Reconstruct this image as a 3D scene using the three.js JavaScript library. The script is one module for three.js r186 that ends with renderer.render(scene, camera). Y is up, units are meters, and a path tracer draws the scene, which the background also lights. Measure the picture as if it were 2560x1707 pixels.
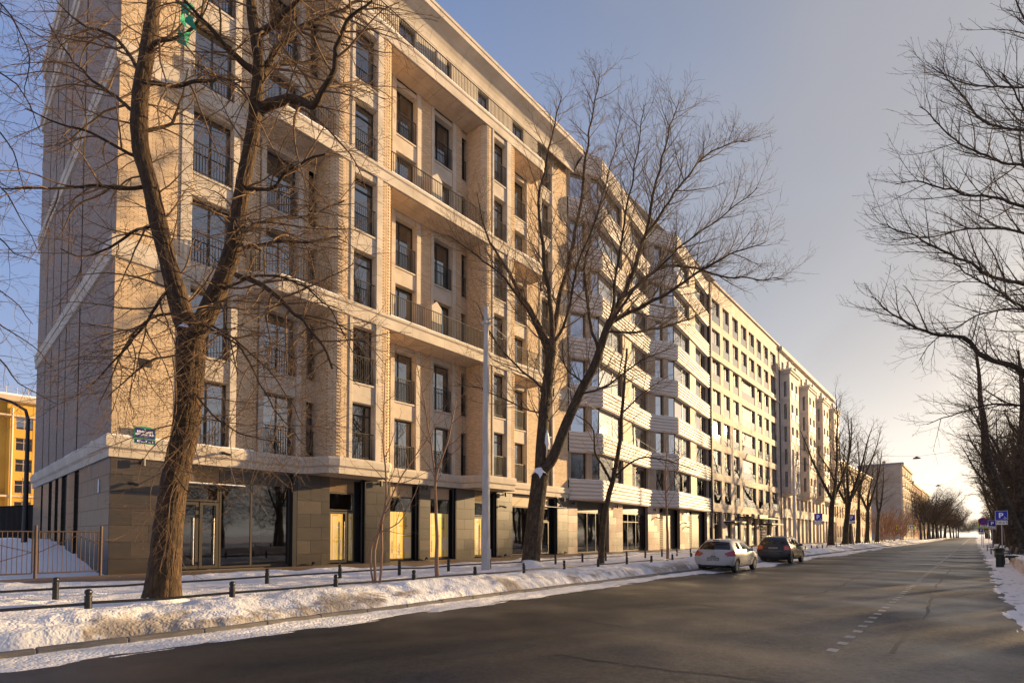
import * as THREE from 'three';
import { MarchingCubes } from 'three/addons/objects/MarchingCubes.js';
import { mergeGeometries } from 'three/addons/utils/BufferGeometryUtils.js';

// ---------------------------------------------------------------- camera, sky, sun, exposure
const scene = new THREE.Scene();
const camera = new THREE.PerspectiveCamera(66.35, 1024 / 682, 0.1, 4000);
camera.position.set(0, 1.65, 0);
camera.rotation.order = 'YXZ';
camera.rotation.set(0.0314, 0.7243, 0);
camera.setViewOffset(1024, 682, 0, -177.4, 1024, 682);      // a shift lens: the horizon sits low, the uprights stay upright
const EXPOSURE = 2.32, SUN = new THREE.Vector3(0.3636, 0.2004, -1.0).normalize();
function clamp(x, a = 0, b = 1) { return Math.min(b, Math.max(a, x)); }
function sstep(a, b, x) { const t = clamp((x - a) / (b - a)); return t * t * (3 - 2 * t); }
function lerp(a, b, t) { return a + (b - a) * t; }
function mix3(a, b, t) { return [lerp(a[0], b[0], t), lerp(a[1], b[1], t), lerp(a[2], b[2], t)]; }
function hash(x, y, s = 0) { let h = Math.imul(x | 0, 374761393) ^ Math.imul(y | 0, 668265263) ^ Math.imul(s | 0, 1442695041); h = Math.imul(h ^ (h >>> 13), 1274126177); h ^= h >>> 16; return (h >>> 0) / 4294967296; }
function vnoise(x, y, per = 1 << 20, seed = 0) {
  const xi = Math.floor(x), yi = Math.floor(y), fx = x - xi, fy = y - yi, u = fx * fx * (3 - 2 * fx), v = fy * fy * (3 - 2 * fy);
  const m = (a) => ((a % per) + per) % per, x0 = m(xi), x1 = m(xi + 1), y0 = m(yi), y1 = m(yi + 1);
  return lerp(lerp(hash(x0, y0, seed), hash(x1, y0, seed), u), lerp(hash(x0, y1, seed), hash(x1, y1, seed), u), v);
}
function fbm(x, y, oct = 4, per = 1 << 20, seed = 0) { let s = 0, a = 0.5, n = 0; for (let i = 0; i < oct; i++) { s += a * vnoise(x, y, per, seed + i * 17); n += a; a *= 0.5; x *= 2; y *= 2; per *= 2; } return s / n; }
function rng(seed) { let a = seed >>> 0; return () => { a = (a + 0x6D2B79F5) | 0; let t = Math.imul(a ^ (a >>> 15), 1 | a); t = (t + Math.imul(t ^ (t >>> 7), 61 | t)) ^ t; return ((t ^ (t >>> 14)) >>> 0) / 4294967296; }; }
function skyColor(x, y, z) {
  const c = x * SUN.x + y * SUN.y + z * SUN.z, ang = Math.acos(clamp(c, -1, 1)) * 57.3, el = Math.max(0, y);
  const far = sstep(25, 98, ang);
  let col = mix3([0.124, 0.137, 0.172], [0.062, 0.118, 0.262], far);            // greyed towards the sun, blue away from it
  const low = Math.exp(-el * 3.6);
  col = mix3(col, mix3([0.47, 0.475, 0.465], [0.29, 0.312, 0.35], far), low * 0.92); // paler towards the horizon
  const deep = 1 - 0.42 * sstep(0.6, 0.95, el); col = col.map((c) => c * deep);
  if (y > 0) {
    const k = 1 / (y + 0.22), px = x * k, pz = z * k, w = fbm(px * 0.8 + 9, pz * 0.8, 3, 1 << 20, 5) - 0.5;
    const n = fbm(px * 1.15 + w * 1.3 + 3.1, pz * 0.85 + w + 7.7, 5, 1 << 20, 3), m = sstep(0.42, 0.62, n) * sstep(0.12, 0.5, y) * 0.75;
    col = mix3(col, mix3([0.175, 0.178, 0.197], [0.142, 0.145, 0.2], far), m);
  }
  const g1 = Math.exp(-((ang / 23) ** 2)), g2 = Math.exp(-((ang / 11) ** 2)), band = Math.exp(-el * 9) * Math.exp(-((ang / 48) ** 2));
  return [col[0] + 0.46 * band + 0.15 * g1 + 0.8 * g2, col[1] + 0.27 * band + 0.12 * g1 + 0.55 * g2, col[2] + 0.06 * band + 0.08 * g1 + 0.27 * g2];
}
{
  const W = 1024, H = 512, data = new Float32Array(W * H * 4);
  for (let j = 0; j < H; j++) for (let i = 0; i < W; i++) {
    const up = ((j + 0.5) / H - 0.5) * Math.PI, rd = ((i + 0.5) / W - 0.5) * 2 * Math.PI, o = (j * W + i) * 4;
    const c = skyColor(Math.cos(rd) * Math.cos(up), Math.max(0.0, Math.sin(up)), Math.sin(rd) * Math.cos(up));
    data.set(c, o); data[o + 3] = 1;
  }
  const sky = new THREE.DataTexture(data, W, H, THREE.RGBAFormat, THREE.FloatType);
  sky.mapping = THREE.EquirectangularReflectionMapping; sky.magFilter = THREE.LinearFilter; sky.minFilter = THREE.LinearFilter; sky.needsUpdate = true;
  scene.background = sky; scene.environment = sky;
}
const sun = new THREE.DirectionalLight(new THREE.Color(1, 0.68, 0.335), 5);
sun.name = 'sun'; sun.position.copy(SUN).multiplyScalar(200); sun.castShadow = true; sun.shadow.radius = 1.3;
sun.shadow.mapSize.set(4096, 4096); Object.assign(sun.shadow.camera, { left: -140, right: 140, top: 90, bottom: -90, near: 1, far: 600 });
scene.add(sun); scene.add(sun.target);
const renderer = new THREE.WebGLRenderer({ antialias: true });
renderer.setSize(1024, 682); renderer.toneMapping = THREE.LinearToneMapping; renderer.toneMappingExposure = EXPOSURE;
renderer.shadowMap.enabled = true; renderer.shadowMap.type = THREE.PCFSoftShadowMap;

// ---------------------------------------------------------------- textures and materials
function tex(size, fn, srgb = false, h = size) {
  const d = new Uint8Array(size * h * 4);
  for (let y = 0; y < h; y++) for (let x = 0; x < size; x++) { const c = fn(x / size, y / h), o = (y * size + x) * 4; if (typeof c === 'number') d[o] = d[o + 1] = d[o + 2] = clamp(c) * 255; else { d[o] = clamp(c[0]) * 255; d[o + 1] = clamp(c[1]) * 255; d[o + 2] = clamp(c[2]) * 255; } d[o + 3] = 255; }
  const t = new THREE.DataTexture(d, size, h, THREE.RGBAFormat); t.wrapS = t.wrapT = THREE.RepeatWrapping; t.magFilter = THREE.LinearFilter; t.minFilter = THREE.LinearMipmapLinearFilter; t.generateMipmaps = true;
  if (srgb) t.colorSpace = THREE.SRGBColorSpace; t.needsUpdate = true; return t;
}
function rep(t, rx, ry = rx) { const c = t.clone(); c.repeat.set(rx, ry); c.needsUpdate = true; return c; }
const L = (r, g, b) => new THREE.Color().setRGB(r, g, b);
const toS = (v) => (v <= 0.0031308 ? v * 12.92 : 1.055 * Math.pow(v, 1 / 2.4) - 0.055);
const grain = tex(256, (u, v) => 0.5 + (fbm(u * 64, v * 64, 2, 64, 1) - 0.5) * 0.8);
const mott = tex(512, (u, v) => { const n = fbm(u * 6, v * 6, 6, 6, 2), k = 0.86 + 0.28 * (n - 0.5) * 1.6; const s = fbm(u * 40, v * 3, 3, 0 | 3, 9); const q = k + (s - 0.5) * 0.05; return [q, q * (0.985 + 0.02 * n), q * (0.96 + 0.06 * n)]; });
const granTex = tex(512, (u, v) => { const n = fbm(u * 5, v * 5, 5, 5, 12), s = fbm(u * 8, v * 64, 3, 8, 13), g = hash(u * 512, v * 512, 3); const k = 0.62 + 0.42 * (n - 0.5) + 0.35 * (s - 0.5) + 0.16 * (g - 0.5); return [k, k * 0.97, k * 0.93]; });
const barkBump = tex(512, (u, v) => { const w = fbm(u * 6, v * 3, 3, 3 * 2, 21) * 1.2; const r = Math.abs(fbm(u * 14 + w, v * 5, 4, 14, 22) - 0.5) * 2; const r2 = Math.abs(fbm(u * 28 + w * 2, v * 9, 3, 28, 23) - 0.5) * 2; return clamp(Math.pow(r, 0.7) * 0.75 + r2 * 0.3); });
const barkCol = tex(512, (u, v) => { const w = fbm(u * 6, v * 3, 3, 6, 21) * 1.2; const r = clamp(Math.pow(Math.abs(fbm(u * 14 + w, v * 5, 4, 14, 22) - 0.5) * 2, 0.7)); const m = fbm(u * 5, v * 5, 4, 5, 25); const k = 0.22 + 0.95 * r; return [k, k * (0.93 + 0.08 * m), k * (0.84 + 0.12 * m)]; });
const asphCol = tex(1024, (u, v) => { const f = hash(u * 1024, v * 1024, 31), f2 = vnoise(u * 256, v * 256, 256, 32), n = fbm(u * 5, v * 5, 5, 5, 33), cr = Math.abs(fbm(u * 6, v * 6, 4, 6, 35) - 0.5); const f3 = vnoise(u * 120, v * 120, 120, 36), f4 = vnoise(u * 48, v * 48, 48, 37); let k = 0.52 + 0.40 * (f - 0.5) + 0.5 * (f2 - 0.5) + 0.5 * (f3 - 0.5) + 0.22 * (f4 - 0.5) + 0.36 * (n - 0.5); if (f > 0.985) k += 0.22; if (cr < 0.004) k *= 0.72; return [k, k * 0.99, k * 0.97]; });
const asphBump = tex(512, (u, v) => 0.5 * hash(u * 512, v * 512, 41) + 0.5 * vnoise(u * 170, v * 170, 170, 42));
const asphRough = tex(512, (u, v) => [0, 0.50 + 0.7 * (fbm(u * 4, v * 4, 4, 4, 44) - 0.5), 0]);
const snowBump = tex(512, (u, v) => 0.6 * fbm(u * 12, v * 12, 5, 12, 51) + 0.4 * fbm(u * 70, v * 70, 2, 70, 52));
const glassWave = tex(256, (u, v) => fbm(u * 3, v * 3, 2, 3, 61));
const plasterTex = tex(256, (u, v) => { const n = fbm(u * 4, v * 4, 5, 4, 71), k = 0.85 + 0.3 * (n - 0.5); return [k, k * (0.97 + 0.06 * n), k * (0.9 + 0.15 * n)]; });

const std = (name, c, rough, extra = {}) => { const m = new THREE.MeshPhysicalMaterial({ color: c, roughness: rough, ...extra }); m.name = name; return m; };
const M = {
  stone: std('pale limestone', L(0.585, 0.515, 0.43), 0.78, { map: rep(mott, 0.31, 0.29), bumpMap: rep(grain, 2.3), bumpScale: 0.0012 }),
  stone2: std('limestone cladding', L(0.60, 0.49, 0.38), 0.78, { map: rep(mott, 0.27, 0.33), bumpMap: rep(grain, 2.3), bumpScale: 0.0012 }),
  greystone: std('grey cream stone', L(0.66, 0.58, 0.49), 0.8, { map: rep(mott, 0.2, 0.23) }),
  brick: std('beige clinker brick', L(1, 1, 1), 0.82, { bumpMap: rep(grain, 6), bumpScale: 0.002 }),
  mortar: std('brown mortar', L(0.31, 0.235, 0.175), 0.9),
  granite: std('honed dark granite', L(0.06, 0.047, 0.038), 0.36, { map: rep(granTex, 0.43, 0.61), ior: 1.62 }),
  graniteB: std('honed dark granite, browner', L(0.078, 0.059, 0.046), 0.39, { map: rep(granTex, 0.39, 0.57), ior: 1.62 }),
  graniteSide: std('polished dark granite', L(0.06, 0.05, 0.044), 0.3, { map: rep(granTex, 0.43, 0.5), specularIntensity: 0.3 }),
  metal: std('black painted steel', L(0.018, 0.018, 0.02), 0.42),
  rail: std('dark railing steel', L(0.022, 0.02, 0.02), 0.5, {}),
  bronze: std('bronze aluminium', L(0.07, 0.06, 0.05), 0.45, { metalness: 0.3 }),
  frame: std('dark window frame', L(0.03, 0.028, 0.026), 0.45),
  steel: std('brushed steel', L(0.55, 0.52, 0.48), 0.3, { metalness: 1 }),
  louvre: std('tan louvre', L(0.40, 0.29, 0.18), 0.6),
  dark: std('unlit interior', L(0.035, 0.03, 0.027), 0.9),
  room: std('room plaster', L(0.18, 0.16, 0.14), 0.9),
  white: std('white ribbed cladding', L(0.56, 0.51, 0.465), 0.55, { bumpMap: rep(grain, 3), bumpScale: 0.0008 }),
  soffit: std('soffit board', L(0.55, 0.46, 0.37), 0.8, { map: rep(mott, 0.3) }),
  beige: std('beige wall panel', L(0.42, 0.33, 0.24), 0.7, { map: rep(mott, 0.35) }),
  yellow: std('ochre yellow plaster', L(0.72, 0.41, 0.07), 0.9, { map: rep(plasterTex, 0.09) }),
  cream: std('cream plaster', L(0.66, 0.52, 0.36), 0.9, { map: rep(plasterTex, 0.11) }),
  tanwall: std('tan brick far off', L(0.46, 0.36, 0.27), 0.9, { map: rep(plasterTex, 0.13) }),
  red: std('red brick far off', L(0.42, 0.20, 0.11), 0.9, { map: rep(plasterTex, 0.13) }),
  roofgrey: std('grey sheet roof', L(0.22, 0.22, 0.23), 0.5),
  snow: std('snow', L(0.86, 0.87, 0.89), 0.65, { vertexColors: true, bumpMap: rep(snowBump, 0.45), bumpScale: 0.035, specularIntensity: 0.4 }),
  cleansnow: std('clean snow', L(0.87, 0.88, 0.9), 0.7, { bumpMap: rep(snowBump, 1), bumpScale: 0.03, specularIntensity: 0.4 }),
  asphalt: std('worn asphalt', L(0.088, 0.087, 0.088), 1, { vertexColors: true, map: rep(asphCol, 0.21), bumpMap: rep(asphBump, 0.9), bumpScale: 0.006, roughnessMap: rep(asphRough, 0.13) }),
  tar: std('tar in the cracks', L(0.03, 0.028, 0.027), 0.6),
  cloth: std('pale blind', L(0.42, 0.38, 0.33), 0.9), cloth2: std('grey curtain', L(0.22, 0.22, 0.23), 0.9),
  pave: std('wet brown paving', L(0.28, 0.20, 0.14), 0.55, { map: rep(granTex, 0.5), bumpMap: rep(grain, 1), bumpScale: 0.003 }),
  kerb: std('grey kerb granite', L(0.26, 0.24, 0.22), 0.8, { map: rep(granTex, 0.9), bumpMap: rep(grain, 3), bumpScale: 0.004 }),
  paint: std('road paint', L(0.40, 0.40, 0.39), 0.7, { map: rep(mott, 1.7) }),
  bark1: std('elm bark', L(0.10, 0.058, 0.028), 0.92, { map: rep(barkCol, 1, 0.8), bumpMap: rep(barkBump, 1, 0.8), bumpScale: 0.03 }),
  bark2: std('maple bark', L(0.115, 0.08, 0.05), 0.92, { map: rep(barkCol, 1, 0.7), bumpMap: rep(barkBump, 1, 0.7), bumpScale: 0.025 }),
  twig1: std('tan twigs', L(0.135, 0.08, 0.04), 0.85),
  twig2: std('brown twigs', L(0.15, 0.10, 0.06), 0.85),
  barkfar: std('dark bark', L(0.10, 0.078, 0.058), 0.95, { map: rep(barkCol, 1, 0.5), bumpMap: rep(barkBump, 1, 0.5), bumpScale: 0.02 }),
  twigfar: std('dark twigs', L(0.085, 0.062, 0.043), 0.9),
  twigred: std('reddish twigs', L(0.20, 0.10, 0.055), 0.9),
  sapling: std('young bark', L(0.27, 0.155, 0.095), 0.7),
  concrete: std('pale pole', L(0.56, 0.54, 0.52), 0.75, { map: rep(mott, 2, 0.4) }),
  rust: std('rusty brown steel', L(0.105, 0.062, 0.038), 0.7),
  blackpost: std('black gloss paint', L(0.012, 0.012, 0.012), 0.32, { bumpMap: rep(grain, 4), bumpScale: 0.001 }),
  net: std('torn green netting', L(0.02, 0.30, 0.19), 0.8, { side: THREE.DoubleSide }),
};
const glass = (c, ior, wave = 0.0018) => { const g = std('window glass', L(...c), 0.02, { transmission: 1, thickness: 0, ior, bumpMap: rep(glassWave, 0.4), bumpScale: wave }); return g; };
M.glass = glass([0.16, 0.175, 0.18], 3.6);
M.glassB = glass([0.28, 0.29, 0.29], 7.5, 0.0008);
M.shop = glass([0.5, 0.5, 0.49], 1.9, 0.0012);
M.carglass = std('tinted car glass', L(0.010, 0.013, 0.013), 0.03, { ior: 1.7 });

// ---------------------------------------------------------------- geometry builder: x, y and s (metres down the street, s = -z)
class Geo {
  constructor() { this.P = []; this.N = []; this.U = []; this.I = []; this.C = null; }
  get n() { return this.P.length / 3; }
  vert(x, y, s, nx, ny, ns, u, v) { this.P.push(x, y, -s); this.N.push(nx, ny, -ns); this.U.push(u, v); return this.n - 1; }
  poly(...pts) {
    const [a, b, c] = pts, ux = b[0] - a[0], uy = b[1] - a[1], us = b[2] - a[2], vx = c[0] - a[0], vy = c[1] - a[1], vs = c[2] - a[2];
    let nx = uy * vs - us * vy, ny = us * vx - ux * vs, ns = ux * vy - uy * vx; const l = Math.hypot(nx, ny, ns) || 1; nx /= l; ny /= l; ns /= l;
    const ax = Math.abs(nx), ay = Math.abs(ny), as = Math.abs(ns), base = this.n;
    for (const p of pts) { const uv = ax >= ay && ax >= as ? [p[2], p[1]] : ay >= as ? [p[0], p[2]] : [p[0], p[1]]; this.vert(p[0], p[1], p[2], nx, ny, ns, uv[0], uv[1]); }
    for (let i = 1; i < pts.length - 1; i++) this.I.push(base, base + i + 1, base + i);
    return this;
  }
  box(x0, x1, y0, y1, s0, s1, c = 0) {
    if (!c) {
      this.poly([x1, y0, s0], [x1, y1, s0], [x1, y1, s1], [x1, y0, s1]); this.poly([x0, y0, s0], [x0, y0, s1], [x0, y1, s1], [x0, y1, s0]);
      this.poly([x0, y1, s0], [x0, y1, s1], [x1, y1, s1], [x1, y1, s0]); this.poly([x0, y0, s0], [x1, y0, s0], [x1, y0, s1], [x0, y0, s1]);
      this.poly([x0, y0, s1], [x1, y0, s1], [x1, y1, s1], [x0, y1, s1]); this.poly([x0, y0, s0], [x0, y1, s0], [x1, y1, s0], [x1, y0, s0]);
      return this;
    }
    const X = [x0, x1], Y = [y0, y1], S = [s0, s1], k = (i) => (i ? -c : c);
    const q = (i, j, l, ax) => [X[i] + (ax === 0 ? 0 : k(i)), Y[j] + (ax === 1 ? 0 : k(j)), S[l] + (ax === 2 ? 0 : k(l))];
    for (const i of [0, 1]) { this.poly(q(i, 0, 0, 0), q(i, 1, 0, 0), q(i, 1, 1, 0), q(i, 0, 1, 0)); this.poly(q(0, i, 0, 1), q(0, i, 1, 1), q(1, i, 1, 1), q(1, i, 0, 1)); this.poly(q(0, 0, i, 2), q(1, 0, i, 2), q(1, 1, i, 2), q(0, 1, i, 2)); }
    for (const i of [0, 1]) for (const j of [0, 1]) { this.poly(q(i, j, 0, 0), q(i, j, 1, 0), q(i, j, 1, 1), q(i, j, 0, 1)); this.poly(q(i, 0, j, 0), q(i, 1, j, 0), q(i, 1, j, 2), q(i, 0, j, 2)); this.poly(q(0, i, j, 1), q(1, i, j, 1), q(1, i, j, 2), q(0, i, j, 2)); }
    for (const i of [0, 1]) for (const j of [0, 1]) for (const l of [0, 1]) this.poly(q(i, j, l, 0), q(i, j, l, 1), q(i, j, l, 2));
    return this;
  }
  obox(p, a, b, c, w) { // a box from p along vectors a, b, c given as [x,y,s]
    const ad = (...v) => v.reduce((m, q) => [m[0] + q[0], m[1] + q[1], m[2] + q[2]]);
    this.poly(p, ad(p, a), ad(p, a, b), ad(p, b)); this.poly(ad(p, c), ad(p, b, c), ad(p, a, b, c), ad(p, a, c)); this.poly(p, ad(p, c), ad(p, a, c), ad(p, a));
    this.poly(ad(p, b), ad(p, a, b), ad(p, a, b, c), ad(p, b, c)); this.poly(p, ad(p, b), ad(p, b, c), ad(p, c)); this.poly(ad(p, a), ad(p, a, c), ad(p, a, b, c), ad(p, a, b)); return this;
  }
  profile(prof, s0, s1) { for (let i = 0; i < prof.length - 1; i++) { const [a, b] = [prof[i], prof[i + 1]]; this.poly([a[0], a[1], s0], [b[0], b[1], s0], [b[0], b[1], s1], [a[0], a[1], s1]); } return this; }
  sweep(path, prof) { // profile [(offset outwards, y)] along a plan path [(x, s)], mitred; outwards is to the right of the path's direction turned towards +x
    const nrm = path.map((p, i) => { const d = (a, b) => { const l = Math.hypot(b[0] - a[0], b[1] - a[1]) || 1; return [(b[1] - a[1]) / l, -(b[0] - a[0]) / l]; }; const a = i ? d(path[i - 1], p) : null, b = i < path.length - 1 ? d(p, path[i + 1]) : null; if (!a) return b; if (!b) return a; const m = [a[0] + b[0], a[1] + b[1]], l = m[0] * m[0] + m[1] * m[1]; return [2 * m[0] / l, 2 * m[1] / l]; });
    const at = (i, o) => [path[i][0] + nrm[i][0] * o[0], o[1], path[i][1] + nrm[i][1] * o[0]];
    for (let i = 0; i < path.length - 1; i++) for (let j = 0; j < prof.length - 1; j++) this.poly(at(i, prof[j]), at(i, prof[j + 1]), at(i + 1, prof[j + 1]), at(i + 1, prof[j]));
    return this;
  }
  prism(plan, y0, y1, sides = true) {
    const n = plan.length; if (sides) for (let i = 0; i < n; i++) { const a = plan[i], b = plan[(i + 1) % n]; this.poly([a[0], y0, a[1]], [a[0], y1, a[1]], [b[0], y1, b[1]], [b[0], y0, b[1]]); }
    const tris = THREE.ShapeUtils.triangulateShape(plan.map((p) => new THREE.Vector2(p[0], p[1])), []);
    for (const t of tris) for (const y of [y0, y1]) this.poly(...t.map((k) => [plan[k][0], y, plan[k][1]]));
    return this;
  }
  tube(pts, rad, sides = 6, cap = false, vscale = 1) {
    const R = typeof rad === 'number' ? pts.map(() => rad) : rad, n = pts.length; let fx, fy, fs, len = 0; const base = this.n;
    for (let i = 0; i < n; i++) {
      const a = pts[Math.max(0, i - 1)], b = pts[Math.min(n - 1, i + 1)]; let tx = b[0] - a[0], ty = b[1] - a[1], ts = b[2] - a[2]; const tl = Math.hypot(tx, ty, ts) || 1; tx /= tl; ty /= tl; ts /= tl;
      if (!i) { if (Math.abs(ty) < 0.9) { fx = 0; fy = 1; fs = 0; } else { fx = 1; fy = 0; fs = 0; } } else len += Math.hypot(pts[i][0] - pts[i - 1][0], pts[i][1] - pts[i - 1][1], pts[i][2] - pts[i - 1][2]);
      const d = fx * tx + fy * ty + fs * ts; fx -= d * tx; fy -= d * ty; fs -= d * ts; const fl = Math.hypot(fx, fy, fs) || 1; fx /= fl; fy /= fl; fs /= fl;
      const gx = ty * fs - ts * fy, gy = ts * fx - tx * fs, gs = tx * fy - ty * fx;
      for (let k = 0; k <= sides; k++) { const q = (k / sides) * Math.PI * 2, c = Math.cos(q), s = Math.sin(q), nx = fx * c + gx * s, ny = fy * c + gy * s, ns = fs * c + gs * s; this.vert(pts[i][0] + nx * R[i], pts[i][1] + ny * R[i], pts[i][2] + ns * R[i], nx, ny, ns, k / sides, len * vscale); }
    }
    const w = sides + 1; for (let i = 0; i < n - 1; i++) for (let k = 0; k < sides; k++) { const a = base + i * w + k; this.I.push(a, a + w, a + 1, a + 1, a + w, a + w + 1); }
    if (cap) for (const [i, dir] of [[0, 0], [n - 1, 1]]) { const ring = []; for (let k = 0; k < sides; k++) { const o = (base + i * w + k) * 3; ring.push([this.P[o], this.P[o + 1], -this.P[o + 2]]); } if (R[i] > 1e-4) this.poly(...(dir ? ring : ring.reverse())); }
    return this;
  }
  lathe(x, y, s, prof, sides = 12) { // profile [(radius, height)]
    const base = this.n, w = sides + 1;
    prof.forEach(([r, h], i) => { const a = prof[Math.max(0, i - 1)], b = prof[Math.min(prof.length - 1, i + 1)]; const dl = Math.hypot(b[0] - a[0], b[1] - a[1]) || 1, nr = (b[1] - a[1]) / dl, ny = -(b[0] - a[0]) / dl; for (let k = 0; k <= sides; k++) { const q = (k / sides) * Math.PI * 2; this.vert(x + Math.cos(q) * r, y + h, s + Math.sin(q) * r, Math.cos(q) * nr, ny, Math.sin(q) * nr, k / sides, h); } });
    for (let i = 0; i < prof.length - 1; i++) for (let k = 0; k < sides; k++) { const a = base + i * w + k; this.I.push(a, a + 1, a + w, a + 1, a + w + 1, a + w); }
    return this;
  }
  grid(nx, ns, f, color) { // f(i/nx, j/ns) -> [x, y, s]; smooth
    const base = this.n, w = nx + 1; if (color && !this.C) this.C = [];
    const pts = []; for (let j = 0; j <= ns; j++) for (let i = 0; i <= nx; i++) pts.push(f(i / nx, j / ns));
    for (let j = 0; j <= ns; j++) for (let i = 0; i <= nx; i++) {
      const a = pts[j * w + Math.max(0, i - 1)], b = pts[j * w + Math.min(nx, i + 1)], c = pts[Math.max(0, j - 1) * w + i], d = pts[Math.min(ns, j + 1) * w + i];
      const u = [b[0] - a[0], b[1] - a[1], b[2] - a[2]], v = [d[0] - c[0], d[1] - c[1], d[2] - c[2]]; let n = [u[1] * v[2] - u[2] * v[1], u[2] * v[0] - u[0] * v[2], u[0] * v[1] - u[1] * v[0]]; const l = (Math.hypot(...n) || 1) * (n[1] < 0 ? -1 : 1);
      const p = pts[j * w + i]; this.vert(p[0], p[1], p[2], n[0] / l, n[1] / l, n[2] / l, p[0], p[2]); if (color) this.C.push(...color(p[0], p[1], p[2]));
    }
    for (let j = 0; j < ns; j++) for (let i = 0; i < nx; i++) { const a = base + j * w + i; this.I.push(a, a + 1, a + w, a + 1, a + w + 1, a + w); }
    return this;
  }
  geometry(o = [0, 0, 0]) {
    const g = new THREE.BufferGeometry(), p = new Float32Array(this.P); if (o[0] || o[1] || o[2]) for (let i = 0; i < p.length; i += 3) { p[i] -= o[0]; p[i + 1] -= o[1]; p[i + 2] -= o[2]; }
    g.setAttribute('position', new THREE.BufferAttribute(p, 3)); g.setAttribute('normal', new THREE.BufferAttribute(new Float32Array(this.N), 3)); g.setAttribute('uv', new THREE.BufferAttribute(new Float32Array(this.U), 2));
    if (this.C) g.setAttribute('color', new THREE.BufferAttribute(new Float32Array(this.C), 3));
    const I = this.I, N = this.N, P = this.P; // wind every face to its normal
    for (let t = 0; t < I.length; t += 3) { const a = I[t] * 3, b = I[t + 1] * 3, c = I[t + 2] * 3, ux = P[b] - P[a], uy = P[b + 1] - P[a + 1], uz = P[b + 2] - P[a + 2], vx = P[c] - P[a], vy = P[c + 1] - P[a + 1], vz = P[c + 2] - P[a + 2]; if ((uy * vz - uz * vy) * N[a] + (uz * vx - ux * vz) * N[a + 1] + (ux * vy - uy * vx) * N[a + 2] < 0) { const k = I[t + 1]; I[t + 1] = I[t + 2]; I[t + 2] = k; } }
    g.setIndex(I); return g;
  }
  build(name, mat, parent = scene, info) {
    const o = parent === scene ? [0, 0, 0] : parent.origin || [0, 0, 0], m = new THREE.Mesh(this.geometry(o), mat); m.name = parent === scene ? numbered(name) : name; m.origin = o; m.castShadow = m.receiveShadow = true; parent.add(m);
    if (info) Object.assign(m.userData, info); return m;
  }
}
const used = {};
function numbered(n) { const k = used[n] = (used[n] ?? -1) + 1; return k ? n + '_' + String(k).padStart(3, '0') : n; }
function thing(name, x, y, s, label, category, group) { const g = new THREE.Group(); g.name = numbered(name); g.position.set(x, y, -s); g.origin = [x, y, -s]; g.userData = { label, category }; if (group) g.userData.group = group; scene.add(g); return g; }
function copyOf(o, x, y, s, label, turn = 0, scale) { const c = o.clone(); c.name = numbered(o.name.replace(/_\d{3}$/, '')); c.position.set(x, y, -s); c.rotation.y = turn; if (scale) c.scale.set(...scale); c.userData = { ...o.userData }; if (label) c.userData.label = label; scene.add(c); return c; }
function arc(cx, cs, r, a0, a1, n = 6) { const o = []; for (let i = 0; i <= n; i++) { const a = lerp(a0, a1, i / n); o.push([cx + Math.cos(a) * r, cs + Math.sin(a) * r]); } return o; }
function bboxGeo(...a) { return new Geo().box(...a); }
function canvas(w, h, draw) { const c = document.createElement('canvas'); c.width = w; c.height = h; draw(c.getContext('2d'), w, h); const t = new THREE.CanvasTexture(c); t.colorSpace = THREE.SRGBColorSpace; return t; }
function plateMesh(name, mat, parent, a, b, c, d) { // a printed flat plate: corners a (lower left), b (lower right), c, d as [x,y,s]
  const g = new Geo(); g.poly(a, b, c, d); g.U = [0, 0, 1, 0, 1, 1, 0, 1]; return g.build(name, mat, parent);
}
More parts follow.
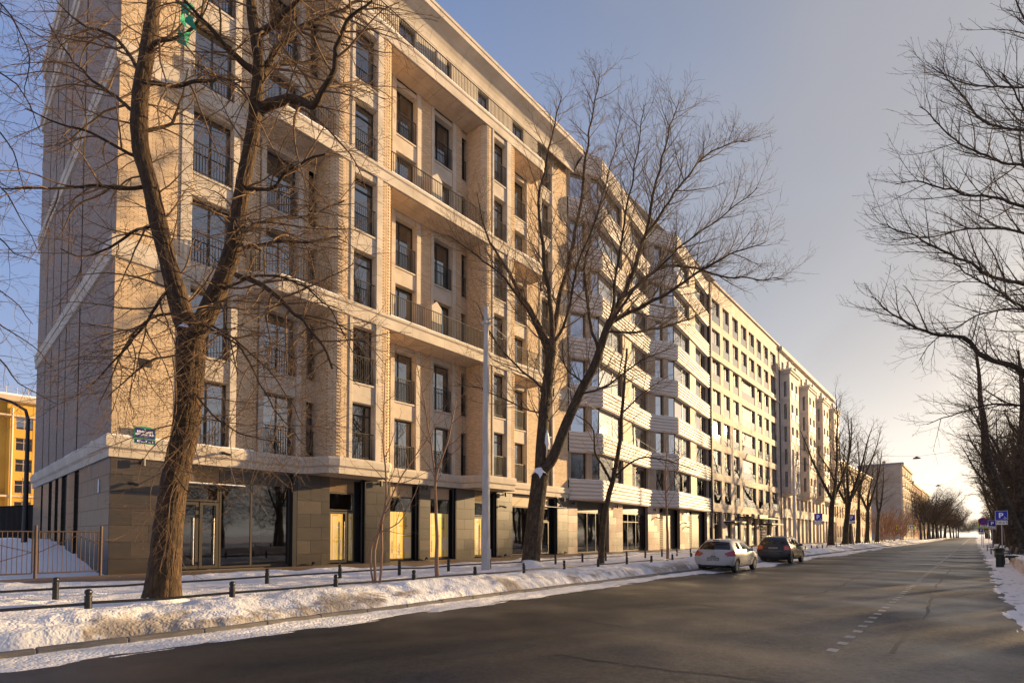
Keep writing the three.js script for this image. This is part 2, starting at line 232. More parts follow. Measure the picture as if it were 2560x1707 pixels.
// ---------------------------------------------------------------- the setting: ground, road, kerb, snow
const STRUCT = { kind: 'structure' };
const X0 = -22.86, XB = -21.45, FL = [0.3, 0.3, 5.2, 8.83, 12.47, 16.1, 19.73, 23.37, 27.0, 30.6]; // facade plane, bay plane, storey levels
{
  const white = () => [1, 1, 1];
  const g = new Geo(); g.grid(40, 40, (u, v) => [lerp(-900, 900, u), -0.06, lerp(-300, 1500, v)], white); g.build('ground', M.snow, scene, STRUCT);
  // road: one sheet, drier and greyer in the wheel tracks, darker towards the kerb: damp, with shade put into the colour
  const r = new Geo();
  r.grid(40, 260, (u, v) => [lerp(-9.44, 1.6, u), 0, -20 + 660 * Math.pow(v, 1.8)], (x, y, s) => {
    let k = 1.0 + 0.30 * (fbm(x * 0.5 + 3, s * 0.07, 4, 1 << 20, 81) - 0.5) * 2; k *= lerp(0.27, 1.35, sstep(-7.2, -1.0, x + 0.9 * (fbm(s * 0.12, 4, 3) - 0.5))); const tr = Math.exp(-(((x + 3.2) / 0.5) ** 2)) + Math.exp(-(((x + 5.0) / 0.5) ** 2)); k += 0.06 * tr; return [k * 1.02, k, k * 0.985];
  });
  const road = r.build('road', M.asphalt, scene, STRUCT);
  for (let k = 0, s = 8.62; s < 120; k++, s += 0.66 + (s > 40 ? 0.6 : 0)) { // worn dashes of the broken line
    const w = 0.135, l = s > 40 ? 0.8 : 0.22 + 0.03 * hash(k, 1); const q = new Geo(); const j = () => (hash(k, q.n, 7) - 0.5) * 0.03;
    q.poly([-1.61 + j(), 0.004, s], [-1.61 + w + j(), 0.004, s + j()], [-1.61 + w + j(), 0.004, s + l], [-1.61 + j(), 0.004, s + l + j()]); q.build('lane_dash', M.paint, road);
  }
  { const q = new Geo(); q.box(-1.6, -1.45, 0.001, 0.005, 120, 420); q.build('lane_line', M.paint, road); }
  for (const [pts, w] of [[[[-4.4, 5.9], [-3.2, 6.05], [-2.1, 6.35], [-1.0, 6.42], [0.4, 6.9]], 0.03], [[[-6.5, 12], [-4.9, 12.3], [-3.4, 12.1], [-1.4, 12.9]], 0.022], [[[-3.4, 15.5], [-3.3, 19], [-3.5, 24], [-3.35, 31]], 0.03], [[[-8.0, 8.2], [-6.3, 8.6], [-4.6, 8.4]], 0.02], [[[-0.9, 9], [-0.8, 14], [-0.95, 22], [-0.85, 34]], 0.025]]) { const q = new Geo(), pp = new THREE.CatmullRomCurve3(pts.map((a) => new THREE.Vector3(a[0], 0, a[1]))).getSpacedPoints(60); for (let i = 0; i < 60; i++) { const a = pp[i], b = pp[i + 1], d = dirOf([a.x, a.z], [b.x, b.z]), j = (k) => w * (0.5 + 0.9 * hash(k, pts.length, 5)), o = (k) => (fbm(k * 0.3, w * 99, 3) - 0.5) * 0.18; const A = [a.x + d[1] * o(i), a.z - d[0] * o(i)], B = [b.x + d[1] * o(i + 1), b.z - d[0] * o(i + 1)]; q.poly([A[0] - d[1] * j(i), 0.0035, A[1] + d[0] * j(i)], [B[0] - d[1] * j(i + 1), 0.0035, B[1] + d[0] * j(i + 1)], [B[0] + d[1] * j(i + 1), 0.0035, B[1] - d[0] * j(i + 1)], [A[0] + d[1] * j(i), 0.0035, A[1] - d[0] * j(i)]); } q.build('road_crack', M.tar, road); }
  // kerb stones, half buried
  const kerb = new THREE.Group(); kerb.name = 'kerb'; kerb.userData = { ...STRUCT }; kerb.origin = [0, 0, 0]; scene.add(kerb);
  for (let k = 0; k < 46; k++) { const s = -2 + k * 1.02 + 0; bboxGeo(-9.66, -9.47 + 0.012 * hash(k, 3), -0.05, 0.115 + 0.012 * hash(k, 4), s, s + 1.013, 0.014).build('kerb_stone', M.kerb, kerb); }
  bboxGeo(-9.66, -9.465, -0.05, 0.15, 45, 420).build('kerb_run', M.kerb, kerb, { kind: 'stuff' });

  const dirt = (x, s) => { // mud on the face of the ploughed bank
    const f = sstep(-10.9, -9.9, x) * (1 - 0.25 * sstep(-9.8, -9.5, x)), n = fbm(x * 1.3 + 5, s * 0.8, 5, 1 << 20, 91), fine = fbm(x * 9, s * 9, 3, 1 << 20, 92), big = sstep(3.5, -1, s) * 0.16 - 0.06 * sstep(4, 30, s);
    return clamp(f * sstep(0.46 - big, 0.60 - big, n * 0.72 + fine * 0.28) * 0.9 + 0.5 * sstep(0.72, 0.86, fine) * f);
  };
  const snowCol = (x, y, s) => { const d = dirt(x, s), t = 0.03 * fbm(x * 2, s * 2, 3, 1 << 20, 93); const gr = 0.16 * sstep(0.35, 0.75, fbm(x * 0.9, s * 0.5, 4, 1 << 20, 88)) * sstep(-12.5, -11.2, x); return mix3([0.97 - t - gr, 0.965 - t - gr * 1.02, 0.96 - t * 0.6 - gr * 1.05], [0.30, 0.245, 0.19], d); };
  const lumps = (x, s) => { const a = fbm(x * 1.7, s * 1.1, 4, 1 << 20, 95) - 0.5, r = Math.abs(fbm(x * 3.1 + 4, s * 3.1, 4, 1 << 20, 96) - 0.5); return a * 0.22 + r * 0.13; };
  const foot = (x, s) => { let d = 0; const c = 0.62; const xi = Math.floor(x / c), si = Math.floor(s / c); for (let i = -1; i <= 1; i++) for (let j = -1; j <= 1; j++) { const h1 = hash(xi + i, si + j, 97), h2 = hash(xi + i, si + j, 98); if (hash(xi + i, si + j, 99) < 0.45) continue; const px = (xi + i + h1) * c, ps = (si + j + h2) * c; const q = ((x - px) / 0.10) ** 2 + ((s - ps) / 0.19) ** 2; d -= 0.045 * Math.exp(-q); d += 0.016 * Math.exp(-((Math.sqrt(q) - 1.5) ** 2) * 3); } return d; };
  const bankY = (x, s) => {
    const amp = lerp(0.17, 0.27, vnoise(s * 0.23, 3)) * (1 + 0.7 * sstep(62, 72, s) * sstep(92, 84, s)), ridge = Math.exp(-(((x + 10.75) / 0.62) ** 2)) * amp, e0 = -9.36 - 0.30 * sstep(0.3, 0.7, vnoise(s * 0.55, 11)) - 0.10 * fbm(s * 6, 1, 2), edge = sstep(e0, e0 - 0.26 - 0.2 * vnoise(s * 0.9, 17), x);
    const flat = 0.215 + 0.035 * sstep(-12, -15, x), base = lerp(0.03, flat, edge) + ridge * edge;
    const rough = lerp(0.12, 1, Math.exp(-(((x + 10.5) / 0.85) ** 2))) * lumps(x, s) * edge;
    const walk = (fbm(x * 2.2, s * 1.6, 4, 1 << 20, 94) - 0.5) * 0.085 + foot(x, s);
    const back = 0.16 * Math.exp(-(((x + 17.6) / 0.9) ** 2)) * (0.4 + 1.2 * vnoise(s * 0.7, 23)) - 0.30 * sstep(-18.3 - 0.9 * vnoise(s * 0.8, 29), -19.1 - 0.9 * vnoise(s * 0.8, 29), x);
    return base + rough + walk * edge * sstep(-11.2, -12, x) + walk * 0.3 + back * sstep(-16, -17, x);
  };
  const bank = new Geo();
  bank.grid(165, 560, (u, v) => { const x = lerp(-9.42, -20.4, u), s = lerp(-6, 34, v); return [x, bankY(x, s), s]; }, snowCol);
  bank.grid(70, 420, (u, v) => { const x = lerp(-9.42, -20.4, u), s = lerp(34, 130, v); return [x, bankY(x, s), s]; }, snowCol);
  bank.grid(24, 160, (u, v) => { const x = lerp(-9.42, -20.4, u), s = lerp(130, 420, v); return [x, bankY(x, s), s]; }, snowCol);
  bank.build('snow_bank', M.snow, scene, STRUCT);
  // thin ragged snow along both edges of the carriageway
  const fr = new Geo(), frCol = (x, y, s) => { const t = 0.75 + 0.3 * fbm(x * 5, s * 2.5, 3, 1 << 20, 101); return [t, t * 0.985, t * 0.97]; };
  fr.grid(60, 1100, (u, v) => { const x = lerp(-9.47, -7.9, u), s = lerp(-5, 60, v), d = (x + 9.47) / 1.57, n = fbm(x * 2.4, s * 0.9, 4, 1 << 20, 102), f = fbm(x * 14, s * 2.2, 2, 1 << 20, 103); const lim = lerp(0.36, 0.62, vnoise(s * 0.11, 5)) + 0.5 * sstep(22, 26, s) * vnoise(s * 0.4, 8); return [x, 0.062 * (lim - d) / lim + 0.05 * (n - 0.5) + 0.035 * (f - 0.5) - 0.004, s]; }, frCol);
  fr.grid(20, 400, (u, v) => { const x = lerp(-9.47, -7.6, u), s = lerp(60, 260, v), d = (x + 9.47) / 1.9, n = fbm(x * 2.4, s * 0.5, 4, 1 << 20, 102); return [x, 0.07 * (0.5 - d) + 0.07 * (n - 0.5), s]; }, frCol);
  fr.grid(70, 900, (u, v) => { const x = lerp(0.0, 2.2, u), s = lerp(5, 75, v), d = x / 1.1, n = fbm(x * 2, s * 0.6, 4, 1 << 20, 104), f = fbm(x * 12, s * 2.6, 2, 1 << 20, 105); return [x, Math.min(0.07, 0.05 * (d - 0.55) * 1.6) + 0.05 * (n - 0.5) + 0.03 * (f - 0.5), s]; }, (x, y, s) => { const b = sstep(0.62, 0.8, fbm(x * 7, s * 3, 3, 1 << 20, 106)) * 0.6, t = 0.95; return mix3([t, t * 0.98, t * 0.97], [0.3, 0.24, 0.2], b); });
  fr.grid(20, 200, (u, v) => { const x = lerp(0.0, 2.2, u), s = lerp(75, 320, v); return [x, 0.06 * (x / 1.1 - 0.5) + 0.06 * (fbm(x * 2, s * 0.4, 3, 1 << 20, 104) - 0.5), s]; }, frCol);
  fr.build('snow_edge', M.snow, scene, STRUCT);
  // park ground on the right
  const pk = new Geo(); pk.grid(70, 240, (u, v) => { const x = lerp(2.15, 75, u * u), s = lerp(-45, 330, v); return [x, 0.09 + 0.10 * (fbm(x * 0.6, s * 0.6, 4, 1 << 20, 111) - 0.5) + 0.06 * (fbm(x * 3, s * 3, 2, 1 << 20, 113) - 0.5), s]; }, (x, y, s) => mix3([0.96, 0.95, 0.95], [0.22, 0.16, 0.12], sstep(0.5, 0.72, fbm(x * 1.7, s * 1.1, 4, 1 << 20, 112)) * 0.7));
  pk.build('park_snow', M.snow, scene, STRUCT);
  // snow lying against the shaded end wall of the corner house
  const md = new Geo(); md.grid(150, 90, (u, v) => { const x = lerp(-20.2, -75, u * (0.4 + 0.6 * u)), s = lerp(-22, 4.5, v); const m = 1.05 * sstep(-23.5, -37, x) * sstep(-14, 3.5, s) + 0.18 * sstep(-24, -27, x) * sstep(1.5, 4.2, s); return [x, 0.235 - 0.5 * sstep(-21.3, -20.2, x) + m + 0.09 * (fbm(x * 1.1, s * 1.1, 4, 1 << 20, 121) - 0.5) + 0.05 * (fbm(x * 4, s * 4, 2, 1 << 20, 122) - 0.5), s]; }, white);
  md.build('snow_drift', M.snow, scene, STRUCT);
  const pv = new Geo(); pv.box(-22.9, -17.5, 0.02, 0.262, -1, 132); pv.build('pavement', M.pave, scene, STRUCT);
}

// ---------------------------------------------------------------- shared builders for walls, windows, railings
const unit = (() => { const g = new Geo().box(-0.5, 0.5, -0.5, 0.5, -0.5, 0.5); return g.geometry(); })();
function dirOf(a, b) { const l = Math.hypot(b[0] - a[0], b[1] - a[1]) || 1; return [(b[0] - a[0]) / l, (b[1] - a[1]) / l, l]; }
function bricks(parent, path, y0, y1, tone, seed, single = 0) { // running bond along a plan path [(x,s)], real bricks standing 8 mm proud of the mortar
  const wall = new Geo(); for (let i = 0; i < path.length - 1; i++) wall.poly([path[i][0], y0, path[i][1]], [path[i][0], y1, path[i][1]], [path[i + 1][0], y1, path[i + 1][1]], [path[i + 1][0], y0, path[i + 1][1]]);
  const base = wall.build('mortar_wall', M.mortar, parent);
  const segs = []; let tot = 0; for (let i = 0; i < path.length - 1; i++) { const d = dirOf(path[i], path[i + 1]); segs.push({ a: path[i], d, at: tot }); tot += d[2]; }
  const PX = 0.262, PY = 0.0765, H = 0.066, mats = [], cols = [], m4 = new THREE.Matrix4(), q = new THREE.Quaternion(), up = new THREE.Vector3(0, 1, 0), rows = Math.floor((y1 - y0) / PY), o = parent.origin, R = rng(seed);
  for (let r = 0; r < rows; r++) {
    const off = (r % 2) * PX * 0.5; let n = 0;
    for (let t = -off; t < tot - 0.02; t += PX) {
      const t0 = Math.max(0, t), t1 = Math.min(tot, t + PX - 0.016); if (t1 - t0 < 0.03) continue; const tm = (t0 + t1) / 2;
      let k = segs.length - 1; while (k && segs[k].at > tm) k--; const sg = segs[k], e = Math.min(t1, sg.at + sg.d[2]) , b = Math.max(t0, sg.at), straight = segs.length === 1 || sg.d[2] > 0.2;
      const ta = straight ? b : t0, tb = straight ? e : t1, c = (ta + tb) / 2 - sg.at, x = sg.a[0] + sg.d[0] * c, s = sg.a[1] + sg.d[1] * c; if (tb - ta < 0.03) continue;
      const j = (R() - 0.5) * 0.004; m4.compose(new THREE.Vector3(x - o[0] , y0 + (r + 0.5) * PY - o[1], -s - o[2]), new THREE.Quaternion().setFromUnitVectors(new THREE.Vector3(1, 0, 0), new THREE.Vector3(sg.d[0], 0, -sg.d[1])), new THREE.Vector3(tb - ta, H, 0.016 + j));
      mats.push(m4.clone()); const v = 0.86 + 0.28 * R(), w = R() * 0.06; cols.push(L(tone[0] * v * (1 + w), tone[1] * v, tone[2] * v * (1 - w)));
    }
  }
  const take = Math.min(single, mats.length); const tones = []; for (let i = 0; i < 5; i++) tones.push(std('beige clinker brick', L(...tone.map((c) => c * (0.88 + 0.06 * i))), 0.82));
  for (let i = 0; i < take; i++) { const b = new THREE.Mesh(unit, tones[i % 5 ? (i * 7) % 5 : 0]); b.name = 'brick'; b.applyMatrix4(mats[i]); b.castShadow = b.receiveShadow = true; parent.add(b); }
  const inst = new THREE.InstancedMesh(unit, M.brick, mats.length - take); for (let i = take; i < mats.length; i++) { inst.setMatrixAt(i - take, mats[i]); inst.setColorAt(i - take, cols[i]); }
  inst.name = 'brickwork'; inst.userData.kind = 'stuff'; inst.castShadow = inst.receiveShadow = true; parent.add(inst); return base;
}
function railing(parent, path, y0, y1, pitch = 0.115, name = 'railing') {
  const g = new Geo(); let carry = 0;
  for (let i = 0; i < path.length - 1; i++) {
    const a = path[i], b = path[i + 1], d = dirOf(a, b), n = [d[1], -d[0]];
    g.obox([a[0] - n[0] * 0.02, y1 - 0.035, a[1] - n[1] * 0.02], [d[0] * d[2], 0, d[1] * d[2]], [0, 0.035, 0], [n[0] * 0.04, 0, n[1] * 0.04]); g.obox([a[0] - n[0] * 0.012, y0 + 0.05, a[1] - n[1] * 0.012], [d[0] * d[2], 0, d[1] * d[2]], [0, 0.02, 0], [n[0] * 0.024, 0, n[1] * 0.024]);
    for (let t = carry; t < d[2]; t += pitch) { const x = a[0] + d[0] * t, s = a[1] + d[1] * t; g.obox([x - d[0] * 0.006 - n[0] * 0.016, y0, s - d[1] * 0.006 - n[1] * 0.016], [d[0] * 0.013, 0, d[1] * 0.013], [0, y1 - y0 - 0.036, 0], [n[0] * 0.032, 0, n[1] * 0.032]); carry = t + pitch - d[2]; }
  }
  return g.build(name, M.rail, parent);
}
let paneSeed = 1;
function pane(frame, mat, p0, p1, y0, y1, nx = 0) { // a slightly tilted sheet of glass between plan points p0, p1
  const k = paneSeed++, t = (hash(k, 5) - 0.5) * 0.012, u = (hash(k, 6) - 0.5) * 0.010, d = dirOf(p0, p1), n = [d[1], -d[0]]; const g = new Geo();
  g.poly([p0[0] + n[0] * t, y0, p0[1] + n[1] * t], [p0[0] + n[0] * (t + u), y1, p0[1] + n[1] * (t + u)], [p1[0] + n[0] * u, y1, p1[1] + n[1] * u], [p1[0], y0, p1[1]]); return g.build('pane', mat, frame);
}
// a window between plan points p0 and p1 (frame mesh with panes as sub-parts); mull: fractions of the width, trans: fractions of the height
function windowUnit(parent, p0, p1, y0, y1, { mull = [], trans = [], mat = M.glass, fm = M.frame, w = 0.06, name = 'window' } = {}) {
  const d = dirOf(p0, p1), n = [d[1], -d[0]], g = new Geo(), D = 0.07, at = (t) => [p0[0] + d[0] * d[2] * t, p0[1] + d[1] * d[2] * t];
  const bar = (t0, t1, a, b) => { const p = at(t0), l = (t1 - t0) * d[2]; g.obox([p[0] - n[0] * D / 2, a, p[1] - n[1] * D / 2], [d[0] * l, 0, d[1] * l], [0, b - a, 0], [n[0] * D, 0, n[1] * D]); };
  const f = w / d[2], xs = [0, ...mull, 1], ys = [y0, ...trans.map((t) => lerp(y0, y1, t)), y1];
  xs.forEach((x, i) => { const a = i === 0 ? 0 : i === xs.length - 1 ? 1 - f : x - f / 2; bar(a, a + f, y0, y1); });
  for (let i = 0; i < xs.length - 1; i++) { const a = (i ? xs[i] + f / 2 : f), b = (i < xs.length - 2 ? xs[i + 1] - f / 2 : 1 - f); ys.forEach((y, j) => { const c = j === 0 ? y : j === ys.length - 1 ? y - w : y - w / 2; bar(a, b, c, c + w); }); }
  const fr = g.build(name, fm, parent);
  for (let i = 0; i < xs.length - 1; i++) for (let j = 0; j < ys.length - 1; j++) pane(fr, mat, at(xs[i]), at(xs[i + 1]), ys[j], ys[j + 1]);
  if (name === 'window' && mat !== M.shop && mat !== M.metal && y0 > 4) { const k = paneSeed * 3 + 1, h = hash(k, 2); if (h < 0.42) { const q = new Geo(), back = 0.16, o = (t) => { const p = at(t); return [p[0] - n[0] * back, p[1] - n[1] * back]; }; const full = h < 0.12, t0 = h < 0.27 ? 0.03 : 0.5, t1 = h < 0.27 && !full ? 0.3 + 0.2 * hash(k, 3) : 0.97, yb = full ? lerp(y0, y1, 0.35 + 0.5 * hash(k, 4)) : y0; const nf = 10; for (let i = 0; i < nf; i++) { const a = o(lerp(t0, t1, i / nf)), b = o(lerp(t0, t1, (i + 1) / nf)), f = (z) => (z % 2 ? 0.04 : 0); q.poly([a[0] - n[0] * f(i), yb, a[1] - n[1] * f(i)], [a[0] - n[0] * f(i), y1, a[1] - n[1] * f(i)], [b[0] - n[0] * f(i + 1), y1, b[1] - n[1] * f(i + 1)], [b[0] - n[0] * f(i + 1), yb, b[1] - n[1] * f(i + 1)]); } q.build('curtain', hash(k, 5) < 0.6 ? M.cloth : M.cloth2, fr); } }
  return fr;
}
// ---------------------------------------------------------------- corner house: brick and limestone, curved balconies
function splitPath(path, len, gap) {
  const out = []; let cur = [path[0]], left = len;
  for (let i = 0; i < path.length - 1; i++) {
    let a = path[i], d = dirOf(a, path[i + 1]), rest = d[2];
    while (rest > left) { const e = [a[0] + d[0] * (left - gap), a[1] + d[1] * (left - gap)]; cur.push(e); out.push(cur); a = [a[0] + d[0] * left, a[1] + d[1] * left]; cur = [a]; rest -= left; left = len; }
    left -= rest; if (rest > 1e-6) cur.push(path[i + 1]);
  }
  if (cur.length > 1) out.push(cur); return out;
}
function graniteWall(parent, s0, s1, y0, y1, x, seed, mats = [M.granite, M.graniteB]) { // honed slabs in running bond, each its own piece
  const n = Math.max(1, Math.round((y1 - y0) / 0.595)), h = (y1 - y0) / n, back = new Geo(); back.box(x - 0.3, x - 0.036, y0, y1, s0 + 0.012, s1 - 0.012); back.build('wall_backing', M.mortar, parent);
  for (let r = 0; r < n; r++) { const w = 1.28, off = r % 2 ? w * 0.5 : w * 0.92; let a = s0; for (let e = s0 + off; a < s1 - 0.01; e += w) { let b = Math.min(e, s1); if (s1 - b < 0.22) b = s1; bboxGeo(x - 0.035, x + 0.004 * (hash(r, Math.round(a * 10), seed) - 0.5), y0 + r * h + 0.003, y0 + (r + 1) * h - 0.003, a + 0.003, b - 0.003, 0.004).build('stone_panel', mats[hash(r, Math.round(a * 10), seed + 1) < 0.6 ? 0 : 1], parent); a = b; } }
}
function wallLamp(parent, x, y, s) { const g = new Geo(); g.box(x, x + 0.02, y - 0.07, y + 0.07, s - 0.05, s + 0.05); g.box(x + 0.02, x + 0.16, y - 0.03, y + 0.03, s - 0.025, s + 0.025); g.lathe(x + 0.2, y - 0.14, s, [[0, 0], [0.062, 0], [0.065, 0.01], [0.065, 0.27], [0.06, 0.28], [0, 0.28]], 14); return g.build('wall_lamp', M.metal, parent); }
function wallCamera(parent, x, y, s) { const g = new Geo(); g.box(x, x + 0.03, y - 0.06, y + 0.06, s - 0.06, s + 0.06); g.tube([[x + 0.02, y, s], [x + 0.18, y - 0.02, s + 0.05]], 0.025, 8); g.tube([[x + 0.1, y - 0.01, s - 0.04], [x + 0.34, y - 0.10, s + 0.16]], [0.05, 0.055], 10, true); return g.build('security_camera', M.metal, parent); }

const B1 = thing('apartment_building', X0, 0, 4.36, 'corner apartment house of beige brick and limestone with curved balconies over dark stone shopfronts', 'building');
{
  const brickTone = [0.57, 0.44, 0.295], shadedTone = [0.30, 0.245, 0.215];  // second tone: same brick, darker and bluer, shade put into the colour
  // brick piers of the street front
  const R0 = X0 - 0.45;
  bricks(B1, [[X0, 4.36], [X0, 6.36], [R0, 6.36]], 5.2, 30.2, brickTone, 11, 300);
  bricks(B1, [[R0, 8.5], [X0, 8.5], ...arc(X0 - 0.24, 9.18, 0.24, 0, Math.PI / 2, 6), [R0, 9.42]], 5.2, 30.2, brickTone, 12);
  bricks(B1, [[X0 - 0.1, 11.3], [X0 - 0.1, 11.6], [X0 - 0.5, 11.6]], 5.2, 30.2, brickTone, 13);
  bricks(B1, [[X0 - 0.5, 12.02], ...arc(XB - 0.45, 12.47, 0.45, -Math.PI / 2, 0, 9), [XB, 12.9]], 5.2, 27.0, brickTone, 14);
  bricks(B1, [[XB - 0.4, 14.6], [XB, 14.6], ...arc(XB - 0.26, 14.94, 0.26, 0, Math.PI / 2, 6), [X0, 15.2]], 5.2, 27.0, brickTone, 15);
  bricks(B1, [[X0, 15.2], [X0, 16.14], [R0, 16.14]], 5.2, 30.2, brickTone, 16);
  bricks(B1, [[R0, 18.1], [X0, 18.1], [X0, 18.85], [R0, 18.85]], 5.2, 30.2, brickTone, 17);
  bricks(B1, [[R0, 20.76], [X0, 20.76], [X0, 21.22], [X0 - 0.5, 21.22]], 5.2, 30.2, brickTone, 18);
  bricks(B1, [[X0 - 0.5, 21.75], ...arc(XB - 0.38, 22.13, 0.38, -Math.PI / 2, 0, 8), [XB, 22.44]], 5.2, 27.0, brickTone, 19);
  bricks(B1, [[XB - 0.4, 24.14], [XB, 24.14], ...arc(XB - 0.24, 24.36, 0.24, 0, Math.PI / 2, 6), [X0, 24.6]], 5.2, 27.0, brickTone, 20);
  bricks(B1, [[X0, 24.6], [X0, 25.6], [R0, 25.6]], 5.2, 30.2, brickTone, 21);
  bricks(B1, [[R0, 27.5], [X0, 27.5], [X0, 28.75], [R0, 28.75]], 5.2, 30.2, brickTone, 22);
  bricks(B1, [[R0, 30.5], [X0, 30.5], [X0, 32.2]], 5.2, 30.2, brickTone, 23);
  // lintel-high brick over and under the slot windows
  for (const [s0, s1] of [[11.6, 12.03], [21.22, 21.76]]) for (let f = 2; f < 8; f++) bricks(B1, [[X0 - 0.12, s0], [X0 - 0.12, s1]], FL[f] + 2.62, FL[f + 1] + 0.05, brickTone, 30 + f);
  // end wall with upright slots, its shade put into the brick tone
  const gx = [-42.1, -38.86, -36.73, -34.32, -32.39, -29.13, X0];
  for (let i = 0; i < 6; i++) bricks(B1, [[gx[i] + (i ? 0.13 : 0), 4.36], [gx[i + 1] - (i < 5 ? 0.13 : 0), 4.36]], 5.2, 30.2, shadedTone, 50 + i);
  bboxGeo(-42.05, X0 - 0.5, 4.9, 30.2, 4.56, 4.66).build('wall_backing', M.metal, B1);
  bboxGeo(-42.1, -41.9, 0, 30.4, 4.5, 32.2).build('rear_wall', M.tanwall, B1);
  { const g = new Geo(); g.box(-41.9, X0 - 0.2, 30.3, 30.42, 4.6, 32.1); g.box(-41.9, X0 - 0.6, 27, 30.35, 32.0, 32.2); g.build('roof', M.roofgrey, B1); }
  { const g = new Geo(); g.box(-41.9, -24.9, 4.6, 30.3, 5.4, 32.0); for (let f = 2; f < 9; f++) g.box(-24.9, X0 - 0.55, FL[f] - 0.3, FL[f] - 0.02, 4.7, 32.1); g.build('interior_core', M.dark, B1); }
  // limestone bands, cornice, balconies
  const stone = (name, x0, x1, y0, y1, s0, s1, c = 0.012, m = M.stone) => bboxGeo(x0, x1, y0, y1, s0, s1, c).build(name, m, B1);
  const bayPath = [[X0, 9.2], [X0, 11.08], [X0 + 0.10, 11.42], [X0 + 0.45, 11.72], [XB - 0.42, 11.85], [XB - 0.12, 12.02], [XB, 12.4], [XB, 15.0], [XB - 0.2, 15.2], [X0, 15.22], [X0, 20.85], [X0 + 0.10, 21.2], [X0 + 0.45, 21.44], [XB - 0.4, 21.57], [XB - 0.1, 21.72], [XB, 22.05], [XB, 24.42], [XB - 0.18, 24.6], [X0, 24.62], [X0, 32.2]];
  const cor = [[0, 4.45], [0.07, 4.45], [0.07, 4.70], [0.055, 4.72], [0.15, 4.80], [0.17, 5.10], [0.14, 5.2], [-0.3, 5.22]];
  for (const p of splitPath([[-42.15, 4.36], [X0, 4.36], ...bayPath], 1.42, 0.008)) new Geo().sweep(p, cor).build('cornice_panel', M.stone, B1);
  { const g = new Geo(); for (const p of splitPath([[-42.15, 4.36], [X0, 4.36], [X0, 9.2]], 0.45, 0)) { const h = 0.02 + 0.03 * hash(Math.round(p[0][1] * 9), Math.round(p[0][0] * 9), 3); g.sweep(p, [[0.15, 5.2], [0.13, 5.21 + h], [-0.05, 5.22 + h], [-0.06, 5.2]]); } g.build('snow_line', M.cleansnow, B1); }
  for (const [a, b] of [[11.08, 15.21], [20.85, 24.61]]) { const g = new Geo(); const pl = bayPath.filter((p) => p[1] >= a - 0.01 && p[1] <= b + 0.02); g.prism([...pl.map((p) => [p[0] + 0.03, p[1]])], 4.43, 4.452, false); g.prism(pl, 5.19, 5.2, false); g.build('bay_soffit', M.soffit, B1); }
  for (const f of [4, 6]) { const y = FL[f];
    for (let a = 4.36; a < 9.4; a += 1.27) stone('band_panel', X0 - 0.1, X0 + 0.09, y - 0.84, y - 0.05, a, Math.min(9.42, a + 1.262));
    for (let a = -42.1; a < X0 - 0.2; a += 2.08) { const e = Math.min(X0 - 0.09, a + 2.07); stone('band_panel', a, e, y - 0.84, y - 0.42, 4.26, 4.5); stone('band_panel', a, e, y - 0.41, y - 0.05, 4.22, 4.5); }
    stone('band_panel', X0 - 0.09, X0 + 0.09, y - 0.84, y - 0.05, 4.22, 4.359);
    for (let a = 28.7; a < 32; a += 1.76) stone('band_panel', X0 - 0.1, X0 + 0.05, y - 0.7, y - 0.05, a, Math.min(32.2, a + 1.75));
  }
  for (const y of [26.2, 29.55]) for (let a = -42.1; a < X0; a += 2.08) { const e = Math.min(X0 + 0.05, a + 2.07); stone('band_panel', a, e, y, y + 0.4, 4.25, 4.5); stone('band_panel', a, e, y + 0.41, y + 0.85, 4.18, 4.5); }
  const front = XB + 0.07;
  for (const f of [4, 6, 8]) {
    const y = FL[f], e1 = f === 8 ? 27.9 : 27.7;
    const slab = [[X0 - 0.05, 8.95], ...arc(front - 0.95, 9.75, 0.95, -Math.PI / 2, 0, 8), ...arc(front - 0.7, e1 - 0.7, 0.7, 0, Math.PI / 2, 8), [X0 - 0.05, e1]];
    slab[0] = [X0 - 0.05, 8.8];
    const edge = slab.slice(1, -1), face = [[X0, 8.8], ...edge, [X0, e1]];
    const fas = [[-0.05, y - 0.66], [0, y - 0.64], [0, y - 0.17], [-0.015, y - 0.16], [0.05, y - 0.1], [0.055, y + 0.02], [0.03, y + 0.04], [-0.4, y + 0.04]];
    for (const p of splitPath(face, 2.18, 0.007)) new Geo().sweep(p, fas).build('balcony_edge', M.stone, B1);
    new Geo().prism(slab.map((p) => [Math.min(p[0], front - 0.03), p[1]]), y - 0.62, y + 0.035, false).build('balcony_slab', M.soffit, B1);
    for (const [a, b] of [[9.3, 11.9], [15.25, 21.65], [24.65, e1 - 0.3]]) { const n = Math.max(1, Math.round((b - a) / 1.12)), w = (b - a) / n; for (let i = 0; i < n; i++) for (const [xa, xb] of [[X0 + 0.03, X0 + 0.66], [X0 + 0.675, front - 0.1]]) bboxGeo(xa, xb, y - 0.655, y - 0.625, a + i * w + 0.008, a + (i + 1) * w - 0.008).build('soffit_panel', M.stone2, B1); }
    // railings only where there is a recess to stand in, all along the top terrace
    const inset = (p) => [Math.min(p[0], front - 0.14) , p[1]];
    const left = [[X0, 8.98], ...arc(front - 1.08, 9.8, 0.92, -Math.PI / 2, 0, 7)], right = [...arc(front - 0.85, e1 - 0.85, 0.7, 0, Math.PI / 2, 7), [X0, e1 - 0.15]];
    if (f === 8) railing(B1, [...left, ...right], y + 0.04, y + 1.25, 0.12);
    else { railing(B1, [...left, [front - 0.16, 12.1]], y + 0.04, y + 1.22, 0.12); railing(B1, [[front - 0.16, 15.2], [front - 0.16, 21.9]], y + 0.04, y + 1.25, 0.12); railing(B1, [[front - 0.16, 24.6], ...right], y + 0.04, y + 1.25, 0.12); }
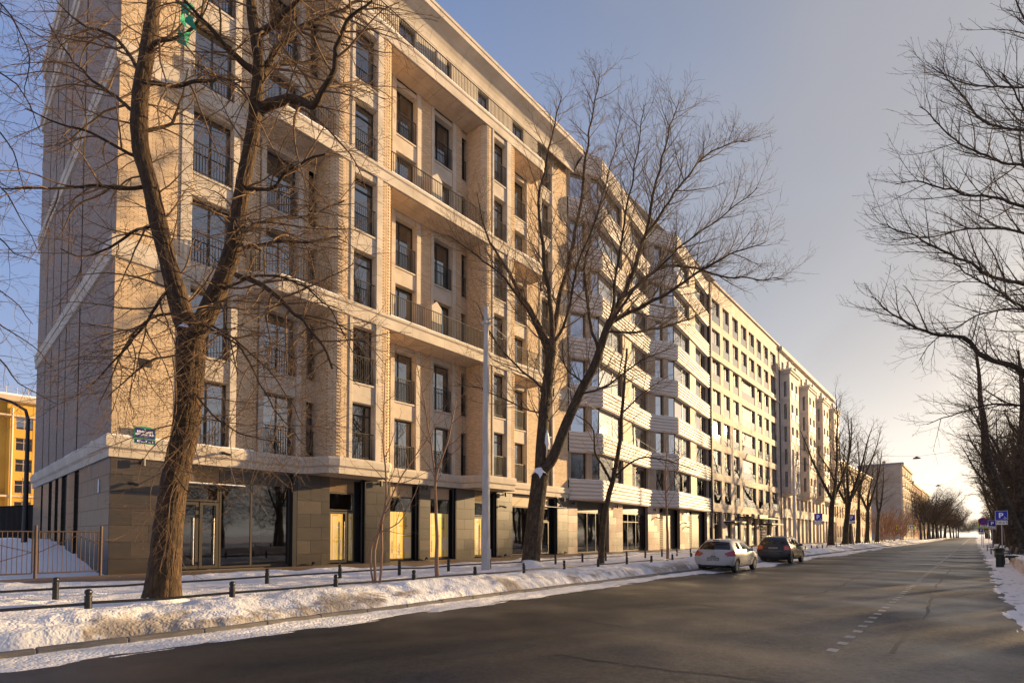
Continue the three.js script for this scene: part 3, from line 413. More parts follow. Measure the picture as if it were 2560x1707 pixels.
    const sn = new Geo(); for (let a = 9.6; a < e1 - 0.6; a += 0.22) { if (f < 8 && ((a > 12.4 && a < 15) || (a > 22.2 && a < 24.5))) continue; const h = 0.015 + 0.055 * fbm(a * 1.3, f * 9, 3, 1 << 20, 7); sn.box(front - 0.11, front + 0.045, y + 0.03, y + 0.03 + h, a, a + 0.222); } sn.build('snow_line', M.cleansnow, B1);
    // stone box between the two balconies of the middle recess, with a gabled head
    if (f < 9) { const g = new Geo(), s0 = 18.3, s1 = 19.0, xa = X0, xb = f === 8 ? XB - 0.3 : X0 + 0.78, h = f === 8 ? 1.9 : 2.15; const pent = [[y, s0], [y + h - 0.3, s0], [y + h, (s0 + s1) / 2], [y + h - 0.3, s1], [y, s1]]; g.poly(...pent.map((p) => [xb, p[0], p[1]])); for (let i = 0; i < 4; i++) g.poly([xa, ...pent[i]], [xa, ...pent[i + 1]], [xb, ...pent[i + 1]], [xb, ...pent[i]]); g.build('balcony_shaft', M.stone, B1); }
  }
  // window columns: [plane, s0, s1, jamb left, jamb right, options]
  const cols = [
    { x: X0, a: 6.75, b: 8.25, jl: 6.36, jr: 8.5, mull: [0.5], top: 8 },
    { x: X0, a: 9.62, b: 11.07, jl: 9.42, jr: 11.3, mull: [0.5], top: 7 },
    { x: XB, a: 13.05, b: 14.3, jl: 12.88, jr: 14.62, mull: [], trans: [0.8], top: 7 },
    { x: X0, a: 16.4, b: 17.82, jl: 16.14, jr: 18.1, mull: [0.36], top: 7 },
    { x: X0, a: 19.06, b: 20.5, jl: 18.85, jr: 20.76, mull: [0.36], top: 7 },
    { x: XB, a: 22.56, b: 23.74, jl: 22.42, jr: 24.15, mull: [], trans: [0.8], top: 7 },
    { x: X0, a: 25.86, b: 27.34, jl: 25.6, jr: 27.5, mull: [0.4], top: 7 },
    { x: X0, a: 29.0, b: 30.25, jl: 28.75, jr: 30.5, mull: [0.4], top: 8 },
  ];
  for (const c of cols) {
    const yt = c.top === 7 ? FL[8] - 0.6 : 30.2, proud = c.x + 0.05;
    for (let f = 2; f <= c.top; f++) { // jambs in storey-high pieces
      const y0 = f === 2 ? 5.2 : FL[f], y1 = f === c.top ? yt : FL[f + 1]; for (const [a, b] of [[c.jl, c.a], [c.b, c.jr]]) for (const [u, v] of [[0, 0.5], [0.5, 1]]) stone('jamb_panel', c.x - 0.5, proud, lerp(y0, y1, u) + 0.003, lerp(y0, y1, v) - 0.003, a, b, 0.01);
      const head = FL[f] + (f === 8 ? 2.2 : 2.68), next = f === c.top ? yt : FL[f + 1] - 0.02; stone('spandrel', c.x - 0.5, c.x - 0.035, head, next - 0.10, c.a + 0.002, c.b - 0.002, 0.01); if (f < c.top) stone('window_sill', c.x - 0.5, c.x + 0.015, next - 0.095, next, c.a + 0.002, c.b - 0.002, 0.01);
      windowUnit(B1, [c.x - 0.40, c.a + 0.005], [c.x - 0.40, c.b - 0.005], FL[f] + 0.01, head - 0.005, { mull: c.mull, trans: c.trans, w: 0.07 });
      const onBalcony = (f === 4 || f === 6 || f === 8) && c.a > 9 && c.a < 28 && c.x === X0;
      if (!onBalcony && !(f === 8 && c.a > 9 && c.a < 28)) railing(B1, [[c.x - 0.07, c.a + 0.03], [c.x - 0.07, c.b - 0.03]], FL[f] + 0.05, FL[f] + 1.27, 0.11);
    }
  }
  for (const [s, sw] of [[11.6, 0.42], [21.22, 0.52]]) for (let f = 2; f < 8; f++) { windowUnit(B1, [X0 - 0.38, s + 0.02], [X0 - 0.38, s + sw], FL[f] + 0.06, FL[f] + 2.6, {}); if (f !== 4 && f !== 6) railing(B1, [[X0 - 0.16, s + 0.03], [X0 - 0.16, s + sw]], FL[f] + 0.08, FL[f] + 1.27, 0.11); }
  // set-back attic behind the terrace railing and the concave cornice
  const XW = XB - 0.78, aw = [9.2, 9.8, 10.9, 12.8, 13.9, 16.1, 17.2, 19.0, 19.8, 22.0, 22.9, 25.2, 26.3, 27.85];
  for (let i = 0; i < aw.length; i++) { if (i % 2 === 0 && i + 1 < aw.length) stone('attic_panel', XW - 0.3, XW, 27.02, 29.3, aw[i], aw[i + 1]); else if (i + 1 < aw.length) { windowUnit(B1, [XW - 0.2, aw[i]], [XW - 0.2, aw[i + 1]], 27.05, 29.02, { mull: [0.5] }); stone('attic_panel', XW - 0.3, XW - 0.003, 29.03, 29.3, aw[i], aw[i + 1]); } }
  for (const q of [9.2, 27.55]) stone('attic_panel', X0 - 0.1, XW - 0.31, 27.02, 29.3, q, q + 0.3);
  const cove = [[XW - 0.04, 29.2], [XW + 0.02, 29.22], [XW + 0.05, 29.4], [XW + 0.13, 29.62], [XW + 0.28, 29.83], [XW + 0.5, 29.99], [XW + 0.78, 30.1], [XB + 0.12, 30.15], [XB + 0.12, 30.42], [XB + 0.17, 30.44], [XB + 0.17, 30.6], [XB - 0.1, 30.66], [X0 - 0.6, 30.66]];
  for (let a = 4.2; a < 32.2; a += 2.33) new Geo().profile(cove, a, Math.min(32.2, a + 2.32)).build('cove_panel', M.stone, B1);
  { const g = new Geo(); for (const s of [4.2, 32.2]) g.poly(...cove.map((p) => [p[0], p[1], s])); g.build('cornice_end', M.stone, B1); bboxGeo(X0 - 0.5, X0 - 0.3, 30.6, 30.95, 4.4, 24).build('roof_kerb', M.stone2, B1); }

  // ground floor: slabs of dark stone between shopfronts
  for (const [a, b, i] of [[4.36, 6.45, 1], [11.2, 12.78, 2], [14.75, 16.22, 3], [18.16, 18.92, 4], [20.89, 22.4, 5], [24.42, 25.88, 6], [30.93, 32.2, 7]]) graniteWall(B1, a, b, 0.2, 4.45, X0, i * 7);
  { // polished slabs of the end wall with tall black slots
    const xs = [-42.1, -39.08, -38.42, -36.42, -35.39, -34.41, -33.48, -32.59, -31.23, -29.41, -28.44, X0 - 0.04];
    for (let i = 0; i < xs.length - 1; i += 2) { const n = 7; for (let r = 0; r < n; r++) for (let a = xs[i], k = 0; a < xs[i + 1] - 0.02; k++) { const w = (xs[i + 1] - xs[i]) > 3 ? (r % 2 && !k ? 0.6 : 1.25) : 9, b = Math.min(xs[i + 1], a + w), y0 = 0.2 + r * 0.607; bboxGeo(a + 0.003, b - 0.003, y0 + 0.003, y0 + 0.604, 4.36 - 0.003 * hash(r, i, k), 4.5, 0.004).build('stone_panel', M.graniteSide, B1); a = b; } }
    bboxGeo(-42, X0 - 0.1, 0.1, 4.45, 4.51, 4.6).build('slot_backing', M.metal, B1);
    for (const [i, j] of [[1, 2], [3, 4], [5, 6], [7, 8], [9, 10]]) windowUnit(B1, [xs[i], 4.49], [xs[j], 4.49], 0.3, 4.4, { mat: M.metal, w: 0.04 });
  }
  // shop rooms
  { const g = new Geo(); g.box(-41, -28.2, 0.3, 4.4, 5, 32); g.box(-28.2, X0 - 0.4, 0.2, 0.3, 4.8, 32); g.box(-28.2, X0 - 0.3, 4.36, 4.6, 4.8, 32.1); for (const s of [11.9, 15.4, 18.4, 21.6, 25.1]) g.box(-28.2, X0 - 0.4, 0.3, 4.4, s - 0.1, s + 0.1); g.build('shop_rooms', M.room, B1); }
  const XF = X0 - 0.34, fm = M.bronze;
  const lv = (a, b, y0, y1, x = XF) => { const g = new Geo(), n = Math.round((y1 - y0) / 0.055); for (let i = 0; i < n; i++) { const y = y0 + (i + 0.15) * (y1 - y0) / n; g.obox([x - 0.03, y + 0.02, a], [0.06, -0.022, 0], [0, 0.008, 0], [0, 0, b - a]); } g.box(x - 0.06, x - 0.035, y0, y1, a, b); return g.build('vent_louvre', M.louvre, B1); };
  const door = (s0, s1, y1, sheet) => { // a glazed leaf with a steel bar handle and hinges
    const d = windowUnit(B1, [XF + 0.05, s0], [XF + 0.05, s1], 0.34, y1, { w: 0.11, mat: M.shop, fm, name: 'door' }), g = new Geo(), hs = s1 - 0.2; g.tube([[XF + 0.17, 0.5, hs], [XF + 0.17, 2.35, hs]], 0.018, 8, true); for (const y of [0.75, 1.4, 2.1]) g.tube([[XF + 0.1, y, hs], [XF + 0.17, y, hs]], 0.01, 6); g.build('handle', M.steel, d);
    const h = new Geo(); for (const y of [0.55, y1 - 0.55, y1 - 0.25]) h.box(XF + 0.08, XF + 0.14, y - 0.07, y + 0.07, s0 - 0.03, s0 + 0.03, 0.008); h.build('hinge', M.metal, d); return d;
  };
  // first shop, partly behind the big tree
  windowUnit(B1, [XF, 6.5], [XF, 8.04], 3.02, 3.62, { mat: M.shop, fm }); lv(6.5, 8.04, 3.66, 4.42); door(6.55, 7.28, 2.98); door(7.32, 8.02, 2.98);
  windowUnit(B1, [XF, 8.06], [XF, 11.0], 0.32, 3.9, { mull: [0.43], mat: M.shop, fm, w: 0.075 }); bboxGeo(XF - 0.03, XF + 0.03, 3.9, 4.45, 8.06, 11.0).build('fascia', M.bronze, B1); bboxGeo(XF - 0.03, X0 - 0.004, 0.26, 4.45, 11.0, 11.19).build('reveal_panel', M.metal, B1);
  // doors and windows pasted over with yellow sheets
  const sheetTex = [1, 2, 3, 4].map((k) => canvas(256, 512, (c, w, h) => {
    const r = rng(k * 77); c.fillStyle = '#f0d9a0'; c.fillRect(0, 0, w, h);
    for (let i = 0; i < 9; i++) { const x = r() * w, ww = 10 + r() * 46; c.fillStyle = ['#e9c648', '#f3d968', '#f4e3bb', '#e2b53a', '#efd9ae'][i % 5]; c.fillRect(x, 0, ww, h); }
    for (let i = 0; i < 7; i++) { c.fillStyle = ['#ecc94a', '#f5e7c6', '#dcae35'][i % 3]; c.fillRect(r() * w * 0.7, r() * h, 30 + r() * 110, 8 + r() * 22); }
    c.fillStyle = '#e8d3b4'; c.fillRect(w * 0.70, h * 0.55, w * 0.24, h * 0.3);
    for (const [x, y] of [[0.80, 0.36], [0.22, 0.88], [0.52, 0.93]].slice(0, k === 1 ? 1 : 3)) { c.save(); c.translate(w * x, h * (k === 1 ? 0.9 : y)); c.rotate(-Math.PI / 2); c.fillStyle = '#4b4236'; c.font = 'bold 25px serif'; c.fillText('ЕВРОВЭКС', 0, 0); c.fillStyle = '#8a7c62'; c.font = '10px sans-serif'; c.fillText('окна  двери  фасады', 4, -26); c.strokeStyle = '#8a7c62'; c.strokeRect(16, -58, 22, 18); c.strokeRect(44, -58, 22, 18); c.restore(); }
  }));
  const sheet = (a, b, y0, y1, k) => plateMesh('yellow_sheet', std('yellow printed sheet', L(0.9, 0.9, 0.9), 0.6, { map: sheetTex[k], transmission: 0 }), B1, [XF + 0.028, y0, a], [XF + 0.028, y0, b], [XF + 0.028, y1, b], [XF + 0.028, y1, a]);
  windowUnit(B1, [XF, 12.8], [XF, 14.28], 2.86, 3.74, { mat: M.shop, fm }); lv(12.8, 14.28, 3.76, 4.4); door(12.86, 13.86, 2.82); windowUnit(B1, [XF, 13.9], [XF, 14.28], 0.34, 2.82, { mat: M.shop, fm }); 
  plateMesh('yellow_sheet', std('yellow printed sheet', L(0.9, 0.9, 0.9), 0.6, { map: sheetTex[0] }), B1, [XF + 0.085, 0.48, 12.98], [XF + 0.085, 0.48, 13.62], [XF + 0.085, 2.70, 13.62], [XF + 0.085, 2.70, 12.98]); sheet(13.97, 14.2, 0.42, 2.74, 3);
  const dk = (a, b) => { const g = new Geo(); g.box(XF - 0.25, XF - 0.2, 0.26, 4.45, a, b); g.box(XF - 0.2, X0 - 0.006, 0.26, 4.45, b - 0.05, b); g.tube([[X0 - 0.16, 0.3, b - 0.14], [X0 - 0.16, 4.45, b - 0.14]], 0.045, 10); g.build('reveal_panel', M.metal, B1); };
  dk(14.3, 14.75);
  for (const [a, b, e, k] of [[16.24, 17.86, 18.16, 1], [18.94, 20.56, 20.89, 2]]) { windowUnit(B1, [XF, a], [XF, b], 0.34, 3.72, { mat: M.shop, fm, w: 0.05 }); sheet(a + 0.05, b - 0.05, 0.42, 2.92, k); bboxGeo(XF - 0.03, XF + 0.03, 3.74, 4.45, a, b).build('fascia', M.louvre, B1); dk(b + 0.02, e); }
  windowUnit(B1, [XF, 22.42], [XF, 23.5], 2.86, 3.74, { mat: M.shop, fm }); lv(22.42, 23.5, 3.76, 4.4); door(22.46, 23.46, 2.82); plateMesh('yellow_sheet', std('yellow printed sheet', L(0.9, 0.9, 0.9), 0.6, { map: sheetTex[3] }), B1, [XF + 0.085, 0.46, 22.58], [XF + 0.085, 0.46, 23.22], [XF + 0.085, 2.7, 23.22], [XF + 0.085, 2.7, 22.58]); dk(23.55, 24.41);
  windowUnit(B1, [XF, 25.9], [XF, 28.25], 0.34, 3.62, { mat: M.shop, fm }); bboxGeo(XF - 0.03, XF + 0.03, 3.64, 4.45, 25.9, 30.2).build('fascia', M.louvre, B1); windowUnit(B1, [XF, 28.27], [XF, 30.2], 2.7, 3.62, { mat: M.shop, fm }); door(28.3, 29.2, 2.68); door(29.24, 30.15, 2.68); dk(30.25, 30.92);
  // glass canopies with snow and tie rods
  for (const [a, b] of [[6.5, 8.6], [28.1, 30.9]]) { bboxGeo(X0 - 0.2, X0 + 0.85, 3.60, 3.625, a, b).build('canopy', M.glass, B1); bboxGeo(X0 - 0.05, X0 + 0.86, 3.627, 3.665, a - 0.01, b + 0.01, 0.012).build('canopy_snow', M.cleansnow, B1); const g = new Geo(); for (const s of [a + 0.3, b - 0.3]) g.tube([[X0 + 0.72, 3.64, s], [X0 + 0.05, 4.55, s]], 0.012, 6); g.build('tie_rod', M.steel, B1); }
  for (const [y, s] of [[4.32, 5.3], [4.3, 15.5], [4.3, 18.5], [4.3, 25.0], [4.3, 31.45]]) wallLamp(B1, X0, y, s);
  wallCamera(B1, X0, 3.55, 5.0); wallCamera(B1, X0, 3.55, 24.75); wallCamera(B1, X0 + 0.17, 4.98, 8.0);
  { const g = new Geo(); for (let i = 0; i < 5; i++) g.obox([X0 + 0.012, 7.9 + i * 0.055, 5.15], [0.02, -0.02, 0], [0, 0.02, 0], [0, 0, 0.36]); g.box(X0 - 0.01, X0 + 0.010, 7.88, 8.18, 5.13, 5.53); g.build('wall_vent', M.bronze, B1); }
  { const g = new Geo(); g.box(-24.62, -24.5, 3.25, 3.75, 4.33, 4.36, 0.005); g.build('notice_plate', M.cleansnow, B1); }
  for (const s of [11.9, 18.5, 25.0, 31.6]) { const g = new Geo(); g.tube([[X0 + 0.05, 0.28, s], [X0 + 0.16, 0.42, s], [X0 + 0.28, 0.36, s + 0.02]], [0.03, 0.05, 0.05], 8, true); g.build('ground_lamp', M.metal, B1); }
}
{ // street name board
  const b = thing('street_sign', X0 + 0.02, 4.95, 5.6, 'blue and green street name board fixed to the brick corner pier', 'street sign'); const x = X0 + 0.17;
  const t1 = canvas(512, 300, (c, w, h) => { c.fillStyle = '#10814f'; c.fillRect(0, 0, w, h); c.fillStyle = '#23206f'; c.fillRect(16, 16, w - 32, h - 32); c.fillStyle = '#fff'; c.textAlign = 'center'; c.font = 'bold 26px sans-serif'; c.fillText('ВО', w / 2, 52); c.font = 'bold 74px sans-serif'; c.fillText('БОЛЬШОЙ', w / 2, 138, w - 90); c.fillText('ПРОСПЕКТ В.О.', w / 2, 214, w - 60); c.fillStyle = '#b9b6e6'; c.font = '22px sans-serif'; c.fillText('BOLSHOY PROSPEKT V.O.', w / 2, 256, w - 120); });
  const t2 = canvas(512, 140, (c, w, h) => { c.fillStyle = '#10814f'; c.fillRect(0, 0, w, h); c.fillStyle = '#23206f'; c.fillRect(14, 12, w - 28, h - 34); c.fillStyle = '#fff'; c.font = 'bold 78px sans-serif'; c.fillText('67', 70, 92); c.fillText('2', 266, 92); c.fillText('1', 422, 92); c.font = 'bold 36px sans-serif'; c.fillText('корп.', 164, 92); c.fillText('стр.', 336, 92); });
  const g = new Geo(), y0 = 5.2, y1 = 5.62, s0 = 5.0, s1 = 5.66; g.box(x - 0.05, x - 0.002, 5.19, y1 - 0.05, s0 - 0.005, s1 + 0.005, 0.01);
  const mk = (t) => std('printed sign face', L(1, 1, 1), 0.4, { map: t });
  const cap = []; for (let i = 0; i <= 8; i++) cap.push([x - 0.002, lerp(y1 - 0.02, y1 - 0.02, 0) + 0.07 * Math.sin(Math.PI * i / 8) - 0.03, lerp(s1, s0, i / 8)]);
  g.poly([x - 0.003, y1 - 0.06, s0], [x - 0.003, y1 - 0.06, s1], ...cap); g.box(x - 0.05, x - 0.004, 5.0, 5.17, s0 - 0.005, s1 + 0.005, 0.01); g.tube([[X0, 5.4, 5.3], [x - 0.04, 5.4, 5.3]], 0.03, 8); g.tube([[X0, 5.1, 5.3], [x - 0.04, 5.1, 5.3]], 0.03, 8);
  g.build('sign_case', std('green sign case', L(0.02, 0.28, 0.12), 0.5), b);
  plateMesh('name_plate', mk(t1), b, [x, 5.19, s0], [x, 5.19, s1], [x, y1 - 0.03, s1], [x, y1 - 0.03, s0]); plateMesh('number_plate', mk(t2), b, [x, 5.0, s0], [x, 5.0, s1], [x, 5.17, s1], [x, 5.17, s0]);
}
// ---------------------------------------------------------------- second house: saw-tooth front with white ribbed bands
{
  const A = [-22.86, 32.32], B = [-21.5, 34.95], C = [-22.86, 45.85], D = [-21.5, 48.87], E = [-22.86, 60.85];
  const B2 = thing('apartment_building', X0, 0, 32.3, 'white apartment house with saw-tooth bays and ribbed white bands between the window rows', 'building');
  const bx = (name, m, x0, x1, y0, y1, s0, s1, c = 0) => bboxGeo(x0, x1, y0, y1, s0, s1, c).build(name, m, B2);
  const path = [A, B, C, D, E], prof = (y0, y1) => { const o = [[-0.9, y0 - 0.06], [0, y0 - 0.06], [0.02, y0]], n = 5, h = (y1 - y0) / n; for (let i = 0; i < n; i++) { const a = y0 + i * h; o.push([0.05, a + h * 0.05], [0.085, a + h * 0.16], [0.09, a + h * 0.36], [0.065, a + h * 0.62], [0.02, a + h * 0.86], [-0.01, a + h * 0.9], [-0.01, a + h]); } o.push([0.03, y1 + 0.01], [-0.9, y1 + 0.03]); return o; };
  for (let f = 2; f <= 9; f++) { const y1 = f === 9 ? 31.5 : FL[f] + 0.7, y0 = y1 - 1.48; const pr = prof(y0, y1); for (let i = 0; i < 4; i++) for (const p of splitPath([path[i], path[i + 1]], i % 2 ? 3.66 : 3.2, 0.006)) new Geo().sweep(p, pr).build('ribbed_panel', M.white, B2); 
    new Geo().prism([A, B, C, D, E, [-24.4, 60.85], [-24.4, 32.32]].map((p) => [p[0] - 0.02, p[1]]), y0 - 0.05, y1 - 0.02, false).build('floor_slab', M.soffit, B2); }
  { const g = new Geo(); for (let f = 2; f < 9; f++) for (const p of [[A, B], [B, C], [C, D], [D, E]]) for (const q of splitPath(p, 0.7, 0)) { const h = 0.01 + 0.03 * hash(f, Math.round(q[0][1] * 9), 4); g.sweep(q, [[0.03, FL[f] + 0.71], [0.02, FL[f] + 0.73 + h], [-0.12, FL[f] + 0.73 + h], [-0.14, FL[f] + 0.7]]); } g.build('snow_line', M.cleansnow, B2); }
  const ins = 0.3, seg = (p, q) => { const d = dirOf(p, q), n = [d[1], -d[0]]; return (t) => [lerp(p[0], q[0], t) - n[0] * ins, lerp(p[1], q[1], t) - n[1] * ins]; };
  const fronts = [[seg(A, B), [[0, 0.1, 'w'], [0.1, 0.55, 'g'], [0.55, 0.72, 'w'], [0.72, 0.985, 'g']]], [seg(B, C), [[0.015, 0.42, 'g', [0.62]], [0.42, 0.60, 'w'], [0.60, 0.97, 'g', [0.3]], [0.97, 1.02, 'w']]], [seg(C, D), [[-0.02, 0.22, 'w'], [0.22, 0.52, 'g'], [0.52, 0.70, 'w'], [0.70, 0.985, 'g']]], [seg(D, E), [[0.015, 0.40, 'g', [0.55]], [0.40, 0.58, 'w'], [0.58, 0.95, 'g', [0.6]], [0.95, 1, 'w']]]];
  for (let f = 2; f < 9; f++) { const y0 = FL[f] + 0.68, y1 = FL[f + 1] + 0.7 - 1.5 - (f === 8 ? -0.15 : 0);
    for (const [at, list] of fronts) for (const [a, b, k, mull] of list) { const p = at(a), q = at(b), d = dirOf(p, q), n = [d[1], -d[0]]; if (k === 'w') new Geo().obox([p[0] - n[0] * 0.3, y0, p[1] - n[1] * 0.3], [q[0] - p[0], 0, q[1] - p[1]], [0, y1 - y0, 0], [n[0] * 0.42, 0, n[1] * 0.42]).build('wall_panel', M.beige, B2); else { const o = 0.13; windowUnit(B2, [p[0] - n[0] * o, p[1] - n[1] * o], [q[0] - n[0] * o, q[1] - n[1] * o], y0, y1, { mull: mull || [], mat: f === 2 ? M.shop : M.glassB }); } } }
  { const g = new Geo(); g.box(-41, -24.6, 4.4, 31, 32.4, 60.8); g.box(-24.6, -23, 5, 31, 32.25, 32.33); g.box(-24.6, -22.7, 0.3, 31.4, 60.72, 60.86); g.build('interior_core', M.dark, B2); bx('roof', M.roofgrey, -41, -22, 31.42, 31.5, 32.3, 60.85); bx('roof_house', M.roofgrey, -30, -25, 31.5, 32.6, 36, 56); }
  // ground floor
  for (const [a, b, i] of [[32.22, 33.46, 1], [38.1, 40.4, 2], [45.1, 47.5, 3], [52.2, 54.6, 4], [59.6, 60.85, 5]]) graniteWall(B2, a, b, 0.2, 4.36, X0, 80 + i, [M.stone2, M.graniteB]);
  { const g = new Geo(); g.box(-28.2, X0 - 0.4, 0.2, 0.3, 32.3, 60.8); g.box(-30, -28.2, 0.3, 4.4, 32.3, 60.8); g.build('shop_rooms', M.room, B2); }
  const XF = X0 - 0.45, o = { mat: M.shop, fm: M.bronze };
  windowUnit(B2, [XF, 33.5], [XF, 38.05], 0.3, 3.5, { ...o, mull: [0.42, 0.7] }); bx('fascia', M.metal, XF - 0.05, XF + 0.05, 3.52, 4.4, 33.5, 38.05); windowUnit(B2, [XF, 40.45], [XF, 45.05], 0.3, 3.6, { ...o, mull: [0.34, 0.66], trans: [0.78] }); bx('fascia', M.bronze, XF - 0.05, XF + 0.05, 3.62, 4.4, 40.45, 45.05);
  for (const [a, b] of [[47.55, 52.1], [54.7, 59.5]]) { // perforated gates beside dark passages
    const g = new Geo(), n = 20, w = 1.35; for (let i = 0; i < n; i++) { const y = 0.35 + i * 0.18; g.box(XF + 0.1, XF + 0.14, y, y + 0.075, a, a + w); } for (let i = 0; i <= 9; i++) g.box(XF + 0.105, XF + 0.135, 0.35, 3.95, a + i * w / 9 - 0.02, a + i * w / 9 + 0.02); g.build('perforated_screen', M.beige, B2);
    bx('gate_leaf', M.metal, XF - 0.1, XF - 0.03, 0.3, 4.3, a + w, b); bx('gate_post', M.metal, XF - 0.03, XF + 0.12, 0.3, 4.36, a + w, a + w + 0.1); bx('passage_wall', M.dark, XF - 0.5, XF - 0.4, 0.3, 4.36, a, a + w); }
  for (const s of [32.8, 39.2, 46.2, 53.4, 60.2]) wallLamp(B2, X0, 4.1, s);
  for (const [y, s] of [[3.4, 46.6], [3.0, 53.0], [2.6, 53.6]]) wallCamera(B2, X0, y, s);
}
// ---------------------------------------------------------------- third house: a stone grid with tall windows
{
  const S0 = 60.95, S1 = 90.4, B3 = thing('office_building', X0, 0, S0, 'limestone house with a plain grid of tall deep windows and glass balustrades', 'building');
  const bx = (name, m, x0, x1, y0, y1, s0, s1, c = 0) => bboxGeo(x0, x1, y0, y1, s0, s1, c).build(name, m, B3);
  const W = [[61.8, 64.43], [65.42, 67.68], [68.88, 71.1], [72.2, 74.59], [75.49, 77.9], [78.96, 81.15], [82.29, 84.64], [85.73, 88.75]], edge = [S0, ...W.flat(), S1], XG = X0 - 0.24;
  for (let i = 0; i < edge.length; i += 2) { for (let f = 1; f <= 8; f++) { const wide = i === 8 && f >= 2 && f <= 6; if (wide) continue; const y0 = f === 1 ? 0.2 : FL[f] + 0.3, y1 = f === 1 ? 4.5 : FL[f] + 3.05; bx('pier_panel', M.stone2, XG - 0.4, X0, y0, y1, edge[i], edge[i + 1], 0.008); } }
  for (let f = 2; f <= 9; f++) { const y0 = f === 2 ? 4.505 : FL[f - 1] + 3.055, y1 = f === 9 ? 31.9 : FL[f] + 0.295; for (let i = 0; i < 8; i++) bx('floor_band', M.stone2, XG - 0.4, X0 - 0.003, y0, y1, i ? edge[i * 2 + 1] - 0.4 : S0, i < 7 ? edge[i * 2 + 3] - 0.406 : S1, 0.008); }
  bx('string_course', M.stone, X0, X0 + 0.16, 22.75, 23.0, S0, S1, 0.02); bx('cornice', M.stone, X0 - 0.2, X0 + 0.22, 31.9, 32.15, S0, S1, 0.02); bx('roof', M.roofgrey, -41, X0 - 0.4, 31.85, 31.93, S0, S1); bx('roof_storey', M.cream, -40, -24.6, 32, 34.6, 78.5, 118, 0.05);
  { const g = new Geo(); g.tube([[X0 + 0.1, 0.3, S0 + 0.1], [X0 + 0.1, 31.5, S0 + 0.1]], 0.075, 8); g.tube([[X0 + 0.1, 0.3, S1 - 0.1], [X0 + 0.1, 31.5, S1 - 0.1]], 0.075, 8); g.build('downpipe', M.bronze, B3); }
  { const g = new Geo(); for (let s = 78; s < 118; s += 1.2) g.tube([[-23.4, 32.1, s], [-23.4, 33.0, s]], 0.02, 4); g.tube([[-23.4, 33.0, 78], [-23.4, 33.0, 118]], 0.025, 4); g.build('roof_railing', M.rust, B3); }
  bx('interior_core', M.dark, -41, -24.9, 0.3, 31.8, S0 + 0.2, S1 - 0.2);
  for (let f = 2; f <= 8; f++) for (let i = 0; i < 8; i++) {
    if (i === 4 && f <= 6) continue; const wide = i === 3 && f <= 6, [a, b] = wide ? [72.2, 77.9] : W[i], y0 = FL[f] + 0.3, y1 = FL[f] + 3.05;
    const fr = windowUnit(B3, [XG, a], [XG, b], y0, y1, { mull: wide ? [0.2, 0.8] : [0.55], mat: f <= 2 ? M.shop : M.glassB });
    const g = new Geo(); g.box(X0 - 0.06, X0 - 0.045, y0, y0 + 1.0, a + 0.01, b - 0.01); g.build('balustrade_glass', M.glass, B3);
  }
  for (let i = 0; i < 8; i++) { const [a, b] = W[i]; const o = { mat: M.shop, fm: M.bronze }; if (i === 3 || i === 4) windowUnit(B3, [XG, a], [XG, b], 0.3, 4.45, { ...o, mull: [0.33, 0.66], trans: [0.6, 0.64] }); else windowUnit(B3, [XG, a], [XG, b], 0.3, 4.45, { ...o, mull: [0.5], trans: [0.66] }); }
  bx('shop_floor', M.room, -28, XG - 0.1, 0.2, 0.3, S0, S1); bx('shop_rooms', M.room, -30, -28, 0.3, 4.4, S0, S1);
  // entrance canopies and the dark sign over the door
  { const sg = canvas(512, 64, (c, w, h) => { c.fillStyle = '#1b1815'; c.fillRect(0, 0, w, h); c.fillStyle = '#c9a777'; c.font = 'bold 40px serif'; c.textAlign = 'center'; c.fillText('НА БОЛЬШОМ', w / 2, 46); });
    bx('canopy', M.metal, X0, X0 + 1.5, 3.95, 4.12, 70.6, 83.4, 0.02); bx('sign_box', M.metal, X0 + 1.5, X0 + 1.56, 3.9, 4.45, 70.6, 77.6, 0.01); plateMesh('sign_face', std('lit shop sign', L(1, 1, 1), 0.6, { map: sg }), B3, [X0 + 1.563, 3.92, 70.7], [X0 + 1.563, 3.92, 77.5], [X0 + 1.563, 4.43, 77.5], [X0 + 1.563, 4.43, 70.7]); }
  bx('canopy', M.metal, X0, X0 + 1.3, 3.2, 3.36, 65.0, 69.2, 0.02); bx('canopy', M.metal, X0, X0 + 1.3, 3.2, 3.36, 80.5, 86.5, 0.02); bx('canopy_snow', M.cleansnow, X0, X0 + 1.3, 3.365, 3.42, 65.0, 69.2, 0.02); bx('canopy_snow', M.cleansnow, X0, X0 + 1.3, 3.365, 3.42, 80.5, 86.5, 0.02);
  for (const s of [61.3, 64.9, 68.2, 71.6, 78.4, 81.7, 85.2, 89.4]) wallLamp(B3, X0, 4.35, s);
  const bn = canvas(64, 512, (c, w, h) => { c.fillStyle = '#cfc9d4'; c.fillRect(0, 0, w, h); c.save(); c.translate(44, h - 20); c.rotate(-Math.PI / 2); c.fillStyle = '#2c2a55'; c.font = 'bold 38px sans-serif'; c.fillText('ОТДЕЛ ПРОДАЖ', 0, 0); c.restore(); });
  for (const s of [66.0, 69.6]) plateMesh('banner', std('printed banner', L(1, 1, 1), 0.7, { map: bn }), B3, [XG + 0.06, 0.5, s], [XG + 0.06, 0.5, s + 0.75], [XG + 0.06, 2.9, s + 0.75], [XG + 0.06, 2.9, s]);
}
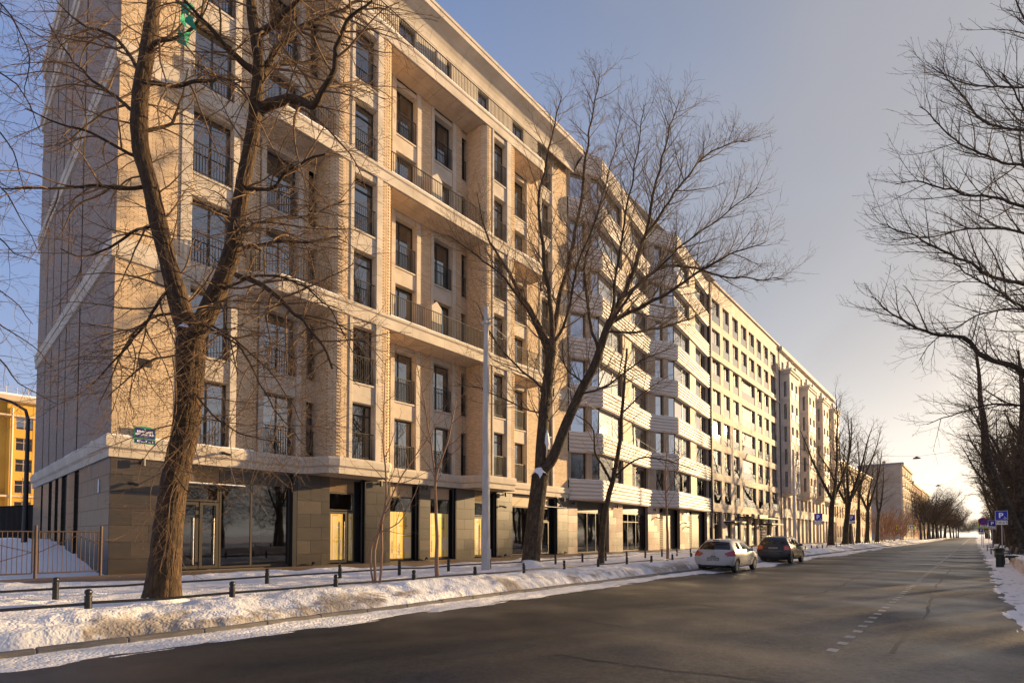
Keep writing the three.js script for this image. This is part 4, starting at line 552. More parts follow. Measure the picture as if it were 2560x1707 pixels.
// ---------------------------------------------------------------- fourth house: stone bays with cornices
function stoneBays() {
  const S0 = 90.5, S1 = 134, B4 = thing('apartment_building', X0, 0, S0, 'pale stone house with tall projecting bays and balustrades behind the bare trees', 'building');
  const bx = (name, m, x0, x1, y0, y1, s0, s1, c = 0) => bboxGeo(x0, x1, y0, y1, s0, s1, c).build(name, m, B4), st = M.greystone;
  const bays = [[91.3, 96.8], [103.7, 109.2], [115.6, 121.1], [126.5, 132]], XF = XB - 0.05;
  bx('interior_core', M.dark, -41, X0 - 0.7, 0.3, 31.5, S0 + 0.1, S1 - 0.1); bx('end_wall', st, -41, X0 - 0.1, 0, 31.8, S1 - 0.1, S1); bx('roof', M.roofgrey, -41, X0 - 0.3, 31.9, 32, S0, S1); bx('cornice', st, X0 - 0.3, X0 + 0.5, 31.3, 31.95, S0, S1, 0.05);
  const gaps = []; let p = S0; for (const b of bays) { gaps.push([p, b[0]]); p = b[1]; } gaps.push([p, S1]);
  const face = (x, a, b, y0, y1, ws, wy) => { // a wall strip with window openings, built round them; ws windows across, rows wy
    const n = ws, w = (b - a) / n, ow = Math.min(1.5, w * 0.5); for (let i = 0; i < n; i++) { const c = a + (i + 0.5) * w; bx('wall_panel', st, x - 0.5, x, y0, y1, a + i * w, c - ow / 2); bx('wall_panel', st, x - 0.5, x, y0, y1, c + ow / 2, a + (i + 1) * w - 0.004); let q = y0; for (const [u, v] of wy) { bx('wall_panel', st, x - 0.5, x - 0.02, q, u, c - ow / 2, c + ow / 2); windowUnit(B4, [x - 0.35, c - ow / 2], [x - 0.35, c + ow / 2], u, v, { mull: [0.5] }); q = v; } bx('wall_panel', st, x - 0.5, x - 0.02, q, y1, c - ow / 2, c + ow / 2); } };
  const rows = (f0, f1) => { const o = []; for (let f = f0; f <= f1; f++) o.push([FL[f] + 0.55, FL[f] + 3.0]); return o; };
  for (const [a, b] of gaps) if (b - a > 1.4) face(X0, a, b, 8.5, 31.3, Math.max(1, Math.round((b - a) / 2.9)), rows(3, 8)); else bx('wall_panel', st, X0 - 0.5, X0, 8.5, 31.3, a, b);
  for (const [a, b] of bays) {
    face(XF, a, b, 8.5, 28.1, 2, rows(3, 7)); face(X0, a, b, 28.1, 31.3, 2, rows(8, 8));
    // near side of the bay with one narrow window per floor
    bx('bay_side', st, X0, X0 + 0.45, 8.5, 28.1, a, a + 0.3); bx('bay_side', st, XF - 0.35, XF - 0.002, 8.5, 28.1, a + 0.001, a + 0.3); let q = 8.5; for (const [u, v] of rows(3, 7)) { bx('bay_side', st, X0 + 0.45, XF - 0.35, q, u, a + 0.02, a + 0.3); windowUnit(B4, [X0 + 0.45, a + 0.2], [XF - 0.35, a + 0.2], u, v, {}); q = v; } bx('bay_side', st, X0 + 0.45, XF - 0.35, q, 28.1, a + 0.02, a + 0.3); bx('bay_side', st, X0, XF - 0.5, 8.5, 28.1, b - 0.3, b);
    bx('bay_soffit', st, X0, XF - 0.1, 8.35, 8.5, a + 0.05, b - 0.05); bx('bay_cornice', st, X0, XF + 0.18, 27.6, 27.95, a - 0.18, b + 0.18, 0.05); bx('bay_cornice', st, X0, XF + 0.34, 27.95, 28.3, a - 0.34, b + 0.34, 0.05); bx('parapet', st, XF - 0.45, XF - 0.1, 28.3, 29.5, a, a + 1.1, 0.03); bx('parapet', st, XF - 0.45, XF - 0.1, 28.3, 29.5, b - 1.1, b, 0.03); bx('canopy_snow', M.cleansnow, X0 + 0.2, XF + 0.25, 28.3, 28.38, a - 0.2, b + 0.2, 0.03);
    for (let f = 3; f < 8; f++) for (const c of [a + 1.37, b - 1.37]) { const g = new Geo(); g.box(XF + 0.01, XF + 0.09, FL[f] + 0.55, FL[f] + 0.65, c - 0.85, c + 0.85); g.box(XF + 0.01, XF + 0.09, FL[f] + 1.45, FL[f] + 1.55, c - 0.85, c + 0.85); for (let k = -3; k <= 3; k++) g.obox([XF + 0.02, FL[f] + 0.65, c + k * 0.24 - 0.03], [0.05, 0, 0], [0, 0.8, 0.05 * (k % 2 ? 1 : -1)], [0, 0, 0.07]); g.build('balustrade', M.white, B4); }
    railing(B4, [[XF - 0.28, a + 1.1], [XF - 0.28, b - 1.1]], 28.35, 29.3, 0.2);
  }
  // lower storeys: deep openings between square piers
  for (let s = S0; s < S1 - 1; s += 2.9) { bx('pier', st, X0 - 0.6, X0 + 0.02, 0.2, 8.3, s, s + 1.15, 0.02); bx('lower_band', st, X0 - 0.6, X0 + 0.005, 4.6, 6.0, s + 1.16, s + 2.89, 0.02); windowUnit(B4, [X0 - 0.5, s + 1.16], [X0 - 0.5, s + 2.89], 0.3, 4.6, { mull: [0.5], mat: M.shop }); windowUnit(B4, [X0 - 0.5, s + 1.16], [X0 - 0.5, s + 2.89], 6.0, 8.0, { mull: [0.5] }); wallLamp(B4, X0 + 0.02, 4.4, s + 0.55); }
  bx('lower_band', st, X0 - 0.6, X0 + 0.03, 8.0, 8.5, S0, S1, 0.02);
}
stoneBays();
// ---------------------------------------------------------------- the row of older houses closing the view
function plainHouse(name, label, s0, s1, x, h, wall, opts = {}) {
  const o = thing(name, x, 0, s0, label, 'building'), n = Math.max(2, Math.round((s1 - s0) / (opts.pitch || 3.4))), w = (s1 - s0) / n, fl = opts.floors || Math.round(h / 3.7), fh = (h - 0.8) / fl, bx = (nm, m, ...a) => bboxGeo(...a).build(nm, m, o);
  bx('end_wall', opts.side || wall, x - (opts.depth || 16), x - 0.5, 0, h, s0, s0 + 0.4); bx('interior_core', M.dark, x - (opts.depth || 16), x - 0.7, 0, h - 0.2, s0 + 0.4, s1); bx('roof', M.roofgrey, x - (opts.depth || 16), x + 0.6, h, h + 0.35, s0 - 0.3, s1 + 0.1, 0.05); bx('roof_snow', M.cleansnow, x - (opts.depth || 16), x + 0.3, h + 0.36, h + 0.55, s0, s1, 0.05); bx('cornice', opts.trim || M.cream, x - 0.4, x + 0.45, h - 0.8, h, s0 - 0.05, s1, 0.06);
  const ww = opts.ww || w * 0.45, wh = fh * 0.58;
  for (let i = 0; i < n; i++) { const c = s0 + (i + 0.5) * w; bx('wall_panel', wall, x - 0.5, x, 0, h - 0.8, s0 + i * w, c - ww / 2); bx('wall_panel', wall, x - 0.5, x, 0, h - 0.8, c + ww / 2, s0 + (i + 1) * w); let q = 0; for (let f = 0; f < fl; f++) { const y0 = f * fh + fh * 0.28, y1 = y0 + wh; bx('wall_panel', wall, x - 0.5, x - 0.01, q, y0, c - ww / 2, c + ww / 2); windowUnit(o, [x - 0.25, c - ww / 2], [x - 0.25, c + ww / 2], y0, y1, { mull: [0.5] }); q = y1; } bx('wall_panel', wall, x - 0.5, x - 0.01, q, h - 0.8, c - ww / 2, c + ww / 2);
    if (opts.balcony && i % 2 === 0) for (let f = 1; f < fl; f++) { const y = f * fh + fh * 0.1; bx('balcony', opts.trim || M.cream, x, x + 0.9, y, y + 0.18, c - 1.2, c + 1.2); bx('balcony_front', opts.trim || M.cream, x + 0.82, x + 0.9, y + 0.18, y + 1.1, c - 1.2, c + 1.2); } }
  for (let i = 0; i < 3; i++) bx('chimney', M.tanwall, x - 6 - i * 2, x - 5 - i * 2, h + 0.35, h + 1.7, s0 + 3 + i * (s1 - s0) / 3.2, s0 + 4.2 + i * (s1 - s0) / 3.2); return o;
}
plainHouse('old_house', 'cream stone house with tall narrow windows seen between the tree trunks', 135, 188, X0, 18.5, M.cream, { pitch: 3.1, floors: 4, ww: 1.3, depth: 9 });
plainHouse('old_house', 'tan brick house with balconies on its sunlit street front and a blank end wall', 225, 262, -18.1, 26.6, M.cream, { balcony: true, side: M.tanwall, pitch: 4.2, depth: 13 });
plainHouse('old_house', 'reddish house beyond the tan one, with a grey end wall', 268, 318, -18.4, 23.5, M.red, { balcony: true, side: M.greystone, pitch: 4.6, depth: 12 });
plainHouse('old_house', 'last tan house before the dark trees at the far end of the street', 322, 380, -18.4, 24, M.cream, { pitch: 5, depth: 12 });
{ // ochre house at the far left
  const x = -118, o = thing('yellow_house', x, 0, -11, 'ochre yellow house with rows of windows left of the dark end wall', 'building'), bx = (nm, m, ...a) => bboxGeo(...a).build(nm, m, o);
  const s0 = -11, s1 = 24.7, n = 9, w = (s1 - s0) / n, h = 23.5; for (let i = 0; i < n; i++) { const xx = i < 5 ? x : x + 0.6, c = s0 + (i + 0.5) * w, ww = 2.1; bx('wall_panel', M.yellow, xx - 0.6, xx, 0, h, s0 + i * w, c - ww / 2); bx('wall_panel', M.yellow, xx - 0.6, xx, 0, h, c + ww / 2, s0 + (i + 1) * w); let q = 0; for (let f = 0; f < 6; f++) { const y0 = 1.6 + f * 3.5, y1 = y0 + 2.1; bx('wall_panel', M.yellow, xx - 0.6, xx - 0.02, q, y0, c - ww / 2, c + ww / 2); windowUnit(o, [xx - 0.3, c - ww / 2], [xx - 0.3, c + ww / 2], y0, y1, { mull: [0.5], trans: [0.65], fm: M.beige, w: 0.1 }); q = y1; } bx('wall_panel', M.yellow, xx - 0.6, xx - 0.02, q, h, c - ww / 2, c + ww / 2); }
  bx('end_wall', M.yellow, x - 0.6, x + 0.59, 0, h, s0 + 5 * w - 0.1, s0 + 5 * w); bx('interior_core', M.dark, x - 14, x - 1, 0, h, s0, s1); bx('cornice', M.cream, x - 1, x + 1.4, h, h + 0.9, s0, s1, 0.1); bx('cornice', M.cream, x - 1, x + 1.0, h - 2.4, h - 2.1, s0, s1, 0.05); bx('string_course', M.cream, x - 0.3, x + 0.85, 7.9, 8.25, s0, s1, 0.03); bx('roof_snow', M.cleansnow, x - 14, x + 1.2, h + 0.9, h + 1.3, s0, s1, 0.1);
  { const g = new Geo(); for (let s = s0; s < s1; s += 1.3) g.tube([[x + 0.8, h + 1.2, s], [x + 0.8, h + 2.4, s]], 0.04, 4); for (const y of [1.8, 2.4]) g.tube([[x + 0.8, h + y, s0], [x + 0.8, h + y, s1]], 0.04, 4); g.build('roof_railing', M.concrete, o); g.n; const d = new Geo(); d.tube([[x + 0.85, 0, s0 + 5 * w + 0.5], [x + 0.85, h - 1, s0 + 5 * w + 0.5]], 0.16, 8); d.build('downpipe', M.cream, o); }
  const sh = thing('dark_shed', -60, 0, 3, 'low dark corrugated shed by the end wall, in front of the yellow house', 'shed'), g = new Geo(); g.poly([-57, 0, 1.5], [-57, 3.6, 1.5], [-57, 4.4, 9], [-57, 0, 9]); g.poly([-57, 0, 1.5], [-57, 3.6, 1.5], [-64, 3.6, 1.5], [-64, 0, 1.5]); g.poly([-57, 3.6, 1.5], [-57, 4.4, 9], [-64, 4.4, 9], [-64, 3.6, 1.5]); for (let s = 1.6; s < 9; s += 0.3) g.box(-57, -56.93, 0, 3.6 + (s - 1.5) * 0.106, s, s + 0.14); g.build('wall', M.metal, sh); const gs = new Geo(); gs.poly([-56.8, 3.66, 1.4], [-56.8, 4.46, 9], [-64, 4.5, 9], [-64, 3.7, 1.4]); gs.build('roof', M.cleansnow, sh);
}

const PT = {
 t1: [[-13.24,0.14,3.5],[-13.2,1.11,3.53],[-13.16,2.07,3.57],[-13.06,3.03,3.66],[-12.93,3.91,3.78],[-12.86,4.97,3.83],[-12.85,5.95,3.84]], t1L: [[-12.85,5.95,3.84],[-13.09,6.61,3.72],[-13.33,7.36,3.6],[-13.57,8.13,3.48],[-13.75,8.72,3.4],[-13.98,9.6,3.29],[-14.25,10.59,3.14],[-14.37,11.4,3.12],[-14.42,12.23,3.16],[-14.42,13.06,3.26],[-14.43,13.81,3.34],[-14.45,14.87,3.41],[-14.46,15.94,3.49]], t1R: [[-12.85,5.95,3.84],[-12.52,6.55,4.06],[-12.2,7.33,4.26],[-11.98,8.01,4.38],[-11.85,8.77,4.42],[-11.7,9.53,4.47],[-11.52,10.38,4.55],[-11.42,11.13,4.57],[-11.33,11.7,4.57],[-11.31,12.26,4.5],[-11.32,12.73,4.42],[-11.3,13.37,4.36],[-11.15,14.1,4.41]],
 t1Rl: [[[-11.43,10.86,4.63],[-10.99,10.93,4.81],[-10.68,10.84,4.85],[-10.21,10.62,5.04],[-9.88,10.4,5.11],[-9.63,10.57,5.11],[-9.3,10.87,5.19],[-9.12,11.17,5.12],[-8.8,11.48,5.18],[-8.3,11.74,5.4]],[[-11.34,11.62,4.65],[-11.36,12.39,4.95],[-11.23,13.11,5.38],[-11.03,13.64,5.88],[-10.88,14.1,6.34],[-10.61,14.74,6.9]],[[-11.34,12.42,4.51],[-10.68,12.34,4.65],[-10.06,12.47,4.76],[-9.43,12.52,4.87]],[[-11.34,11.67,4.65],[-11.49,12.19,5.01],[-11.61,12.6,5.41],[-11.61,12.89,5.91],[-11.65,13.14,6.37]],[[-11.92,7.32,4.4],[-11.21,6.97,4.63],[-10.66,6.57,4.72],[-10.13,6.12,4.78],[-9.58,5.66,4.87],[-9.11,5.27,4.89],[-8.67,4.68,4.87]],[[-12.19,7.85,4.3],[-11.96,8.17,4.83],[-11.81,8.39,5.3],[-11.49,8.53,5.91],[-11.23,8.81,6.48]],[[-11.38,11.58,4.61],[-11.42,11.66,4.31],[-11.53,11.9,3.95],[-11.61,12.15,3.61],[-11.64,12.31,3.31],[-11.6,12.46,3.08]],[[-11.75,9.17,4.41],[-10.99,9,4.75],[-10.62,9.09,4.75],[-10.01,9.24,4.96],[-9.47,9.18,5.1]],[[-11.82,8.03,4.36],[-11.91,8.62,4.81],[-11.98,9.01,5.28],[-11.88,9.3,5.9],[-11.53,9.95,6.75]]], t1Ll: [[[-14.22,12.23,3.3],[-13.6,12,3.58],[-13.03,11.89,3.82],[-12.41,11.8,4.1],[-11.96,11.58,4.23],[-11.45,11.05,4.41],[-10.99,10.44,4.56]],[[-14.41,11.43,3.13],[-15.11,12.07,2.91],[-15.94,12.78,2.58],[-16.78,13.62,2.24],[-17.66,14.86,1.86]],[[-14.09,9.69,3.29],[-14.21,9.46,2.77],[-14.3,9.28,2.3],[-14.17,9.07,2.01],[-14.34,8.83,1.46],[-14.53,8.63,0.89]],[[-14.3,10.38,3.23],[-14.54,10.55,2.82],[-14.9,10.81,2.3],[-15.32,10.97,1.73],[-15.59,11.12,1.29]],[[-13.79,8.74,3.41],[-13.81,8.35,2.93],[-13.76,7.79,2.5],[-13.75,7.43,2.04],[-13.61,7.4,1.71]],[[-13.29,7.35,3.59],[-13.18,6.46,3.18],[-13.04,5.71,2.81],[-12.93,5,2.4],[-12.69,4.57,2.11]],[[-14.42,13.06,3.26],[-13.89,13.11,3.39],[-13.25,12.96,3.62],[-12.7,12.99,3.77],[-12.23,13.28,3.86]],[[-14.51,12.58,3.18],[-15.06,13.35,2.95],[-15.68,13.95,2.67],[-16.39,14.35,2.32],[-17.12,15.18,1.94]],[[-14.38,11.05,3.16],[-14.28,11.51,3.69],[-14.46,12.38,3.98],[-14.7,13.5,4.21]]], t1Tl: [[[-12.89,4.97,3.81],[-12.34,4.47,3.96],[-11.75,3.98,4.15],[-11.1,3.68,4.39],[-10.36,3.51,4.71]],[[-12.59,4.46,3.67],[-12.53,3.81,3.43],[-12.32,3.19,3.31],[-11.88,2.67,3.4],[-11.44,2.42,3.49]],[[-12.62,5.88,3.78],[-12.46,5.51,3.52],[-12.54,5.24,3.05],[-12.66,4.65,2.55],[-12.46,4.33,2.32]],[[-12.49,6.23,3.9],[-11.43,5.57,4.33],[-10.73,4.7,4.46],[-10.04,3.96,4.56],[-9.33,3.35,4.69]]],
 t2: [[-15.18,0.21,18.42],[-15.09,1.44,18.5],[-15,2.63,18.58],[-14.91,3.63,18.66],[-14.83,4.43,18.72]], t2L: [[-14.83,4.43,18.72],[-14.87,6.26,18.9],[-14.82,8.12,19.14],[-14.79,9.61,19.37],[-14.78,10.91,19.57]], t2R: [[-14.83,4.43,18.72],[-14.35,5.11,18.97],[-13.79,6.68,19.29],[-13.19,8.23,19.64],[-12.67,9.29,19.92],[-12.2,10.82,20.16],[-11.98,11.26,20.18]],
 t2Ll: [[[-14.75,10.45,19.46],[-15.42,11.82,19.28],[-16.31,13.55,18.88],[-17.15,15.1,18.54],[-17.97,17.03,18.22],[-18.46,19,18.18]],[[-14.72,10.87,19.49],[-14.59,12.37,19.12],[-14.55,14.44,18.68],[-14.5,16.66,18.24],[-14.03,18.42,18.18],[-13.3,21.11,18.35]],[[-14.72,10.87,19.49],[-14.58,12.83,19.89],[-14.38,14.84,20.33],[-14.06,17.53,20.88],[-13.87,20.94,21.31],[-13.51,24.65,21.9]],[[-14.82,9.83,19.41],[-15.28,11.94,18.46],[-15.7,13.18,17.56],[-16.46,14.18,16.35],[-17.19,14.95,15.17]],[[-14.94,8.38,19.3],[-15.96,9.38,19.11],[-17.26,10.84,18.67],[-18.61,13.47,18.19]],[[-14.78,10.45,19.44],[-13.91,11.47,19.48],[-13.29,13.24,19.29],[-12.61,14.53,19.16],[-11.52,16.9,19.39]],[[-15,7.35,19.24],[-15.7,7.68,18.18],[-16.38,8.2,17.13],[-17.33,8.5,15.85]]], t2Rl: [[[-12.09,11.34,20.35],[-11.64,13.05,21.07],[-11.14,15.42,21.83],[-10.86,17.94,22.4],[-10.49,20.64,23.05],[-10.19,22.54,23.64]],[[-12.12,11.25,20.33],[-10.76,11.87,21.03],[-9.44,12.57,21.7],[-8.15,13.44,22.33],[-6.35,14.08,23.43]],[[-10.92,15.14,21.39],[-9.93,17.79,22.93],[-8.88,19.93,24.52],[-7.72,20.85,26.22]],[[-11.82,12.24,20.59],[-10.38,14.07,22.46],[-8.9,13.89,24.37],[-7.82,13.91,25.93],[-6.69,14.13,27.53]],[[-12.49,9.76,20],[-13.07,12.22,20.02],[-13.36,14.46,20.3],[-12.87,18.27,21.26],[-12.43,22.23,22.19]],[[-12.41,10.15,20.06],[-11.42,11.82,20.28],[-9.32,14.08,21.47],[-7.44,15.49,22.46],[-6.44,16.09,22.67]],[[-13.15,7.98,19.41],[-11.88,8.34,19.91],[-10.65,9.15,20.38],[-9.46,9.55,20.81]],[[-12.09,11.34,20.35],[-11.62,13.84,20.27],[-11.13,15.97,20.2],[-10.58,18.42,20.19],[-10.18,20.04,20.04]],[[-12.93,8.47,19.6],[-13.3,9.1,18.61],[-13.14,10.07,18.08]],[[-12.26,10.85,20.2],[-11.16,11.03,21.79],[-10.16,11.63,23.31],[-8.94,12.67,25]]],
 t3: [[[-14.11,0.14,22.73],[-14.05,1.63,22.78],[-13.9,3.17,22.92],[-13.63,4.54,23.16],[-13.37,6.49,23.39],[-13.26,8.27,23.48],[-13.16,10.06,23.58],[-13.08,11.18,23.64]],[[-13.7,4.28,23.1],[-13.92,5.14,22.64],[-14.09,5.76,22.22],[-14.1,7.03,21.94],[-14.63,7.64,21.2]],[[-13.63,4.54,23.16],[-12.88,5.23,23.42],[-12.17,5.52,23.65],[-11.07,5.26,24.22],[-10,4.79,24.77]],[[-13.3,7.83,23.45],[-12.67,9.08,24.68],[-11.86,10.15,26.06]]],
 sap: [[[-13.07,0.2,11.1],[-13.08,1.49,11.09],[-13.12,2.93,11.06],[-13.08,3.71,11.09],[-12.81,4.76,11.33],[-12.62,6.07,11.5]],[[-13.12,3.45,11.05],[-13.25,4.76,10.94],[-13.41,6.07,10.8],[-13.61,7.4,10.62]]], shrub: [[[-13.38,0.2,8.97],[-13.4,1.15,8.95],[-13.32,1.75,9.02],[-13.17,2.46,9.15],[-13.15,3.3,9.17],[-13.21,4.5,9.11],[-13.2,5.71,9.12],[-13.17,6.93,9.15]],[[-13.28,0.22,9.05],[-13.22,1.15,9.1],[-13.23,2.1,9.1],[-13.05,2.7,9.25],[-12.74,3.54,9.53],[-12.3,4.38,9.92],[-11.94,5.23,10.24]],[[-13.42,0.22,8.93],[-13.47,0.91,8.88],[-13.4,1.63,8.94],[-12.91,1.98,9.38],[-12.56,2.7,9.69],[-12.38,3.3,9.84]]], t4: [[[-13.05,0.2,28.06],[-13.05,2.51,28.06],[-13.1,4.79,28.01],[-13.04,6.39,28.07]],[[-13.06,4.11,28.05],[-12.66,5.02,28.41],[-12.48,6.39,28.57]]],
};
// ---------------------------------------------------------------- bare trees
const V3 = (p) => new THREE.Vector3(p[0], p[1], p[2]);
function smooth(pts, step = 0.25) { const c = new THREE.CatmullRomCurve3(pts.map(V3)), n = Math.max(2, Math.round(c.getLength() / step)); return c.getSpacedPoints(n).map((v) => [v.x, v.y, v.z]); }
function wobble(pts, amp, R) { let a = R() * 9, b = R() * 9; return pts.map((p, i) => { const k = i && i < pts.length - 1 ? amp : 0; return [p[0] + k * (fbm(i * 0.35 + a, 1, 3) - 0.5), p[1] + k * (fbm(i * 0.35 + b, 2, 3) - 0.5), p[2] + k * (fbm(i * 0.35 + a, 5, 3) - 0.5)]; }); }
function branchPts(p, d, len, seg, wand, trop, R) { // a wandering twig
  const pts = [p.slice()], st = len / seg; let x = p[0], y = p[1], s = p[2], dx = d[0], dy = d[1], ds = d[2];
  let bx = (R() - 0.5), by = (R() - 0.5), bs = (R() - 0.5);
  for (let i = 0; i < seg; i++) { if (i && i % 3 === 0) { bx = R() - 0.5; by = R() - 0.5; bs = R() - 0.5; } dx += (bx * 0.8 + (R() - 0.5)) * wand; dy += (by * 0.8 + (R() - 0.5)) * wand + trop; ds += (bs * 0.8 + (R() - 0.5)) * wand; const l = Math.hypot(dx, dy, ds) || 1; dx /= l; dy /= l; ds /= l; x += dx * st; y += dy * st; s += ds * st; pts.push([x, y, s]); }
  return pts;
}
// grow children along a parent polyline; lv = per-level settings
function sprout(g, parent, r0, r1, lv, k, R, from = 0.15) {
  const q = lv[k]; if (!q) return; let len = 0; for (let i = 1; i < parent.length; i++) len += Math.hypot(parent[i][0] - parent[i - 1][0], parent[i][1] - parent[i - 1][1], parent[i][2] - parent[i - 1][2]);
  const n = Math.round(len * q.d * (0.85 + 0.3 * R())); let az = R() * 6.28;
  for (let c = 0; c < n; c++) {
    const t = from + (1 - from) * ((c + R()) / n), f = t * (parent.length - 1), i = Math.min(parent.length - 2, Math.floor(f)), u = f - i, a = parent[i], b = parent[i + 1];
    const p = [lerp(a[0], b[0], u), lerp(a[1], b[1], u), lerp(a[2], b[2], u)]; let tx = b[0] - a[0], ty = b[1] - a[1], ts = b[2] - a[2]; const tl = Math.hypot(tx, ty, ts) || 1; tx /= tl; ty /= tl; ts /= tl;
    az += 2.4 + (R() - 0.5); let ex = Math.cos(az), ey = Math.sin(az) * 0.6 + (q.lift || 0), es = Math.sin(az + 1.1); const dt = ex * tx + ey * ty + es * ts; ex -= dt * tx; ey -= dt * ty; es -= dt * ts; const el = Math.hypot(ex, ey, es) || 1;
    const ang = q.ang * (0.7 + 0.6 * R()), ca = Math.cos(ang), sa = Math.sin(ang), d = [tx * ca + ex / el * sa, ty * ca + ey / el * sa, ts * ca + es / el * sa];
    const L0 = lerp(q.len[0], q.len[1], R()) * (1 - (q.taper ?? 0.45) * t), rr = Math.min(lerp(r0, r1, t) * 0.65, q.r * L0 + q.rmin), pts = branchPts(p, d, L0, q.seg, q.wand, q.trop, R);
    const rad = pts.map((_, m) => Math.max(q.rmin * 0.75, rr * (1 - 0.78 * m / (pts.length - 1)))); if (g.keep && !g.keep(pts)) continue;
    g.tube(pts, rad, q.sides || 3); sprout(g, pts, rr, rr * 0.3, lv, k + 1, R, 0.12);
  }
}
function barkTube(g, pts, rad, sides, amp, seed, flare = 0) { // trunk with real furrows
  const base = g.n, n = pts.length, w = sides + 1; let len = 0;
  for (let i = 0; i < n; i++) {
    const a = pts[Math.max(0, i - 1)], b = pts[Math.min(n - 1, i + 1)]; const T = V3(b).sub(V3(a)).normalize(), F = new THREE.Vector3(1, 0, 0); F.addScaledVector(T, -F.dot(T)).normalize(); const G = new THREE.Vector3().crossVectors(T, F); if (i) len += V3(pts[i]).distanceTo(V3(pts[i - 1]));
    for (let k = 0; k <= sides; k++) { const q = (k / sides) * 6.2832, kk = k % sides, r0 = rad[i], per = 40; const wv = fbm(kk / sides * 8, len * 0.9, 2, 8, seed) * 2.4; const rd = Math.abs(fbm(kk / sides * 22 + wv * 0.6, len * 1.5, 3, 22, seed + 1) - 0.5) * 2; const big = fbm(kk / sides * 4, len * 0.5, 2, 4, seed + 2) - 0.5; const root = flare * Math.exp(-len / 0.22) * (0.6 + 0.9 * fbm(kk / sides * 7, 1, 2, 7, seed + 3)); const r = r0 * (1 + big * 0.16) + amp * (Math.pow(clamp(rd * 1.4), 0.6) - 0.6) + root; const nx = F.x * Math.cos(q) + G.x * Math.sin(q), ny = F.y * Math.cos(q) + G.y * Math.sin(q), ns = F.z * Math.cos(q) + G.z * Math.sin(q); g.P.push(pts[i][0] + nx * r, pts[i][1] + ny * r, -(pts[i][2] + ns * r)); g.N.push(nx, ny, -ns); g.U.push(k / sides * 2, len); }
  }
  for (let i = 0; i < n - 1; i++) for (let k = 0; k < sides; k++) { const a = base + i * w + k; g.I.push(a, a + w, a + 1, a + 1, a + w, a + w + 1); }
}
function furrow(mesh) { mesh.geometry.computeVertexNormals(); return mesh; }
const taper = (pts, r0, r1) => pts.map((_, i) => lerp(r0, r1, i / (pts.length - 1)));
const elmLv = [
  { d: 4.2, len: [1.0, 2.8], ang: 1.0, r: 0.011, rmin: 0.0065, seg: 9, wand: 0.30, trop: -0.03, taper: 0.4, sides: 5 },
  { d: 4.6, len: [0.45, 1.25], ang: 0.9, r: 0.006, rmin: 0.0048, seg: 6, wand: 0.34, trop: -0.03 },
  { d: 5.0, len: [0.12, 0.42], ang: 0.8, r: 0.005, rmin: 0.0036, seg: 3, wand: 0.35, trop: 0.02 },
];
